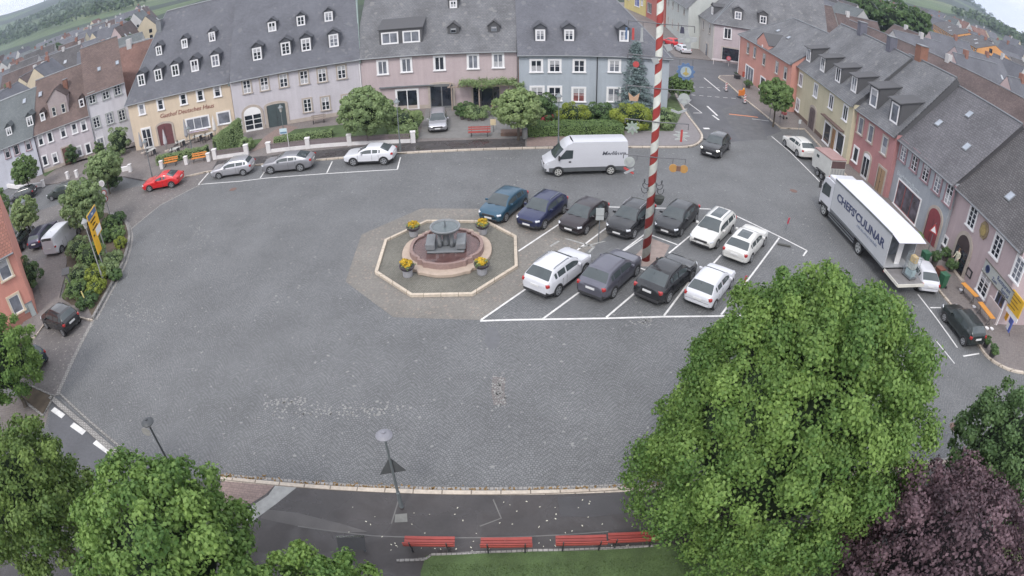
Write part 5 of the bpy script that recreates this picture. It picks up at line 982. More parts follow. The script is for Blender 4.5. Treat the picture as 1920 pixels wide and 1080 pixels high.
bush('ball shaped dark shrub beside the round traffic signs', 213, 352, 1.1, 1.1, LF_DARK, seed=15, n=2200)
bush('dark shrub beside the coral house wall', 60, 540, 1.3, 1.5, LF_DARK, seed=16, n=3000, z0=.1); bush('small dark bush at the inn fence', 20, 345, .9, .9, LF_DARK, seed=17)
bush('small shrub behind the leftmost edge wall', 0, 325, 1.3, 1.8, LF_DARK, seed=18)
# planted island
ISB = [(222, 420, .9, .6, LF_DARK, 'dark clipped shrub at the tip of the planted island'), (207, 432, .8, .7, LF_MAP, 'round green shrub near the island tip'), (222, 445, .8, .5, LF_MAP, 'low green cushion at the outer edge of the island'), (203, 452, .7, .6, LF_DARK, 'round dark cushion shrub right of the yellow sign'),
 (228, 462, .6, .4, LF_YEL, 'yellow green groundcover by the island kerb'), (216, 492, .8, .5, LF_MID, 'pale shrub between the signpost legs and the kerb'), (176, 497, 1.5, 1.0, LF_MAP, 'feathery green shrub behind the island lamp'), (152, 480, 1.3, .9, LF_MID, 'tall grassy shrub beside the white van'), (182, 525, 1.0, .6, LF_YEL, 'bright yellow shrub on the island'), (150, 528, 1.1, .7, LF_MID, 'white flowering shrub beside the dark notice board'),
 (205, 512, .9, .5, LF_MID, 'green shrub between yellow shrub and kerb'), (182, 548, .9, .5, LF_YEL, 'lime coloured low shrub near the yellow stake'), (145, 553, 1.0, .6, LF_MAP, 'dark green groundcover at the near end of the island'), (166, 570, .9, .4, LF_DARK, 'low dark cushion at the near tip of the island'), (218, 520, .6, .3, LF_DARK, 'small dark tuft at the island kerb')]
for i, (px, py, r, rz, lm, lab) in enumerate(ISB): bush(lab, px, py, r, rz, lm, seed=30 + i, n=1500, z0=.15, size=.12)
# grass tufts on the lawn, pergola vine
g = RNG; n = 9000; X = g.uniform(-3, 8, n); Y = g.uniform(8.5, 11.2, n); o = leaf_mesh('lawn_grass', np.stack([X, Y, np.full(n, .18)], 1), np.tile([0., .9, .2], (n, 1)), .07, leafmat('blade', (.05, .09, .025), (.12, .17, .05)), aspect=.25); tag(o, kind='stuff')
def pergola():
    p = G(925, 205, .1); root = empty('pergola', (p.x, p.y, .12), 0, 'wooden pergola overgrown with vine beside the dusty pink house', 'pergola')
    b = MB()
    for x in (-4.2, -1.4, 1.6): MB().box(x - .07, x + .07, -.07, .07, 0, 2.5).build('post', M('pergola_wood', (.3, .24, .2), .8, .15), root)
    b = MB(); b.box(-4.6, 2.6, -.06, .06, 2.5, 2.64)
    for k in range(9): b.box(-4.4 + k * .8, -4.3 + k * .8, -.5, 3.0, 2.64, 2.74)
    b.build('beams', MATS['pergola_wood'], root); n = 6500; x = g.uniform(-3.4, 3.2, n); y = g.uniform(-.7, 3.2, n); P = np.stack([x, y, 2.85 + .3 * np.sin(x * 1.7) * np.cos(y * 2) + g.normal(0, .15, n)], 1); m2 = 900
    P2 = np.stack([g.normal(2.9, .25, m2), g.uniform(2.3, 3.2, m2), g.uniform(2.6, 4.6, m2)], 1); leaf_mesh('vine', np.vstack([P, P2]), np.tile([0, -.2, 1.], (n + m2, 1)), .17, LF_MID, root)
pergola()
# ---------------------------------------------------------------- fountain
OC = [(706, 513), (772, 556), (885, 554), (968, 502), (966, 446), (913, 418), (801, 417), (724, 453)]
ow = gp(*OC); cf = sum(ow, Vector()) / 8
b = MB(); strip_mb(b, ow + [ow[0]], .19, -.01, .16); tag(b.build('octagon_kerb', brickmat('pale_kerb', (.42, .36, .29), (.5, .43, .35), (.2, .16, .12), .95, 3., .02, uv=False, big=.12, bump=.2)), 'pale stone octagonal kerb around the fountain', 'kerb')
sheet('fountain_ground', ow, .03, brickmat('mossy_cobble', (.15, .142, .125), (.2, .188, .165), (.1, .098, .078), .1, .1, .018, uv=False, big=.2, bump=.4))
def quat(hx, hy):
    Q = [(1, 0), (.99, .16), (.95, .33), (.88, .47), (.79, .56), (.72, .6), (.72, .72), (.60, .76), (.55, .87), (.46, .88), (.35, .93), (.18, .985), (0, 1)]
    q = [(x * hx, y * hy) for x, y in Q]; q2 = q + [(-x, y) for x, y in q[-2::-1]]; return q2 + [(x, -y) for x, y in q2[-2:0:-1]]
fc = (G(755, 478) + G(922, 478)) / 2; hx = (G(922, 478) - G(755, 478)).length / 2; hy = (G(838, 432) - G(838, 522)).length / 2; fy = (G(838, 432).y + G(838, 522).y) / 2
FT = empty('fountain', (fc.x, fy, .03), .02, 'red granite fountain with grey bowl on pillars inside the pale octagon', 'fountain')
GR = M('red_granite', (.24, .165, .148), .6, .12, 6., fine=.2); GG = M('grey_granite', (.18, .19, .2), .6, .1, 6., fine=.15); BE = M('beige_step', (.4, .32, .26), .85, .12, 3.)
b = MB(); b.prism(quat(hx, hy), 0, .2); b.build('step', BE, FT, bevel=.03)
kx, ky = hx * .83, hy * .8
o1, o2 = quat(kx, ky), quat(kx - .22, ky - .22); n = len(o1); b = MB(); zt = .52
b.add([(x, y, .2) for x, y in o1] + [(x * .985, y * .985, zt) for x, y in o1] + [(x, y, zt) for x, y in o2] + [(x, y, .3) for x, y in o2], [(i + a * n, (i + 1) % n + a * n, (i + 1) % n + (a + 1) * n, i + (a + 1) * n) for a in range(3) for i in range(n)]); b.build('basin', GR, FT)
b = MB(); b.add([(x, y, .31) for x, y in o2], [tuple(range(n))]); wt = b.build('basin_floor', M('wet_red_floor', (.2, .115, .105), .35, .2, 1.2), FT)
b = MB(); b.add([(x * .999, y * .999, .44) for x, y in o2], [tuple(range(n))]); wm = bpy.data.materials.new('water'); wm.use_nodes = True; _p = wm.node_tree.nodes['Principled BSDF']; _p.inputs['Transmission Weight'].default_value = 1; _p.inputs['Roughness'].default_value = .03; _p.inputs['IOR'].default_value = 1.33; _p.inputs['Base Color'].default_value = (.9, .85, .85, 1)
_n = N(wm.node_tree, 'ShaderNodeTexNoise', i_Scale=5.); _b = N(wm.node_tree, 'ShaderNodeBump', i_Strength=.12, i_Distance=.05); wm.node_tree.links.new(_n.outputs['Fac'], _b.inputs['Height']); wm.node_tree.links.new(_b.outputs[0], _p.inputs['Normal']); b.build('water', wm, FT)
b = MB(); b.box(-1.1, 1.1, -.8, .75, .3, .5); b.build('pedestal_base', GG, FT, bevel=.04)
for sg in (-1, 1):
    b = MB(); b.box(sg * .62, sg * 1.18, -.7, .65, .55, .95); b.build('side_block', GG, FT, bevel=.05)
    b = MB(); b.lathe([(.16, .55), (.13, .8), (.13, 1.3), (.18, 1.5)], (sg * .36, -.2, 0), 12); b.build('pillar', GG, FT, smooth=True)
b = MB(); b.lathe([(.3, .55), (.2, .8), (.18, 1.3), (.3, 1.5)], (0, .1, 0), 14); b.build('pillar', GG, FT, smooth=True)
b = MB(); b.lathe([(.2, 1.38), (.5, 1.42), (.78, 1.56), (.92, 1.74), (.91, 1.8), (.82, 1.8), (.76, 1.72), (.5, 1.66), (.01, 1.64)], (0, 0, 0), 36); bw = b.build('bowl', GG, FT, smooth=True); bw.data.set_sharp_from_angle(angle=rad(40))
b = MB(); b.lathe([(.76, 1.73), (.01, 1.732)], (0, 0, 0), 30); b.build('bowl_water', M('dark_water', (.1, .12, .125), .08, .15, 4.), bw); b = MB(); b.lathe([(.07, 1.76), (.04, 2.0), (.03, 2.15), (.01, 2.16)], (0, 0, 0), 10); b.build('nozzle', METAL, bw)
FLW = leafmat('yellow_flower', (.5, .32, .02), (.68, .48, .05), .1)
for px, py, lab in ((776.5, 443, 'planter of yellow flowers at the back left of the fountain'), (905, 439, 'planter of yellow flowers at the back right of the fountain, before the blue car'), (765, 518, 'planter of yellow flowers at the front left of the fountain'), (904, 514, 'planter of yellow flowers at the front right of the fountain')):
    p = G(px, py); r = empty('planter', (p.x, p.y, .03), 0, lab, 'planter', 'flower planters around the fountain')
    b = MB(); b.lathe([(.26, 0), (.28, .05), (.3, .42), (.24, .44)], n=18); b.build('pot', M('zinc_pot', (.3, .3, .32), .6, .1), r); b = MB(); b.lathe([(.25, .42), (.42, .55), (.46, .68), (.4, .7), (.01, .68)], n=18); b.build('bowl', M('dark_bowl', (.05, .04, .05), .6), r)
    P, D, ct = crown_pts((0, 0, .78), .33, .22, 900, 14, .4, -.2, int(px)); leaf_mesh('flowers', P, D, .07, FLW, r, tint=ct); P, D, ct = crown_pts((0, 0, .72), .4, .15, 250, 14, .4, -.5, int(py)); leaf_mesh('leaves', P, D, .08, LF_MID, r, tint=ct)
# ---------------------------------------------------------------- maypole
MPp = G(1209, 487); MPp = Vector((MPp.x + .05, MPp.y, 0)); MP = empty('maypole', (MPp.x, MPp.y, 0), -.16, 'tall maypole spirally painted red and white with guild signs on side arms', 'maypole')
sheet('maypole_paving', gp((1222, 447), (1256, 460), (1236, 498), (1203, 500), (1190, 480)), .004, M('maypole_paving', (.25, .2, .18), .85, .15, 3., fine=.2))
def stripe_mat():
    m = bpy.data.materials.new('red_white_spiral'); m.use_nodes = True; t = m.node_tree; l = t.links.new; b = t.nodes['Principled BSDF']; b.inputs['Roughness'].default_value = .55
    c = N(t, 'ShaderNodeTexCoord'); s = N(t, 'ShaderNodeSeparateXYZ'); l(c.outputs['Object'], s.inputs[0]); a = N(t, 'ShaderNodeMath', operation='ARCTAN2'); l(s.outputs[1], a.inputs[0]); l(s.outputs[0], a.inputs[1])
    d = N(t, 'ShaderNodeMath', operation='DIVIDE', i_1=-2 * math.pi); l(a.outputs[0], d.inputs[0]); z = N(t, 'ShaderNodeMath', operation='DIVIDE', i_1=1.32); l(s.outputs[2], z.inputs[0]); ad = N(t, 'ShaderNodeMath', operation='ADD'); l(d.outputs[0], ad.inputs[0]); l(z.outputs[0], ad.inputs[1])
    f = N(t, 'ShaderNodeMath', operation='FRACT'); l(ad.outputs[0], f.inputs[0]); g_ = N(t, 'ShaderNodeMath', operation='GREATER_THAN', i_1=.5); l(f.outputs[0], g_.inputs[0])
    mx = N(t, 'ShaderNodeMix', data_type='RGBA'); mx.inputs['A'].default_value = (.33, .045, .04, 1); mx.inputs['B'].default_value = (.66, .67, .62, 1); l(g_.outputs[0], mx.inputs['Factor']); nn = N(t, 'ShaderNodeTexNoise', i_Scale=3., i_Detail=6); l(c.outputs['Object'], nn.inputs[0])
    mr = N(t, 'ShaderNodeMapRange', i_1=.3, i_2=.7, i_3=.82, i_4=1.08); l(nn.outputs['Fac'], mr.inputs[0]); h = N(t, 'ShaderNodeHueSaturation'); l(mx.outputs['Result'], h.inputs['Color']); l(mr.outputs[0], h.inputs['Value']); l(h.outputs[0], b.inputs['Base Color']); return m
b = MB(); b.tube([(0, 0, 0), (-.08, 0, 10), (-.16, 0, 20), (-.2, 0, 30)], [.25, .2, .16, .12], 20); b.build('pole', stripe_mat(), MP, smooth=True)
gcol = lambda k, c: M('sign_' + k, c, .6, .1, 5.)
def ring(b, x, z, r, t=.05, n=18, y=-.03): b.tube([(x + r * math.cos(2 * math.pi * k / n), y, z + r * math.sin(2 * math.pi * k / n)) for k in range(n + 1)], t / 2, 5)
for zz in (6.6, 8.65, 10.55, 12.3, 14.15):
    b = MB(); b.tube([(-1.75, -.22, zz + .05), (-.0, -.24, zz), (1.7, -.22, zz + .05)], .03, 6); b.tube([(1.7, -.22, zz + .05), (1.7, -.22, zz - .3)], .025, 5); b.tube([(-1.75, -.22, zz + .05), (-1.75, -.22, zz - .2)], .025, 5); b.tube([(1.0, -.22, zz + .03), (1.0, -.22, zz - .3)], .02, 5); b.tube([(-1.0, -.22, zz + .03), (-1.0, -.22, zz - .3)], .02, 5); b.build('side_arm', M('iron_arm', (.12, .12, .13), .6, .1), MP)
def sgn(x, z, parts):
    par = None
    for nm, k, c, fn in parts:
        b = MB(); fn(b); o = b.build(nm, gcol(k, c), par or MP)
        if par is None: o.location = (x, -.22, z); par = o
OR = (.4, .22, .07); WH = (.32, .33, .34); BL = (.09, .15, .27); RD = (.4, .06, .06); GY = (.16, .18, .2); BR = (.16, .09, .07)
def V(pts, y0=-.04, y1=.04): return lambda b: b.xprism(pts, y0, y1)
def disc(r, n=16, cx=0, cz=0, y=.03): return lambda b: b.xprism([(cx + r * math.cos(2 * math.pi * k / n), cz + r * math.sin(2 * math.pi * k / n)) for k in range(n)], -y, y)
def gear(r0, r1, n): return lambda b: b.xprism([((r0 if (k // 2) % 2 else r1) * math.cos(2 * math.pi * k / (4 * n)), (r0 if (k // 2) % 2 else r1) * math.sin(2 * math.pi * k / (4 * n))) for k in range(4 * n)], -.04, .04)
sgn(1.35, 6.05, [('guild_sign', 'brown', BR, V([(-.12, -.15), (.12, -.15), (.12, .15), (-.12, .15)])), ('orange_leaf', 'orange', OR, disc(.24, 12, -.3, 0)), ('orange_leaf', 'orange', OR, disc(.24, 12, .3, 0))])
sgn(-1.4, 6.2, [('guild_sign', 'grey', GY, disc(.3)), ('white_chevron', 'white', WH, V([(-.2, .15), (0, -.1), (.2, .15), (.2, -.02), (0, -.28), (-.2, -.02)], -.07, -.035)), ('red_cross', 'red', RD, V([(-.3, -.3), (-.2, -.32), (.3, -.62), (.22, -.7), (-.3, -.42)], -.05, 0)), ('white_bar', 'white', WH, V([(.25, -.3), (.3, -.42), (-.2, -.72), (-.28, -.62)], -.08, -.05))])
sgn(1.35, 8.1, [('guild_sign', 'grey', GY, V([(-.35, .1), (.35, .1), (.1, 0), (.45, -.1), (.1, -.2), (.35, -.35), (-.35, -.35), (-.1, -.2), (-.45, -.1), (-.1, 0)])), ('column', 'red', RD, V([(-.06, .25), (.06, .25), (.06, -.45), (-.06, -.45)], -.06, -.03))])
sgn(-1.35, 8.2, [('guild_sign', 'green', (.25, .3, .25), gear(.25, .38, 8)), ('white_chevron', 'white', WH, V([(-.2, -.1), (0, .15), (.2, -.1), (.12, -.16), (0, .03), (-.12, -.16)], -.07, -.035))])
sgn(1.35, 10.1, [('guild_sign', 'grey', GY, disc(.32)), ('white_wing', 'white', WH, V([(-.4, .02), (-.08, .02), (-.22, -.22)], -.07, -.035)), ('white_wing', 'white', WH, V([(.08, .02), (.4, .02), (.22, -.22)], -.07, -.035)), ('white_wing', 'white', WH, V([(-.14, -.2), (.14, -.2), (0, -.42)], -.07, -.035))])
sgn(1.1, 9.45, [('white_book', 'white', WH, V([(-.42, .02), (0, -.1), (.42, .12), (.42, -.02), (0, -.22), (-.42, -.1)]))])
sgn(-1.35, 10.0, [('guild_sign', 'tan', (.42, .27, .18), V([(-.3, .2), (0, -.05), (.3, .2), (.22, -.25), (-.22, -.25)]))])
sgn(1.35, 11.65, [('guild_sign', 'blue', BL, gear(.42, .5, 10)), ('pale_disc', 'pale', (.3, .36, .4), lambda b: b.xprism([(.3 * math.cos(k * .5236), .3 * math.sin(k * .5236)) for k in range(12)], -.06, -.035)), ('golden_emblem', 'gold', (.35, .28, .1), V([(-.04, .22), (.04, .22), (.04, -.0), (.18, -.1), (0, -.22), (-.18, -.1), (-.04, 0)], -.08, -.055))])
sgn(-1.3, 11.8, [('guild_sign', 'red', RD, disc(.17))])
sgn(1.35, 13.4, [('guild_sign', 'white', WH, gear(.24, .52, 4)), ('hub', 'grey', GY, lambda b: b.xprism([(.13 * math.cos(k * .5236), .13 * math.sin(k * .5236)) for k in range(12)], -.07, -.035))])
sgn(1.05, 13.85, [('figure_sign', 'dark', (.05, .05, .08), V([(-.08, .25), (.08, .25), (.12, -.1), (-.12, -.1)]))])
sgn(-1.05, 13.5, [('guild_sign', 'white', WH, V([(-.06, .35), (.06, .35), (.06, -.2), (.1, -.42), (-.1, -.42), (-.06, -.2)])), ]); sgn(-1.5, 13.5, [('red_banner', 'red', RD, V([(-.06, .3), (.06, .3), (.06, -.35), (-.06, -.35)])), ('blue_banner', 'blue', BL, V([(-.4, .3), (-.3, .3), (-.3, -.35), (-.4, -.35)]))])
for zz, s_ in ((12.9, 1), (12.1, -1)): sgn(s_ * .33, zz, [('white_bracket', 'white', WH, V([(-.2, .1), (.15, .2), (.25, -.1), (.0, -.25)]))])
for s_ in (-1, 1):
    b = MB()
    for k in range(3):
        a0 = k * 1.1; b.tube([(s_ * (.2 + .18 * t + .1 * math.cos(a0 + t * 3.5)), -.2 + .1 * math.sin(a0), 4.55 + .25 * k + .16 * math.sin(a0 + t * 3.5)) for t in np.linspace(0, 2.2, 14)], .02, 5)
    b.build('iron_scrollwork', DARK, MP)
b = MB(); b.lathe([(.18, 3.7), (.3, 3.95), (.32, 4.15), (.1, 4.2)], (.42, 0, 0), 12); b.build('hanging_basket', M('basket_dark', (.04, .045, .04), .9, .3, 8.), MP)
# ---------------------------------------------------------------- people
def person(label, loc, rz, top, legs, skin=(.5, .32, .25), hair=(.08, .05, .03), pose='stand', h=1.7, armf=.2):
    root = empty('person', loc, rz, label, 'person'); k = h / 1.75
    J = [(0, 0, .98), (0, .0, 1.2), (0, .01, 1.42), (0, .015, 1.53), (0, .03, 1.64), (0, .02, 1.72)]; R_ = [.15, .13, .15, .06, .085, .075]; E_ = [(0, 1), (1, 2), (2, 3), (3, 4), (4, 5)]
    def ch(start, pts, rs):
        p = start
        for q, r in zip(pts, rs): J.append(q); R_.append(r); E_.append((p, len(J) - 1)); p = len(J) - 1
        return p
    st = .12 if pose == 'walk' else .02
    for s_ in (-1, 1):
        ch(0, [(s_ * .1, 0, .9), (s_ * .1, s_ * st, .5), (s_ * .1, s_ * st * 1.6 - .02, .09), (s_ * .11, s_ * st * 1.6 + .12, .04)], [.09, .062, .045, .04])
        hnd = ch(2, [(s_ * .19, 0, 1.4), (s_ * .24, armf * .3, 1.12), (s_ * .22, armf + .06, .98 + armf * .4), (s_ * .21, armf + .13, .96 + armf * .4)], [.06, .045, .032, .03])
        x, y, z = J[hnd]
        for f in range(4): ch(hnd, [(x + (f - 1.5) * .018, y + .06, z - .01), (x + (f - 1.5) * .02, y + .08 - .004 * f, z - .04)], [.009, .008])
        ch(hnd, [(x - s_ * .035, y + .035, z + .0)], [.01])
    me = bpy.data.meshes.new('body'); me.from_pydata([(a * k, c * k, d * k) for a, c, d in J], E_, []); me.update()
    o = mesh_obj('body', me, [M('trousers_' + label[:9], legs, .9), M('top_' + label[:9], top, .9), M('skin', skin, .6)], root)
    md = o.modifiers.new('skin', 'SKIN'); 
    for i, r in enumerate(R_): me.skin_vertices[0].data[i].radius = (r * k, r * k * (.8 if i < 3 else 1))
    me.skin_vertices[0].data[0].use_root = True
    sb = o.modifiers.new('sub', 'SUBSURF'); sb.levels = 1; sb.render_levels = 1
    dg = bpy.context.evaluated_depsgraph_get(); m2 = bpy.data.meshes.new_from_object(o.evaluated_get(dg)); o.modifiers.clear(); o.data = m2
    if not m2.materials:
        for m_ in me.materials: m2.materials.append(m_)
    for p in m2.polygons:
        c = p.center; c = (c.x / k, c.y / k, c.z / k); p.material_index = 0 if c[2] < .95 and abs(c[0]) < .19 else (2 if c[2] > 1.5 or abs(c[0]) > .19 and c[1] > armf + .04 else 1); p.use_smooth = True
    b = MB(); b.lathe([(.01, 1.80), (.07, 1.785), (.1, 1.73), (.1, 1.66), (.07, 1.58)], (0, -.005, 0), 10); ha = b.build('hair', M('hair_%d' % int(hair[0] * 100), hair, .8), root, smooth=True); ha.scale = (k, k, k)
    b = MB()
    for s_ in (-1, 1): b.obox((s_ * .032, .112, 1.655), .02, .012, .012)
    b.obox((0, .122, 1.63), .02, .03, .035); b.obox((0, .112, 1.60), .045, .01, .01); f = b.build('face', M('face_dark', (.25, .13, .11), .7), root); f.scale = (k, k, k)
    return root
x_, z_ = R5.hit(1800, 487); q = R5.root.matrix_basis @ Vector((x_, -.35, 0)); person('person in pale clothes standing in the arched tavern doorway', (q.x, q.y, .22), math.pi / 2 + .3, (.5, .48, .38), (.45, .45, .36), h=1.75)
q = G(1472, 212, .1); person('person in a white top pushing a stroller past the yellow house', (q.x, q.y, .12), math.pi + .3, (.6, .58, .58), (.12, .12, .2), pose='walk', armf=.38, h=1.68)
def stroller():
    q = G(1469, 222, .1); r = empty('stroller', (q.x, q.y, .12), math.pi + .3, 'small reddish stroller pushed along the pavement by the yellow house', 'stroller')
    b = MB(); b.xprism([(-.25, .45), (.25, .45), (.25, .8), (-.25, .8)], -.3, .3); b.build('seat', M('stroller_red', (.35, .1, .1), .8), r, bevel=.08); b = MB(); b.tube([(-.24, -.5, 1.0), (.24, -.5, 1.0)], .015, 5); b.tube([(-.24, -.5, 1.0), (-.24, .3, .2)], .015, 5); b.tube([(.24, -.5, 1.0), (.24, .3, .2)], .015, 5); b.build('frame', METAL, r)
    for x in (-.26, .26):
        for y in (-.3, .3): b = MB(); b.tube([(x - .02, y, .12), (x + .02, y, .12)], .12, 12); b.build('wheel', BLACK, r)
stroller()
# ---------------------------------------------------------------- lamps, signs and street furniture
def lamp(px, py, label, h=4.1, kind='lantern', z0=.12, mat=None, at=None):
    p = at or G(px, py, z0); r = empty('street_lamp', (p.x, p.y, z0), 0, label, 'street lamp', 'street lamps round the square'); m = mat or M('lamp_grey', (.17, .19, .2), .5, .08, metal=.3)
    b = MB(); b.tube([(0, 0, 0), (0, 0, .9), (0, 0, .92), (0, 0, h)], [.085, .075, .055, .04], 10); b.build('pole', m, r)
    if kind == 'disc':
        b = MB(); b.lathe([(.06, h - .25), (.09, h - .2), (.1, h - .02)], n=12); b.build('lamp_head', M('lamp_glass', (.5, .5, .5), .3), r); b = MB(); b.lathe([(.29, h - .02), (.29, h + .01), (.2, h + .08), (.07, h + .12), (.06, h + .17), (.01, h + .18)], n=24); b.build('lamp_shade', M('shade_grey', (.2, .2, .225), .5, .06) if z0 > .1 and py > 900 else m, r)
    else:
        b = MB(); b.lathe([(.1, h), (.2, h + .42), (.2, h + .44)], n=6); b.build('lamp_glass', M('lantern_glass', (.45, .44, .42), .3, .05), r); b = MB(); b.lathe([(.3, h + .44), (.27, h + .5), (.1, h + .66), (.03, h + .78)], n=6); b.build('lamp_shade', m, r)
    return r
L1 = lamp(753, 950, 'grey disc headed street lamp on the footpath before the benches', 3.95, 'disc')
b = MB(); b.xprism([(-.48, 1.95), (.48, 1.95), (0, 2.78)], .06, .09); b.xprism([(-.04, 2.2), (.04, 2.2), (.04, 2.9), (-.04, 2.9)], .03, .06); o = b.build('triangular_sign_back', M('sign_back_grey', (.09, .095, .1), .5, .08), L1); o.rotation_euler = (0, 0, .25)
lamp(322, 866, 'dark disc headed street lamp above the rounded linden', 3.9, 'disc', z0=.02, mat=M('lamp_dark', (.06, .065, .07), .5), at=Vector((-13.85, 13.75, .02)))
p = Vector((-13.85, 13.75, 0)); r = empty('sign_on_lamp', (p.x - .35, p.y, 3.35), 0, 'small round traffic sign seen from behind beside the dark street lamp', 'traffic sign'); b = MB(); b.xprism([(.22 * math.cos(k * .35), .22 * math.sin(k * .35)) for k in range(18)], -.01, .01); b.build('disc', M('sign_back_pale', (.35, .34, .33), .6), r); b = MB(); b.tube([(0, 0, 0), (.3, 0, -.05)], .015, 5); b.build('bracket', METAL, r)
lamp(751, 284, 'slim street lamp at the kerb before the driveway rose bushes'); lamp(1047, 275, 'slim street lamp before the long clipped hedge'); lamp(534, 262, 'old style lamp beside the green gate of the lilac house', 3.0); lamp(287, 338, 'street lamp at the kerb before the inn terrace', 3.6)
lamp(195, 529, 'street lamp standing on the planted island behind the yellow sign', 4.3, mat=M('lamp_pale', (.3, .3, .3), .5)); lamp(67, 452, 'street lamp among the parked cars of the left yard', 3.6, z0=.0); lamp(362, 292, 'old style lamp with several heads on the inn terrace', 2.6)
def post_sign(px, py, h, label, build, z0=.12, r_=.03, rz=0., name='sign_post', cat='sign', mat=None):
    p = G(px, py, z0); r = empty(name, (p.x, p.y, z0), rz, label, cat); b = MB(); b.tube([(0, 0, 0), (0, 0, h)], r_, 8); b.build('pole', mat or METAL, r); build(r); return r
def plate(nm, w, h, z, mat, y=-.05, x=0, lines=0):
    def f(r):
        b = MB(); b.box(x - w / 2, x + w / 2, y, y + .02, z - h / 2, z + h / 2); o = b.build(nm, mat, r, bevel=.004)
        if lines:
            b = MB(); b.box(x - w / 2 + .04, x + w / 2 - .04, y - .004, y, z - h / 2 + .05, z - h / 2 + h * .4); b.build('lettering', M('sign_blue_ink', (.12, .2, .3), .5), o)
    return f
SGREY = M('sign_pale_grey', (.38, .4, .4), .5, .06); 
post_sign(1122, 454, 2.35, 'square grey sign on a post between the parked car rows', lambda r: (plate('sign_plate', .5, .5, 2.1, SGREY)(r), plate('sign_plate', .5, .28, 1.68, SGREY)(r)), z0=0)
post_sign(543, 283, 2.3, 'pale blue sign on a white post before the fence of the lilac house', lambda r: plate('sign_plate', .75, .55, 2.05, M('sign_pale_blue', (.5, .62, .66), .5, .05), x=-.35, lines=1)(r), mat=WHITE)
post_sign(925, 247, 2.6, 'narrow yellow post sign with cream board beside the driveway bench', lambda r: (plate('sign_plate', .16, .75, 2.5, M('sign_orange', (.5, .3, .04), .5))(r), plate('sign_board', .5, .6, .95, M('cream_board', (.6, .5, .33), .6))(r)))
RDW = M('sign_red', (.45, .03, .04), .5, .05)
def round_sign(z, r0=.3, col=RDW, inner=WHITE, y=-.05):
    def f(r):
        b = MB(); b.xprism([(r0 * math.cos(k * .314), z + r0 * math.sin(k * .314)) for k in range(20)], y, y + .02); o = b.build('sign_plate', col, r); b = MB(); b.xprism([(r0 * .72 * math.cos(k * .314), z + r0 * .72 * math.sin(k * .314)) for k in range(20)], y - .006, y); b.build('sign_face', inner, o)
    return f
post_sign(207, 405, 3.4, 'post with round white sign above red and white plates behind the island', lambda r: (round_sign(3.2, .32, WHITE, M('sign_face_pale', (.6, .55, .6), .5))(r), round_sign(2.3, .28)(r), round_sign(1.75, .28)(r)), rz=.3)
post_sign(1735, 487, 3.0, 'post with red bordered triangular warning sign before the arched red door', lambda r: (lambda b: (b.xprism([(-.42, 2.2), (.42, 2.2), (0, 2.95)], -.06, -.04), b.build('sign_plate', RDW, r)))(MB()) and (lambda b: (b.xprism([(-.26, 2.3), (.26, 2.3), (0, 2.76)], -.07, -.06), b.build('sign_face', WHITE, r)))(MB()), rz=-1.2)
post_sign(1492, 282, 3.2, 'plain grey pole on the pavement before the gate of the yellow house', lambda r: plate('sign_plate', .3, .4, 3.0, SGREY)(r))
post_sign(1442, 228, 2.6, 'thin pole with small white sign in front of the street tree', lambda r: plate('sign_plate', .3, .4, 2.4, WHITE)(r)); post_sign(1462, 232, 2.2, 'thin pole with pale green sign beside the person with the stroller', lambda r: plate('sign_plate', .35, .5, 2.0, M('sign_palegreen', (.4, .55, .45), .5))(r))
for px, py, lab, hh in ((1473, 432, 'leaning red marker pole right of the car park', 1.0), (1389, 551, 'thin red marker pole at the outermost bay line beside the linden', 1.2)):
    p = G(px, py); r = empty('marker_pole', (p.x, p.y, 0), .3, lab, 'marker pole'); b = MB(); b.tube([(0, 0, 0), (.08, 0, hh * .55)], .02, 6); b.build('pole', METAL, r); b = MB(); b.obox((.11, 0, hh * .75), .13, .05, hh * .45, ry=.15); b.build('red_reflector', M('marker_red', (.4, .05, .08), .5), r)
p = G(1470, 461); b = MB(); b.obox((0, 0, .05), .95, .18, .09); o = b.build('wheel_stop', M('dark_rubber_stop', (.07, .07, .065), .9, .2), bevel=.02); o.location = (p.x, p.y, .012); o.rotation_euler = (0, 0, -.35); tag(o, 'dark low wheel stop lying outside the last bay line', 'wheel stop')
# big yellow direction sign
a1, a2 = G(203.5, 486, .15), G(195, 504, .15); d = (a1 - a2); ln = d.length; r = empty('direction_sign', (a2.x, a2.y, .15), math.atan2(d.y, d.x), 'large yellow direction sign on two posts on the planted island', 'road sign')
for x, h_ in ((0, 4.4), (ln, 4.4)): b = MB(); b.tube([(x, 0, 0), (x, 0, h_)], .055, 8); b.build('post', M('post_grey', (.3, .31, .32), .5, .08, metal=.3), r)
YEL = M('sign_yellow2', (.75, .42, .02), .5, .05); b = MB(); b.box(-.35, ln + .35, -.1, -.06, 2.35, 4.45); pn = b.build('sign_panel', YEL, r); b = MB(); b.box(-.35, ln * .45, -.1, -.06, 1.35, 2.32); b.build('lower_panel', YEL, r)
b = MB(); b.box(-.25, ln + .25, -.11, -.1, 3.95, 4.38); b.build('blue_field', M('sign_blue', (.05, .16, .45), .5), pn); b = MB(); b.box(ln * .35, ln + .25, -.11, -.1, 2.45, 3.0); b.build('white_field', WHITE, pn)
for k, (s_, z_) in enumerate((('Marktleuthen', 3.75), ('Gefrees', 3.45), ('Kirchenlamitz', 3.15), ('Hof', 2.75))): txt(s_, .22, M('black_ink', (.02, .02, .02), .5, 0, fine=0), pn, (ln * .42 if k < 3 else .0, -.115, z_), (rad(90), 0, 0))
txt('See', .26, WHITE, pn, (ln * .5, -.115, 4.16), (rad(90), 0, 0))
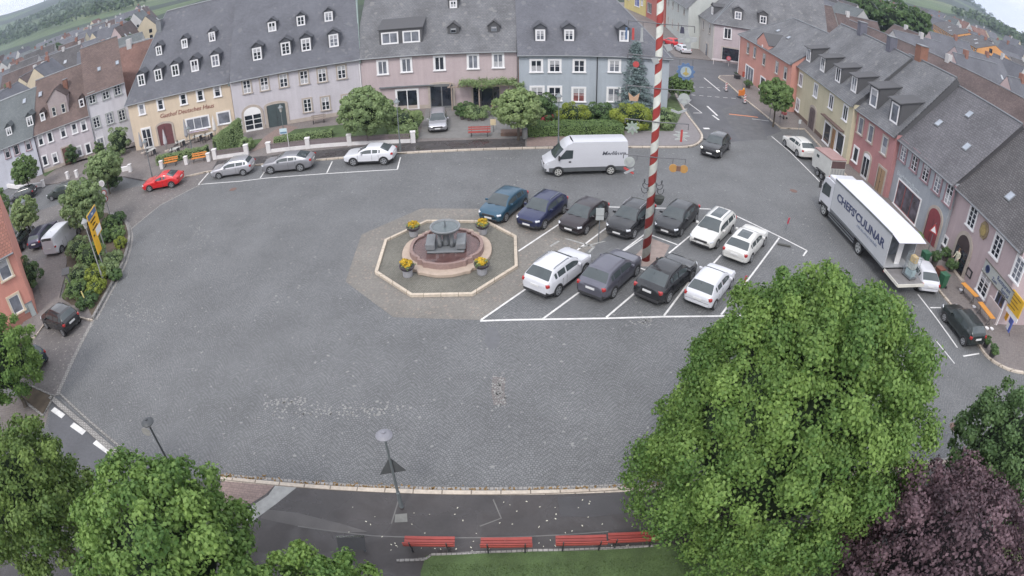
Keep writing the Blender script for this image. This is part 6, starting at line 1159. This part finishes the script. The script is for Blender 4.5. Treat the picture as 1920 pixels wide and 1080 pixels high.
# small items on the left
p = G(163, 572, .15); b = MB(); b.obox((0, 0, .55), .09, .05, 1.1, ry=-.1); o = b.build('yellow_stake', M('stake_yellow', (.7, .6, .25), .6)); o.location = (p.x, p.y, .15); tag(o, 'pale yellow marker stake at the near tip of the island', 'stake')
p = G(136, 545, .15); r = empty('notice_board', (p.x, p.y, .15), .4, 'small dark roofed notice board on the planted island', 'notice board'); b = MB(); b.tube([(0, 0, 0), (0, 0, 1.5)], .05, 6); b.build('post', METAL, r); b = MB(); b.obox((0, 0, 1.6), .7, .6, .06, rx=.5); b.build('board', M('board_dark', (.06, .06, .065), .6), r)
p = G(60, 592, .1); r = empty('utility_box', (p.x, p.y, .1), .75, 'grey green utility box against the coral house corner', 'utility box'); b = MB(); b.box(-.45, .45, -.2, .2, 0, 1.1); b.build('cabinet', M('box_greygreen', (.33, .36, .36), .6, .06), r, bevel=.02); b = MB(); b.box(-.48, .48, -.23, .23, 1.1, 1.15); b.build('lid', ZINC, r); b = MB(); b.box(-.01, .01, -.21, -.2, .05, 1.05); b.build('door_seam', DARK, r)
# benches
def bench(px, py, label, col, rz=0., w=1.8, z0=.12, name='bench', group=None, back=True, legs=DARK, slats=3):
    p = G(px, py, z0); r = empty(name, (p.x, p.y, z0), rz, label, 'bench', group); m = M('bench_%s' % col[0], col[1], .55, .12, 3.)
    b = MB()
    for k in range(slats): b.box(-w / 2, w / 2, -.22 + k * .15, -.22 + k * .15 + .12, .43, .47)
    b.build('seat', m, r)
    if back:
        b = MB()
        for k in range(2): b.obox((0, .29 + k * .05, .62 + k * .19), w, .035, .13, rx=-.25)
        b.build('backrest', m, r)
    for s_ in (-1, 1):
        b = MB(); x = s_ * w * .36; b.box(x - .025, x + .025, -.2, -.15, 0, .43); b.box(x - .025, x + .025, .15, .2, 0, .43); b.box(x - .025, x + .025, -.2, .26, .39, .43)
        if back: b.add([(x - .02, .22, .4), (x + .02, .22, .4), (x + .02, .36, .92), (x - .02, .36, .92), (x - .02, .27, .4), (x + .02, .27, .4), (x + .02, .4, .9), (x - .02, .4, .9)], [(0, 1, 2, 3), (7, 6, 5, 4), (0, 4, 5, 1), (2, 6, 7, 3), (1, 5, 6, 2), (0, 3, 7, 4)])
        b.build('leg', legs, r)
    return r
RB = ('red', (.3, .055, .045)); gb = 'red benches along the footpath'
bench(808, 1028, 'leftmost red slatted bench on the footpath', RB, math.pi + .02, 1.75, group=gb); bench(950, 1030, 'second red slatted bench from the left on the footpath', RB, math.pi, 1.75, group=gb); bench(1088, 1026, 'third red slatted bench on the footpath', RB, math.pi - .04, 1.75, group=gb); bench(1184, 1020, 'red slatted bench partly hidden under the big linden', RB, math.pi - .05, 1.75, group=gb)
bench(899, 256, 'red bench standing alone on the driveway paving', RB, 0, 2.0); bench(1079, 252, 'dark red bench against the long hedge, left of the two', ('wine', (.22, .09, .07)), 0, 2.0); bench(1149, 252, 'dark red bench against the hedge end beside the maypole', ('wine', (.22, .09, .07)), 0, 2.0)
bench(598, 231, 'weathered wooden bench against the lilac house wall', ('wood', (.22, .18, .16)), .2, 1.6); OB = ('orange', (.55, .2, .04))
bench(321, 311, 'orange bench between white posts, left of the pair at the inn', OB, .12, 1.7); bench(374, 303, 'orange bench between white posts, right of the pair at the inn', OB, .12, 1.7)
p = G(665, 1034, .12); r = empty('info_panel', (p.x, p.y, .12), .12, 'low slanted information panel with shiny top edge left of the benches', 'information panel'); b = MB(); b.obox((0, 0, .55), 1.0, .5, .05, rx=.9); b.build('panel', M('panel_dark', (.05, .05, .055), .4), r); b = MB(); b.obox((0, .17, .77), 1.02, .07, .05, rx=.9); b.build('top_edge', CHROME, r)
for s_ in (-1, 1): b = MB(); b.box(s_ * .4 - .03, s_ * .4 + .03, -.03, .03, 0, .55); b.build('leg', METAL, r)
def bin_(px, py, label, col, r0=.25, h=.9, z0=.12, kind='round'):
    p = G(px, py, z0); r = empty('litter_bin' if kind == 'round' else 'wheelie_bin', (p.x, p.y, z0), -1.4, label, 'bin')
    if kind == 'round':
        b = MB(); b.lathe([(r0 * .85, 0), (r0, .05), (r0, h), (r0 * .85, h)], n=16); b.build('body', col, r); b = MB(); b.lathe([(r0 * 1.08, h), (r0 * 1.08, h + .06), (r0 * .6, h + .1), (.01, h + .1)], n=16); b.build('rim', ZINC, r)
    else:
        b = MB(); b.add([(-.23, -.27, .05), (.23, -.27, .05), (.23, .25, .05), (-.23, .25, .05), (-.29, -.36, 1.0), (.29, -.36, 1.0), (.29, .3, 1.0), (-.29, .3, 1.0)], [(0, 3, 2, 1), (4, 5, 6, 7), (0, 1, 5, 4), (1, 2, 6, 5), (2, 3, 7, 6), (3, 0, 4, 7)]); b.build('body', col, r, bevel=.03); b = MB(); b.obox((0, -.02, 1.04), .62, .74, .06, rx=-.04); b.build('lid', col, r, bevel=.03)
        for s_ in (-1, 1): b = MB(); b.tube([(s_ * .24, .26, .1), (s_ * .29, .26, .1)], .1, 12); b.build('wheel', BLACK, r)
        b = MB(); b.tube([(-.25, .35, 1.02), (.25, .35, 1.02)], .018, 6); b.build('handle', col, r)
GRN = M('bin_green', (.03, .11, .06), .5, .08)
bin_(984, 260, 'round grey litter bin beside the tree box on the pavement', M('bin_grey', (.25, .25, .24), .6)); bin_(1731, 496, 'green wheelie bin behind the lorry tail', GRN, kind='w'); bin_(1757, 527, 'rusty brown wheelie bin beside the kerb', M('bin_brown', (.16, .06, .04), .6), kind='w'); bin_(1765, 538, 'green wheelie bin nearest the tavern benches', GRN, kind='w')
def pot(px, py, label, col, r0, h, lm, z0=.12, n=500, fr=None):
    p = G(px, py, z0); r = empty('flower_pot', (p.x, p.y, z0), 0, label, 'plant pot'); b = MB(); b.lathe([(r0 * .75, 0), (r0, h * .9), (r0 * 1.06, h), (r0 * .8, h)], n=14); b.build('pot', col, r); fr = fr or r0 * 1.3; n = int(max(n, 700 * (fr / .3)**2))
    P, D, ct = crown_pts((0, 0, h + fr * .55), fr, fr * .75, n, 10, .6, -.5, int(px)); leaf_mesh('plant', P, D, .09, lm, r, tint=ct)
TUB = M('tub_dark', (.07, .06, .055), .8); pot(1750, 498, 'dark wooden tub between the warning sign and the arched doorway', TUB, .3, .6, LF_DARK); pot(1770, 488, 'leafy plant tub beside the white notice box', TUB, .25, .4, LF_DARK, fr=.42); pot(1847, 650, 'dark flower pot at the kerb bend below the tavern', DARK, .22, .35, LF_DARK); pot(1859, 668, 'round dark planter nearest the kerb end', DARK, .25, .35, LF_DARK)
pot(1613, 300, 'bushy plant tub on the pavement before the red house', TUB, .3, .4, LF_MID, fr=.9, n=1200); pot(1632, 322, 'tall leafy tub plant beside the red house door', TUB, .3, .4, LF_MAP, fr=1.0, n=1200); pot(1586, 280, 'dark planter at the corner of the yellow house', TUB, .3, .4, LF_DARK); pot(1402, 165, 'dark planter box before the orange shopfront', TUB, .35, .45, LF_DARK); pot(1782, 508, 'climbing plant at the side of the arched doorway', TUB, .25, .3, LF_DARK, fr=.45, n=800)
pot(1721, 455, 'flower tub under the shop window of the grey blue house', TUB, .25, .4, LF_MID); pot(867, 224, 'small dark flower tub by the grey gateway', TUB, .22, .35, LF_DARK); pot(880, 226, 'row tub of pale flowers before the driveway bed', TUB, .22, .35, LF_MID); pot(905, 226, 'dark flower tub at the right end of the driveway bed', TUB, .22, .35, LF_MID)
# tavern tables
TO = M('beer_orange', (.6, .27, .06), .55, .08)
def beer_table(a, c, label):
    p, q = G(*a, .85), G(*c, .85); d = q - p; m = (p + q) / 2; r = empty('beer_table', (m.x, m.y, .12), math.atan2(d.y, d.x), label, 'table'); w = d.length; b = MB(); b.box(-w / 2, w / 2, -.25, .25, .70, .74); b.build('table_top', TO, r)
    for s_ in (-1, 1):
        b = MB(); x = s_ * w * .35; b.tube([(x, -.2, 0), (x, .2, .70)], .018, 5); b.tube([(x, .2, 0), (x, -.2, .70)], .018, 5); b.tube([(x - .02, -.22, .02), (x - .02, .22, .02)], .018, 5); b.build('leg', DARK, r)
beer_table((1806, 530), (1832, 556), 'orange beer table nearer the arched tavern doorway'); beer_table((1838, 566), (1862, 597), 'orange beer table nearer the yellow banner')
for px, py, lab in ((1801, 545, 'white round dish on the ground at the first beer table'), (1826, 577, 'white round dish between the two beer tables'), (1850, 617, 'white round dish left below the second beer table'), (1859, 618, 'white round dish right below the second beer table')):
    p = G(px, py, .12); b = MB(); b.lathe([(.12, 0), (.17, .1), (.15, .1), (.01, .04)], n=16); o = b.build('white_bowl', WHITE, loc=(p.x, p.y, .122)); tag(o, lab, 'bowl')
p = G(1878, 608, .12); r = empty('advert_banner', (p.x, p.y, .12), -1.75, 'yellow orange banner hanging beside the tavern side door', 'banner'); b = MB(); b.obox((0, 0, 1.15), .75, .03, 1.3, ry=.1); b.build('cloth', M('banner_yellow', (.65, .33, .02), .6, .15, 4.), r); b = MB(); b.tube([(-.4, 0, 0), (-.4, 0, 1.9)], .02, 6); b.build('pole', METAL, r)
p = G(1886, 625, .12); r = empty('poster_stand', (p.x, p.y, .12), -1.9, 'blue and white poster stand before the tavern wall', 'poster stand'); b = MB(); b.box(-.3, .3, -.03, .03, .25, 1.15); b.build('poster', M('poster_blue', (.08, .12, .4), .5), r); b = MB(); b.box(-.3, .05, -.045, -.03, .3, .75); b.build('poster_field', WHITE, r)
for s_ in (-1, 1): b = MB(); b.tube([(s_ * .28, .03, .3), (s_ * .28, .25, 0)], .02, 5); b.build('leg', DARK, r)
# road works
def baken(px, py, label):
    p = G(px, py); r = empty('barrier_beacon', (p.x, p.y, .01), .2, label, 'road works beacon', 'road works beacons'); b = MB(); b.box(-.2, .2, -.25, .25, 0, .1); b.build('foot', DARK, r, bevel=.02); b = MB(); b.box(-.13, .13, -.03, .03, .1, 1.1); pl_ = b.build('plate', WHITE, r)
    for k in range(3): b = MB(); z = .2 + k * .33; b.add([(-.13, -.035, z), (.13, -.035, z + .13), (.13, -.035, z + .28), (-.13, -.035, z + .15), (-.13, -.032, z), (.13, -.032, z + .13), (.13, -.032, z + .28), (-.13, -.032, z + .15)], [(0, 1, 2, 3), (7, 6, 5, 4)]); b.build('red_stripe', RDW, pl_)
baken(1361, 171, 'red striped beacon at the tip of the street corner island'); baken(1396, 194, 'red striped beacon beside the orange barrier')
p = G(1390, 183); r = empty('barrier', (p.x, p.y, .01), .4, 'orange plastic road works barrier beside the kerb', 'barrier'); OP = M('orange_plastic', (.62, .2, .05), .5, .1); b = MB(); b.box(-.55, .55, -.06, .06, .25, 1.0); b.build('panel', OP, r, bevel=.04)
for s_ in (-1, 1): b = MB(); b.box(s_ * .45 - .1, s_ * .45 + .1, -.35, .35, 0, .12); b.build('foot', DARK, r, bevel=.02)
b = MB(); b.lathe([(.1, 1.0), (.12, 1.05), (.12, 1.2), (.05, 1.26)], (.3, 0, 0), 12); b.build('warning_lamp', M('amber', (.7, .35, .05), .3), r)
post_sign(1391, 176, 3.0, 'red topped pole beside the orange barrier', lambda r: (lambda b: (b.box(-.15, .15, -.1, .1, 2.3, 3.0), b.build('red_box', M('red_box', (.3, .06, .04), .6), r)))(MB())); 
p = G(1382, 149); r = empty('crate', (p.x, p.y, .12), .2, 'dark plastic box beside the red topped pole', 'box'); b = MB(); b.box(-.4, .4, -.3, .3, 0, .5); b.build('box', DARK, r, bevel=.03); b = MB(); b.box(-.43, .43, -.33, .33, .5, .56); b.build('lid', DARK, r)
post_sign(1365, 125, 1.6, 'no entry style round red sign before the dark shop window', round_sign(1.35, .4, RDW, M('sign_face_pink', (.5, .2, .25), .5)), z0=.1)
p = G(1366, 126); b = MB(); b.box(-2.6, 2.9, -.03, .03, .75, 1.0); [b.box(x, x + .06, -.04, .04, 0, .75) for x in (-2.4, 0., 2.6)]; o = b.build('barrier_rail', M('barrier_pale', (.6, .55, .56), .6, .2, 1.)); o.location = (p.x, p.y + .2, .1); o.rotation_euler = (0, 0, -.2); tag(o, 'long pale barrier board across the side street pavement', 'barrier')
# parasols and inn terrace
def parasol(px, py, h, label, col):
    p = G(px, py, .12); r = empty('closed_parasol', (p.x, p.y, .12), 0, label, 'parasol', 'folded parasols on the inn terrace'); b = MB(); b.tube([(0, 0, 0), (0, 0, h)], .03, 6); b.build('pole', METAL, r); b = MB(); b.lathe([(.1, .7), (.24, .95), (.2, 1.5), (.1, h - .4), (.03, h)], n=9); b.build('canopy', col, r); b = MB(); b.lathe([(.3, 0), (.3, .1), (.05, .14)], n=12); b.build('base', STONE, r)
PGR = M('canvas_grey', (.3, .3, .32), .9, .1); PWH = M('canvas_white', (.6, .58, .56), .9, .08)
parasol(268, 287, 2.6, 'grey folded parasol at the left end of the inn terrace', PGR); parasol(313, 283, 2.6, 'pale folded parasol before the inn door', M('canvas_pale', (.45, .44, .46), .9)); parasol(352, 268, 2.9, 'tall grey folded parasol before the triple window', PGR); parasol(405, 257, 2.6, 'white folded parasol beside the sloping hedge', PWH)
def cafe_table(px, py, label):
    p = G(px, py, .12); r = empty('cafe_table', (p.x, p.y, .12), random.random(), label, 'table', 'tables on the inn terrace'); b = MB(); b.box(-.6, .6, -.4, .4, .7, .74); b.build('table_top', M('cloth_pale', (.42, .42, .4), .8, .15, 3.), r); b = MB(); b.tube([(0, 0, 0), (0, 0, .7)], .04, 6); b.box(-.3, .3, -.04, .04, 0, .04); b.build('leg', DARK, r)
def chair(px, py, label, rz):
    p = G(px, py, .12); r = empty('terrace_chair', (p.x, p.y, .12), rz, label, 'chair', 'dark chairs on the inn terrace'); b = MB(); b.box(-.22, .22, -.22, .22, .43, .47); b.build('seat', DARK, r); b = MB(); b.obox((0, .23, .72), .44, .04, .5, rx=-.15); b.build('backrest', DARK, r)
    for sx_ in (-1, 1):
        for sy_ in (-1, 1): b = MB(); b.tube([(sx_ * .2, sy_ * .2, .43), (sx_ * .21, sy_ * .22, 0)], .015, 5); b.build('leg', DARK, r)
for i, (x, y) in enumerate(((285, 292), (340, 276), (372, 266), (392, 262), (330, 290))):
    cafe_table(x, y, ('small pale table before the glazed inn door', 'pale table beside the tall grey parasol', 'pale table under the flower box', 'pale table beside the hedge at the inn', 'pale table behind the low terrace hedge')[i])
    for s_ in (-1, 1): chair(x + s_ * 9, y + 3, 'dark terrace chair %s of the %s' % ('west' if s_ < 0 else 'east', ('table before the glazed inn door', 'table beside the tall grey parasol', 'table under the flower box', 'table beside the sloping hedge', 'table behind the low terrace hedge')[i]), s_ * 1.3)
WP = M('white_post', (.66, .64, .64), .7, .08)
def pillar(px, py, label, h=.95, w=.42, z0=.12, red=False):
    p = G(px, py, z0); r = empty('gate_pillar', (p.x, p.y, z0), .15, label, 'pillar', 'white garden pillars'); b = MB(); b.box(-w / 2, w / 2, -w / 2, w / 2, 0, h); b.build('shaft', WP, r); b = MB(); b.box(-w / 2 - .04, w / 2 + .04, -w / 2 - .04, w / 2 + .04, h, h + .07); b.build('cap', WP, r)
fp = [(404, 298, 'white garden pillar beside the sloping hedge'), (463, 290, 'white garden pillar left of the brick garden path'), (505, 286, 'white garden pillar right of the brick garden path'), (578, 278, 'white garden pillar between the lawn fences'), (656, 272, 'white garden pillar before the round clipped tree'), (775, 267, 'white garden pillar with red letter box beside the driveway')]
for x, y, l_ in fp: pillar(x, y, l_, 1.0)
for x, y, l_ in ((304, 316, 'white post at the left end of the orange benches'), (350, 308, 'white post between the two orange benches'), (392, 302, 'grey white post right of the orange benches'), (82, 350, 'white wall pillar left of the mauve house path'), (128, 335, 'white wall pillar right of the mauve house path'), (245, 322, 'white pillar before the terrace bushes'), (145, 332, 'short white pillar beside the dark moving car')): pillar(x, y, l_, .8, .35)
FW = M('fence_wood', (.2, .16, .17), .8, .15, 4.)
for (a, c), lab in (((0, 1), 'brown slatted fence on a white wall left of the garden path'), ((2, 3), 'brown slatted fence on a white wall before the pale blue sign'), ((3, 4), 'brown slatted fence on a white wall before the lilac house bench'), ((4, 5), 'brown slatted fence on a white wall before the rose bushes')):
    p, q = G(*fp[a][:2], .12), G(*fp[c][:2], .12); d = q - p; L_ = d.length; r = empty('garden_fence', (p.x, p.y, .12), math.atan2(d.y, d.x), lab, 'fence', 'fences before the lilac house'); b = MB(); b.box(.22, L_ - .22, -.12, .12, 0, .32); b.build('low_wall', WP, r); b = MB(); n = int((L_ - .44) / .09)
    for k in range(n): b.box(.24 + k * .09, .29 + k * .09, -.02, .02, .34, .88)
    b.box(.22, L_ - .22, -.035, -.02, .45, .5); b.box(.22, L_ - .22, -.035, -.02, .74, .79); b.build('slats', FW, r)
for pts, lab in ((((0, 350), (40, 356), (84, 350)), 'low white garden wall before the bluish house'), (((165, 332), (220, 325), (246, 320)), 'low white wall before the terrace')):
    b = MB(); strip_mb(b, gp(*pts), .3, .1, .6); tag(b.build('garden_wall', WP), lab, 'wall')
b = MB(); strip_mb(b, gp((985, 257), (1080, 252), (1165, 252)), .2, .1, .3); tag(b.build('hedge_kerb', KERB_G), 'low grey stone edging along the long clipped hedge', 'edging')
b = MB(); p = G(962, 252, .12); b.box(-1.1, 1.1, -.5, .5, 0, .35); o = b.build('tree_box', M('tree_box_wood', (.15, .1, .08), .85)); o.location = p; tag(o, 'dark wooden planting box at the foot of the broad round tree', 'planting box')
# ---------------------------------------------------------------- town beyond the rows
FARW = {'white': wallm('far_white', (.47, .46, .46)), 'cream': wallm('far_cream', (.55, .48, .36)), 'grey': wallm('far_grey', (.38, .38, .38)), 'ochre': wallm('far_ochre', (.5, .32, .15)), 'pink': wallm('far_pink', (.48, .38, .38))}
FARR = {'slate grey': SLATE, 'dark brown': brickmat('old_brown_tile', (.085, .06, .058), (.115, .085, .08), (.05, .036, .035), .3, .25, .018, big=.3, bump=.5), 'dark grey': SLATE_D, 'reddish': brickmat('faded_red_tile', (.17, .095, .08), (.21, .12, .1), (.1, .06, .05), .25, .25, .02, big=.3, bump=.4), 'greenish grey': SLATE_GN}
def _az(px, py): d = ray(px, py); return math.degrees(math.atan2(d.x, d.y))
HN = []
AZW = [(_az(277, 45), ' left of the inn roof'), (_az(188, 80), ' above the white three storey house'), (_az(87, 147), ' above the mauve house'), (-99, ' above the bluish house')]
AZE = [(_az(1488, 33), ' above the corner house'), (_az(1596, 51), ' above the orange house'), (_az(1718, 113), ' above the yellow house'), (_az(1791, 153), ' above the red house'), (_az(1907, 233), ' above the shop house'), (99, ' above the tavern')]
def above(x, y):
    a = math.degrees(math.atan2(x, y))
    if x < 0: return next(t for v, t in AZW if a > v) if a < _az(285, 40) + 3 else ''
    return next(t for v, t in AZE if a < v)
def far_house(x, y, rz, L_, D_, e_, h_, wk, rk, where, win=True, label=None, **kw):
    if isinstance(wk, str): HN.append((x, y, wk + (' walled' if L_ < 12 else ' long walled')))
    where = ('long, ' if L_ > 14.5 else 'low, ' if e_ < 4.3 else '') + where
    c, s = math.cos(rz), math.sin(rz); a = (x - c * L_ / 2 + s * D_ / 2, y - s * L_ / 2 - c * D_ / 2); q = (x + c * L_ / 2 + s * D_ / 2, y + s * L_ / 2 - c * D_ / 2)
    z = terr(x, y); zt = max(0, z); H_ = Bld(label or '%s house, %s roof, %s' % (wk, rk, where + above(x, y)), None, None, e_, D_, h_, FARW[wk] if isinstance(wk, str) else wk, FARR[rk], world=(a, q), name='town_house', zb=-2, group='houses of the town beyond the square', **kw); H_.root.location.z = zt
    r = random
    dist = math.hypot(x, y)
    if win:
        for side in (0,):
            n = max(2, int(L_ / 3)); 
            for k in range(n):
                for zz in ((e_ - 1.3, 1.6) if e_ > 4.5 else (e_ - 1.3,)): 
                    b = MB(); xx = (k + .5) * L_ / n; b.box(xx - .6, xx + .6, -.06, 0, zz - .75, zz + .75); w_ = b.build('window', WHITE, H_.root); b = MB(); b.box(xx - .45, xx + .45, -.08, -.06, zz - .6, zz + .6); b.build('pane', GLASS, w_)
        for sx_ in (1, -1):    # gable windows
            for zz in (e_ - 1.3, e_ + .6):
                xx = H_.L if sx_ > 0 else 0; b = MB(); b.box(xx - .02 if sx_ > 0 else xx - .07, xx + .07 if sx_ > 0 else xx + .02, D_ * .38 - .5, D_ * .38 + .5, zz - .6, zz + .6); b.build('window', GLASS, H_.root)
    if r.random() < .8:
        xx = L_ * r.uniform(.25, .75); H_.box('chimney', xx - .4, xx + .4, D_ / 2 - .4, D_ / 2 + .4, h_ - .8, h_ + 1.0, r.choice([M('far_chimney', (.25, .13, .1), .9), FARW['white']]), H_.roof)
    if r.random() < .5:
        for k in range(r.randint(1, 3)):
            xx = L_ * r.uniform(.15, .85); yy = D_ * r.uniform(.12, .3); zz = e_ + H_.t * yy; b = MB(); b.obox((xx, yy, zz + .1), .9, 1.1, .1, rx=math.atan(H_.t)); b.build('skylight', M('far_skylight', (.36, .38, .41), .3, .2), H_.root)
    return H_
# distinct ones seen over the east row
def rp(px, py, z): return G(px, py, z)
q = rp(1660, 82, 10.5); q0, q1 = rp(1505, 36, 10.5), rp(1810, 126, 10.5)
far_house(59, 62, -1.52, 62, 10, 6.5, 10.4, 'pink', 'dark brown', '', win=False, label='very long dark brown barn roof with pale ridge running behind the east row')
TR = []
def add_town(region, n, where3, rot, seed, mind=12.5, zr=None):
    r = random.Random(seed); pl = []; tries = 0
    while len(pl) < n and tries < 6000:
        tries += 1; x, y = region(r)
        if any(math.hypot(x - a, y - c) < mind + (math.hypot(x, y) > 250) * 6 for a, c in pl + TR): continue
        pl.append((x, y)); d = math.hypot(x, y); k = 0 if d < 130 else (1 if d < 260 else 2)
        far_house(x, y, rot + r.choice((0, 0, math.pi / 2)) + r.uniform(-.15, .15), r.uniform(10, 17), r.uniform(8.5, 11), r.uniform(3.5, 6), 0 or r.uniform(8.5, 11.5), r.choice(list(FARW)[:3] + ['white', 'cream', 'pink']), r.choice(['slate grey', 'dark brown', 'dark grey', 'slate grey', 'greenish grey', 'reddish' if r.random() < .5 else 'slate grey']), where3[k], win=True)
    TR.extend(pl)
def reg_e(r):
    while True:
        az = rad(r.uniform(30, 62)); d = r.uniform(60, 150) if r.random() < .45 else r.uniform(120, 430); x, y = d * math.sin(az), d * math.cos(az)
        if x > 72 and not (95 < x < 150 and 100 < y < 175): return x, y
OCH = wallm('far_orange', (.6, .3, .12))
TR += [(150, 150), (135, 165), (165, 138), (120, 178), (100, 190)]
p1, p2 = G(1786, 73, 7), G(1838, 95, 7)
for (a, c), lab in ((((1772, 52), (1815, 78)), 'orange block with flat grey roof in the east town, nearer the beige factory'), (((1822, 80), (1865, 105)), 'second orange block further right in the east town')):
    u, v = G(*a, 9), G(*c, 9); d = v - u; far_house((u.x + v.x) / 2 + 5, (u.y + v.y) / 2 + 5, math.atan2(d.y, d.x), d.length, 11, 9, 11.5, OCH, 'dark grey', '', label=lab)
u, v = G(1722, 28, 8), G(1772, 50, 8); d = v - u; far_house((u.x + v.x) / 2 + 5, (u.y + v.y) / 2 + 5, math.atan2(d.y, d.x), d.length, 12, 8, 9.5, 'cream', 'greenish grey', '', label='long beige factory hall with grey panels beyond the east row')
u, v = G(1745, 12, 8), G(1865, 60, 8)
add_town(reg_e, 92, ('near,', 'midway,', 'far,'), -1.45, 11)
def reg_w(r):
    while True:
        az = rad(r.uniform(-60, -33)); d = r.uniform(85, 420); x, y = d * math.sin(az), d * math.cos(az)
        if y > 74 or x < -90: return x, y
add_town(reg_w, 80, ('near,', 'midway,', 'far,'), .35, 12)
def reg_n(r): az = rad(r.uniform(12, 33)); d = r.uniform(150, 260); return d * math.sin(az), d * math.cos(az)
add_town(reg_n, 14, ('', 'up the street', 'up the street'), .3, 13)
far_house(52, 104, -.1, 15, 12, 6, 11.5, 'grey', 'dark brown', 'x', label='grey house with dark brown roof behind the orange corner house'); far_house(60, 122, .1, 16, 12, 6, 11, 'cream', 'slate grey', 'x', label='cream house with solar roof behind the pink corner house')
far_house(-58, 78, .35, 30, 10, 5, 10.5, 'white', 'slate grey', 'x', label='long slate roof rising behind the mauve house'); far_house(-78, 66, .4, 14, 10, 5, 10, 'pink', 'reddish', 'x', label='weathered reddish roof behind the bluish house')
# woods and trees far away
def wood(label_name, pts, n, size, mat, spread, hgt_, seed):
    g = np.random.default_rng(seed); P = []; D = []
    for (cx, cy, k, rr, hh) in pts:
        m = k; d = g.normal(0, 1, (m, 3)); d /= np.linalg.norm(d, axis=1)[:, None]; d[:, 2] = np.abs(d[:, 2]); P.append(np.array([cx, cy, terr(cx, cy) + hh * .25]) + d * np.array([rr, rr, hh * .75]) * g.uniform(.8, 1.05, (m, 1))); D.append(d)
    o = leaf_mesh(label_name, np.vstack(P), np.vstack(D), size, mat, aspect=.8); return o
g2 = random.Random(3); LFW = leafmat('wood_leaf', (.03, .06, .025), (.075, .12, .04), .05)
pts = []
for _ in range(1500):
    az = rad(g2.choice([g2.uniform(28, 62), g2.uniform(-64, -20)])); d = g2.uniform(420, 2500)**1; x, y = d * math.sin(az), d * math.cos(az)
    if math.sin(x * .004 + 1) * math.cos(y * .0045 + x * .002) < .1: continue
    for _k in range(5):
        xx, yy = x + g2.gauss(0, 25), y + g2.gauss(0, 12); pts.append((xx, yy, 26, g2.uniform(5, 9), g2.uniform(9, 15)))
tag(wood('far_woods', pts, 0, 4.2, LFW, 0, 0, 5), kind='stuff')
k = 0
for _ in range(400):
    side = g2.random() < .5; az = rad(g2.uniform(30, 60) if side else g2.uniform(-60, -34)); d = g2.uniform(95, 420); x, y = d * math.sin(az), d * math.cos(az)
    if any(math.hypot(x - a, y - c) < 10 for a, c in TR) or (side and x < 75) or (not side and y < 78 and x > -90): continue
    if 110 < x < 135 and 95 < y < 110: continue
    TR.append((x, y)); k += 1; h_ = g2.uniform(5, 9); r_ = g2.uniform(2.5, 4.2)
    root = empty('town_tree', (x, y, max(0, terr(x, y))), 0, '%s %s tree by %s house%s, %s' % (('broad' if r_ > 3.5 else 'slender' if h_ > 6.2 else 'small'), 'tall' if h_ > 7 else 'low', min(HN, key=lambda q_: math.hypot(x - q_[0], y - q_[1]))[2], above(x, y), 'near' if d < 180 else ('mid distance' if d < 300 else 'far off')), 'tree', 'trees between the town roofs')
    b = MB(); b.tube([(0, 0, 0), (0, 0, h_ * .6)], [.25, .15], 6); b.build('trunk', BARK, root); P, D, ct = crown_pts((0, 0, h_ * .62), r_, h_ * .42, 420, 14, .36, -.7, k); leaf_mesh('crown', P, D, .95, LFW, root, tint=ct)
    if k >= 80: break
# big tree clump above the long barn
for i, (x, y, r_) in enumerate(((105, 160, 6.5), (110, 152, 7.5), (104, 170, 7), (115, 146, 5.5))): tree(('tall broad tree, left of the clump beyond the long barn', 'tallest tree of the clump beyond the long barn', 'tree at the back of the clump beyond the long barn', 'tree nearest the beige factory hall')[i], x, y, 8, r_, 7.5, 3500, .8, LF_DARK, tr=.4, clumps=50, seed=60 + i, core=True, name='town_tree')
seen = {}
for o_ in COL.objects:
    if o_.parent is None and o_.get('group') in ('houses of the town beyond the square', 'trees between the town roofs'): seen.setdefault(o_['label'], []).append(o_)
for lab_, os_ in seen.items():
    if len(os_) > 1:
        os_.sort(key=lambda q_: math.hypot(q_.location.x, q_.location.y)); nm_ = ('nearest', 'second nearest', 'third nearest', 'fourth nearest', 'fifth nearest', 'sixth nearest')
        for i_, q_ in enumerate(os_): q_['label'] = lab_ + ', ' + (nm_[i_] if i_ < len(os_) - 1 else 'farthest')
# ---------------------------------------------------------------- haze
b = MB(); b.box(-4700, 4700, -4700, 4700, -140, 190); hz = b.build('haze', bpy.data.materials.new('haze_air')); hm = hz.data.materials[0]; hm.use_nodes = True; hm.node_tree.nodes.clear()
pv = N(hm.node_tree, 'ShaderNodeVolumePrincipled'); pv.inputs['Color'].default_value = (.72, .82, 1, 1); pv.inputs['Density'].default_value = .00022; pv.inputs['Anisotropy'].default_value = .2
ho = N(hm.node_tree, 'ShaderNodeOutputMaterial'); hm.node_tree.links.new(pv.outputs[0], ho.inputs['Volume']); hz['kind'] = 'stuff'
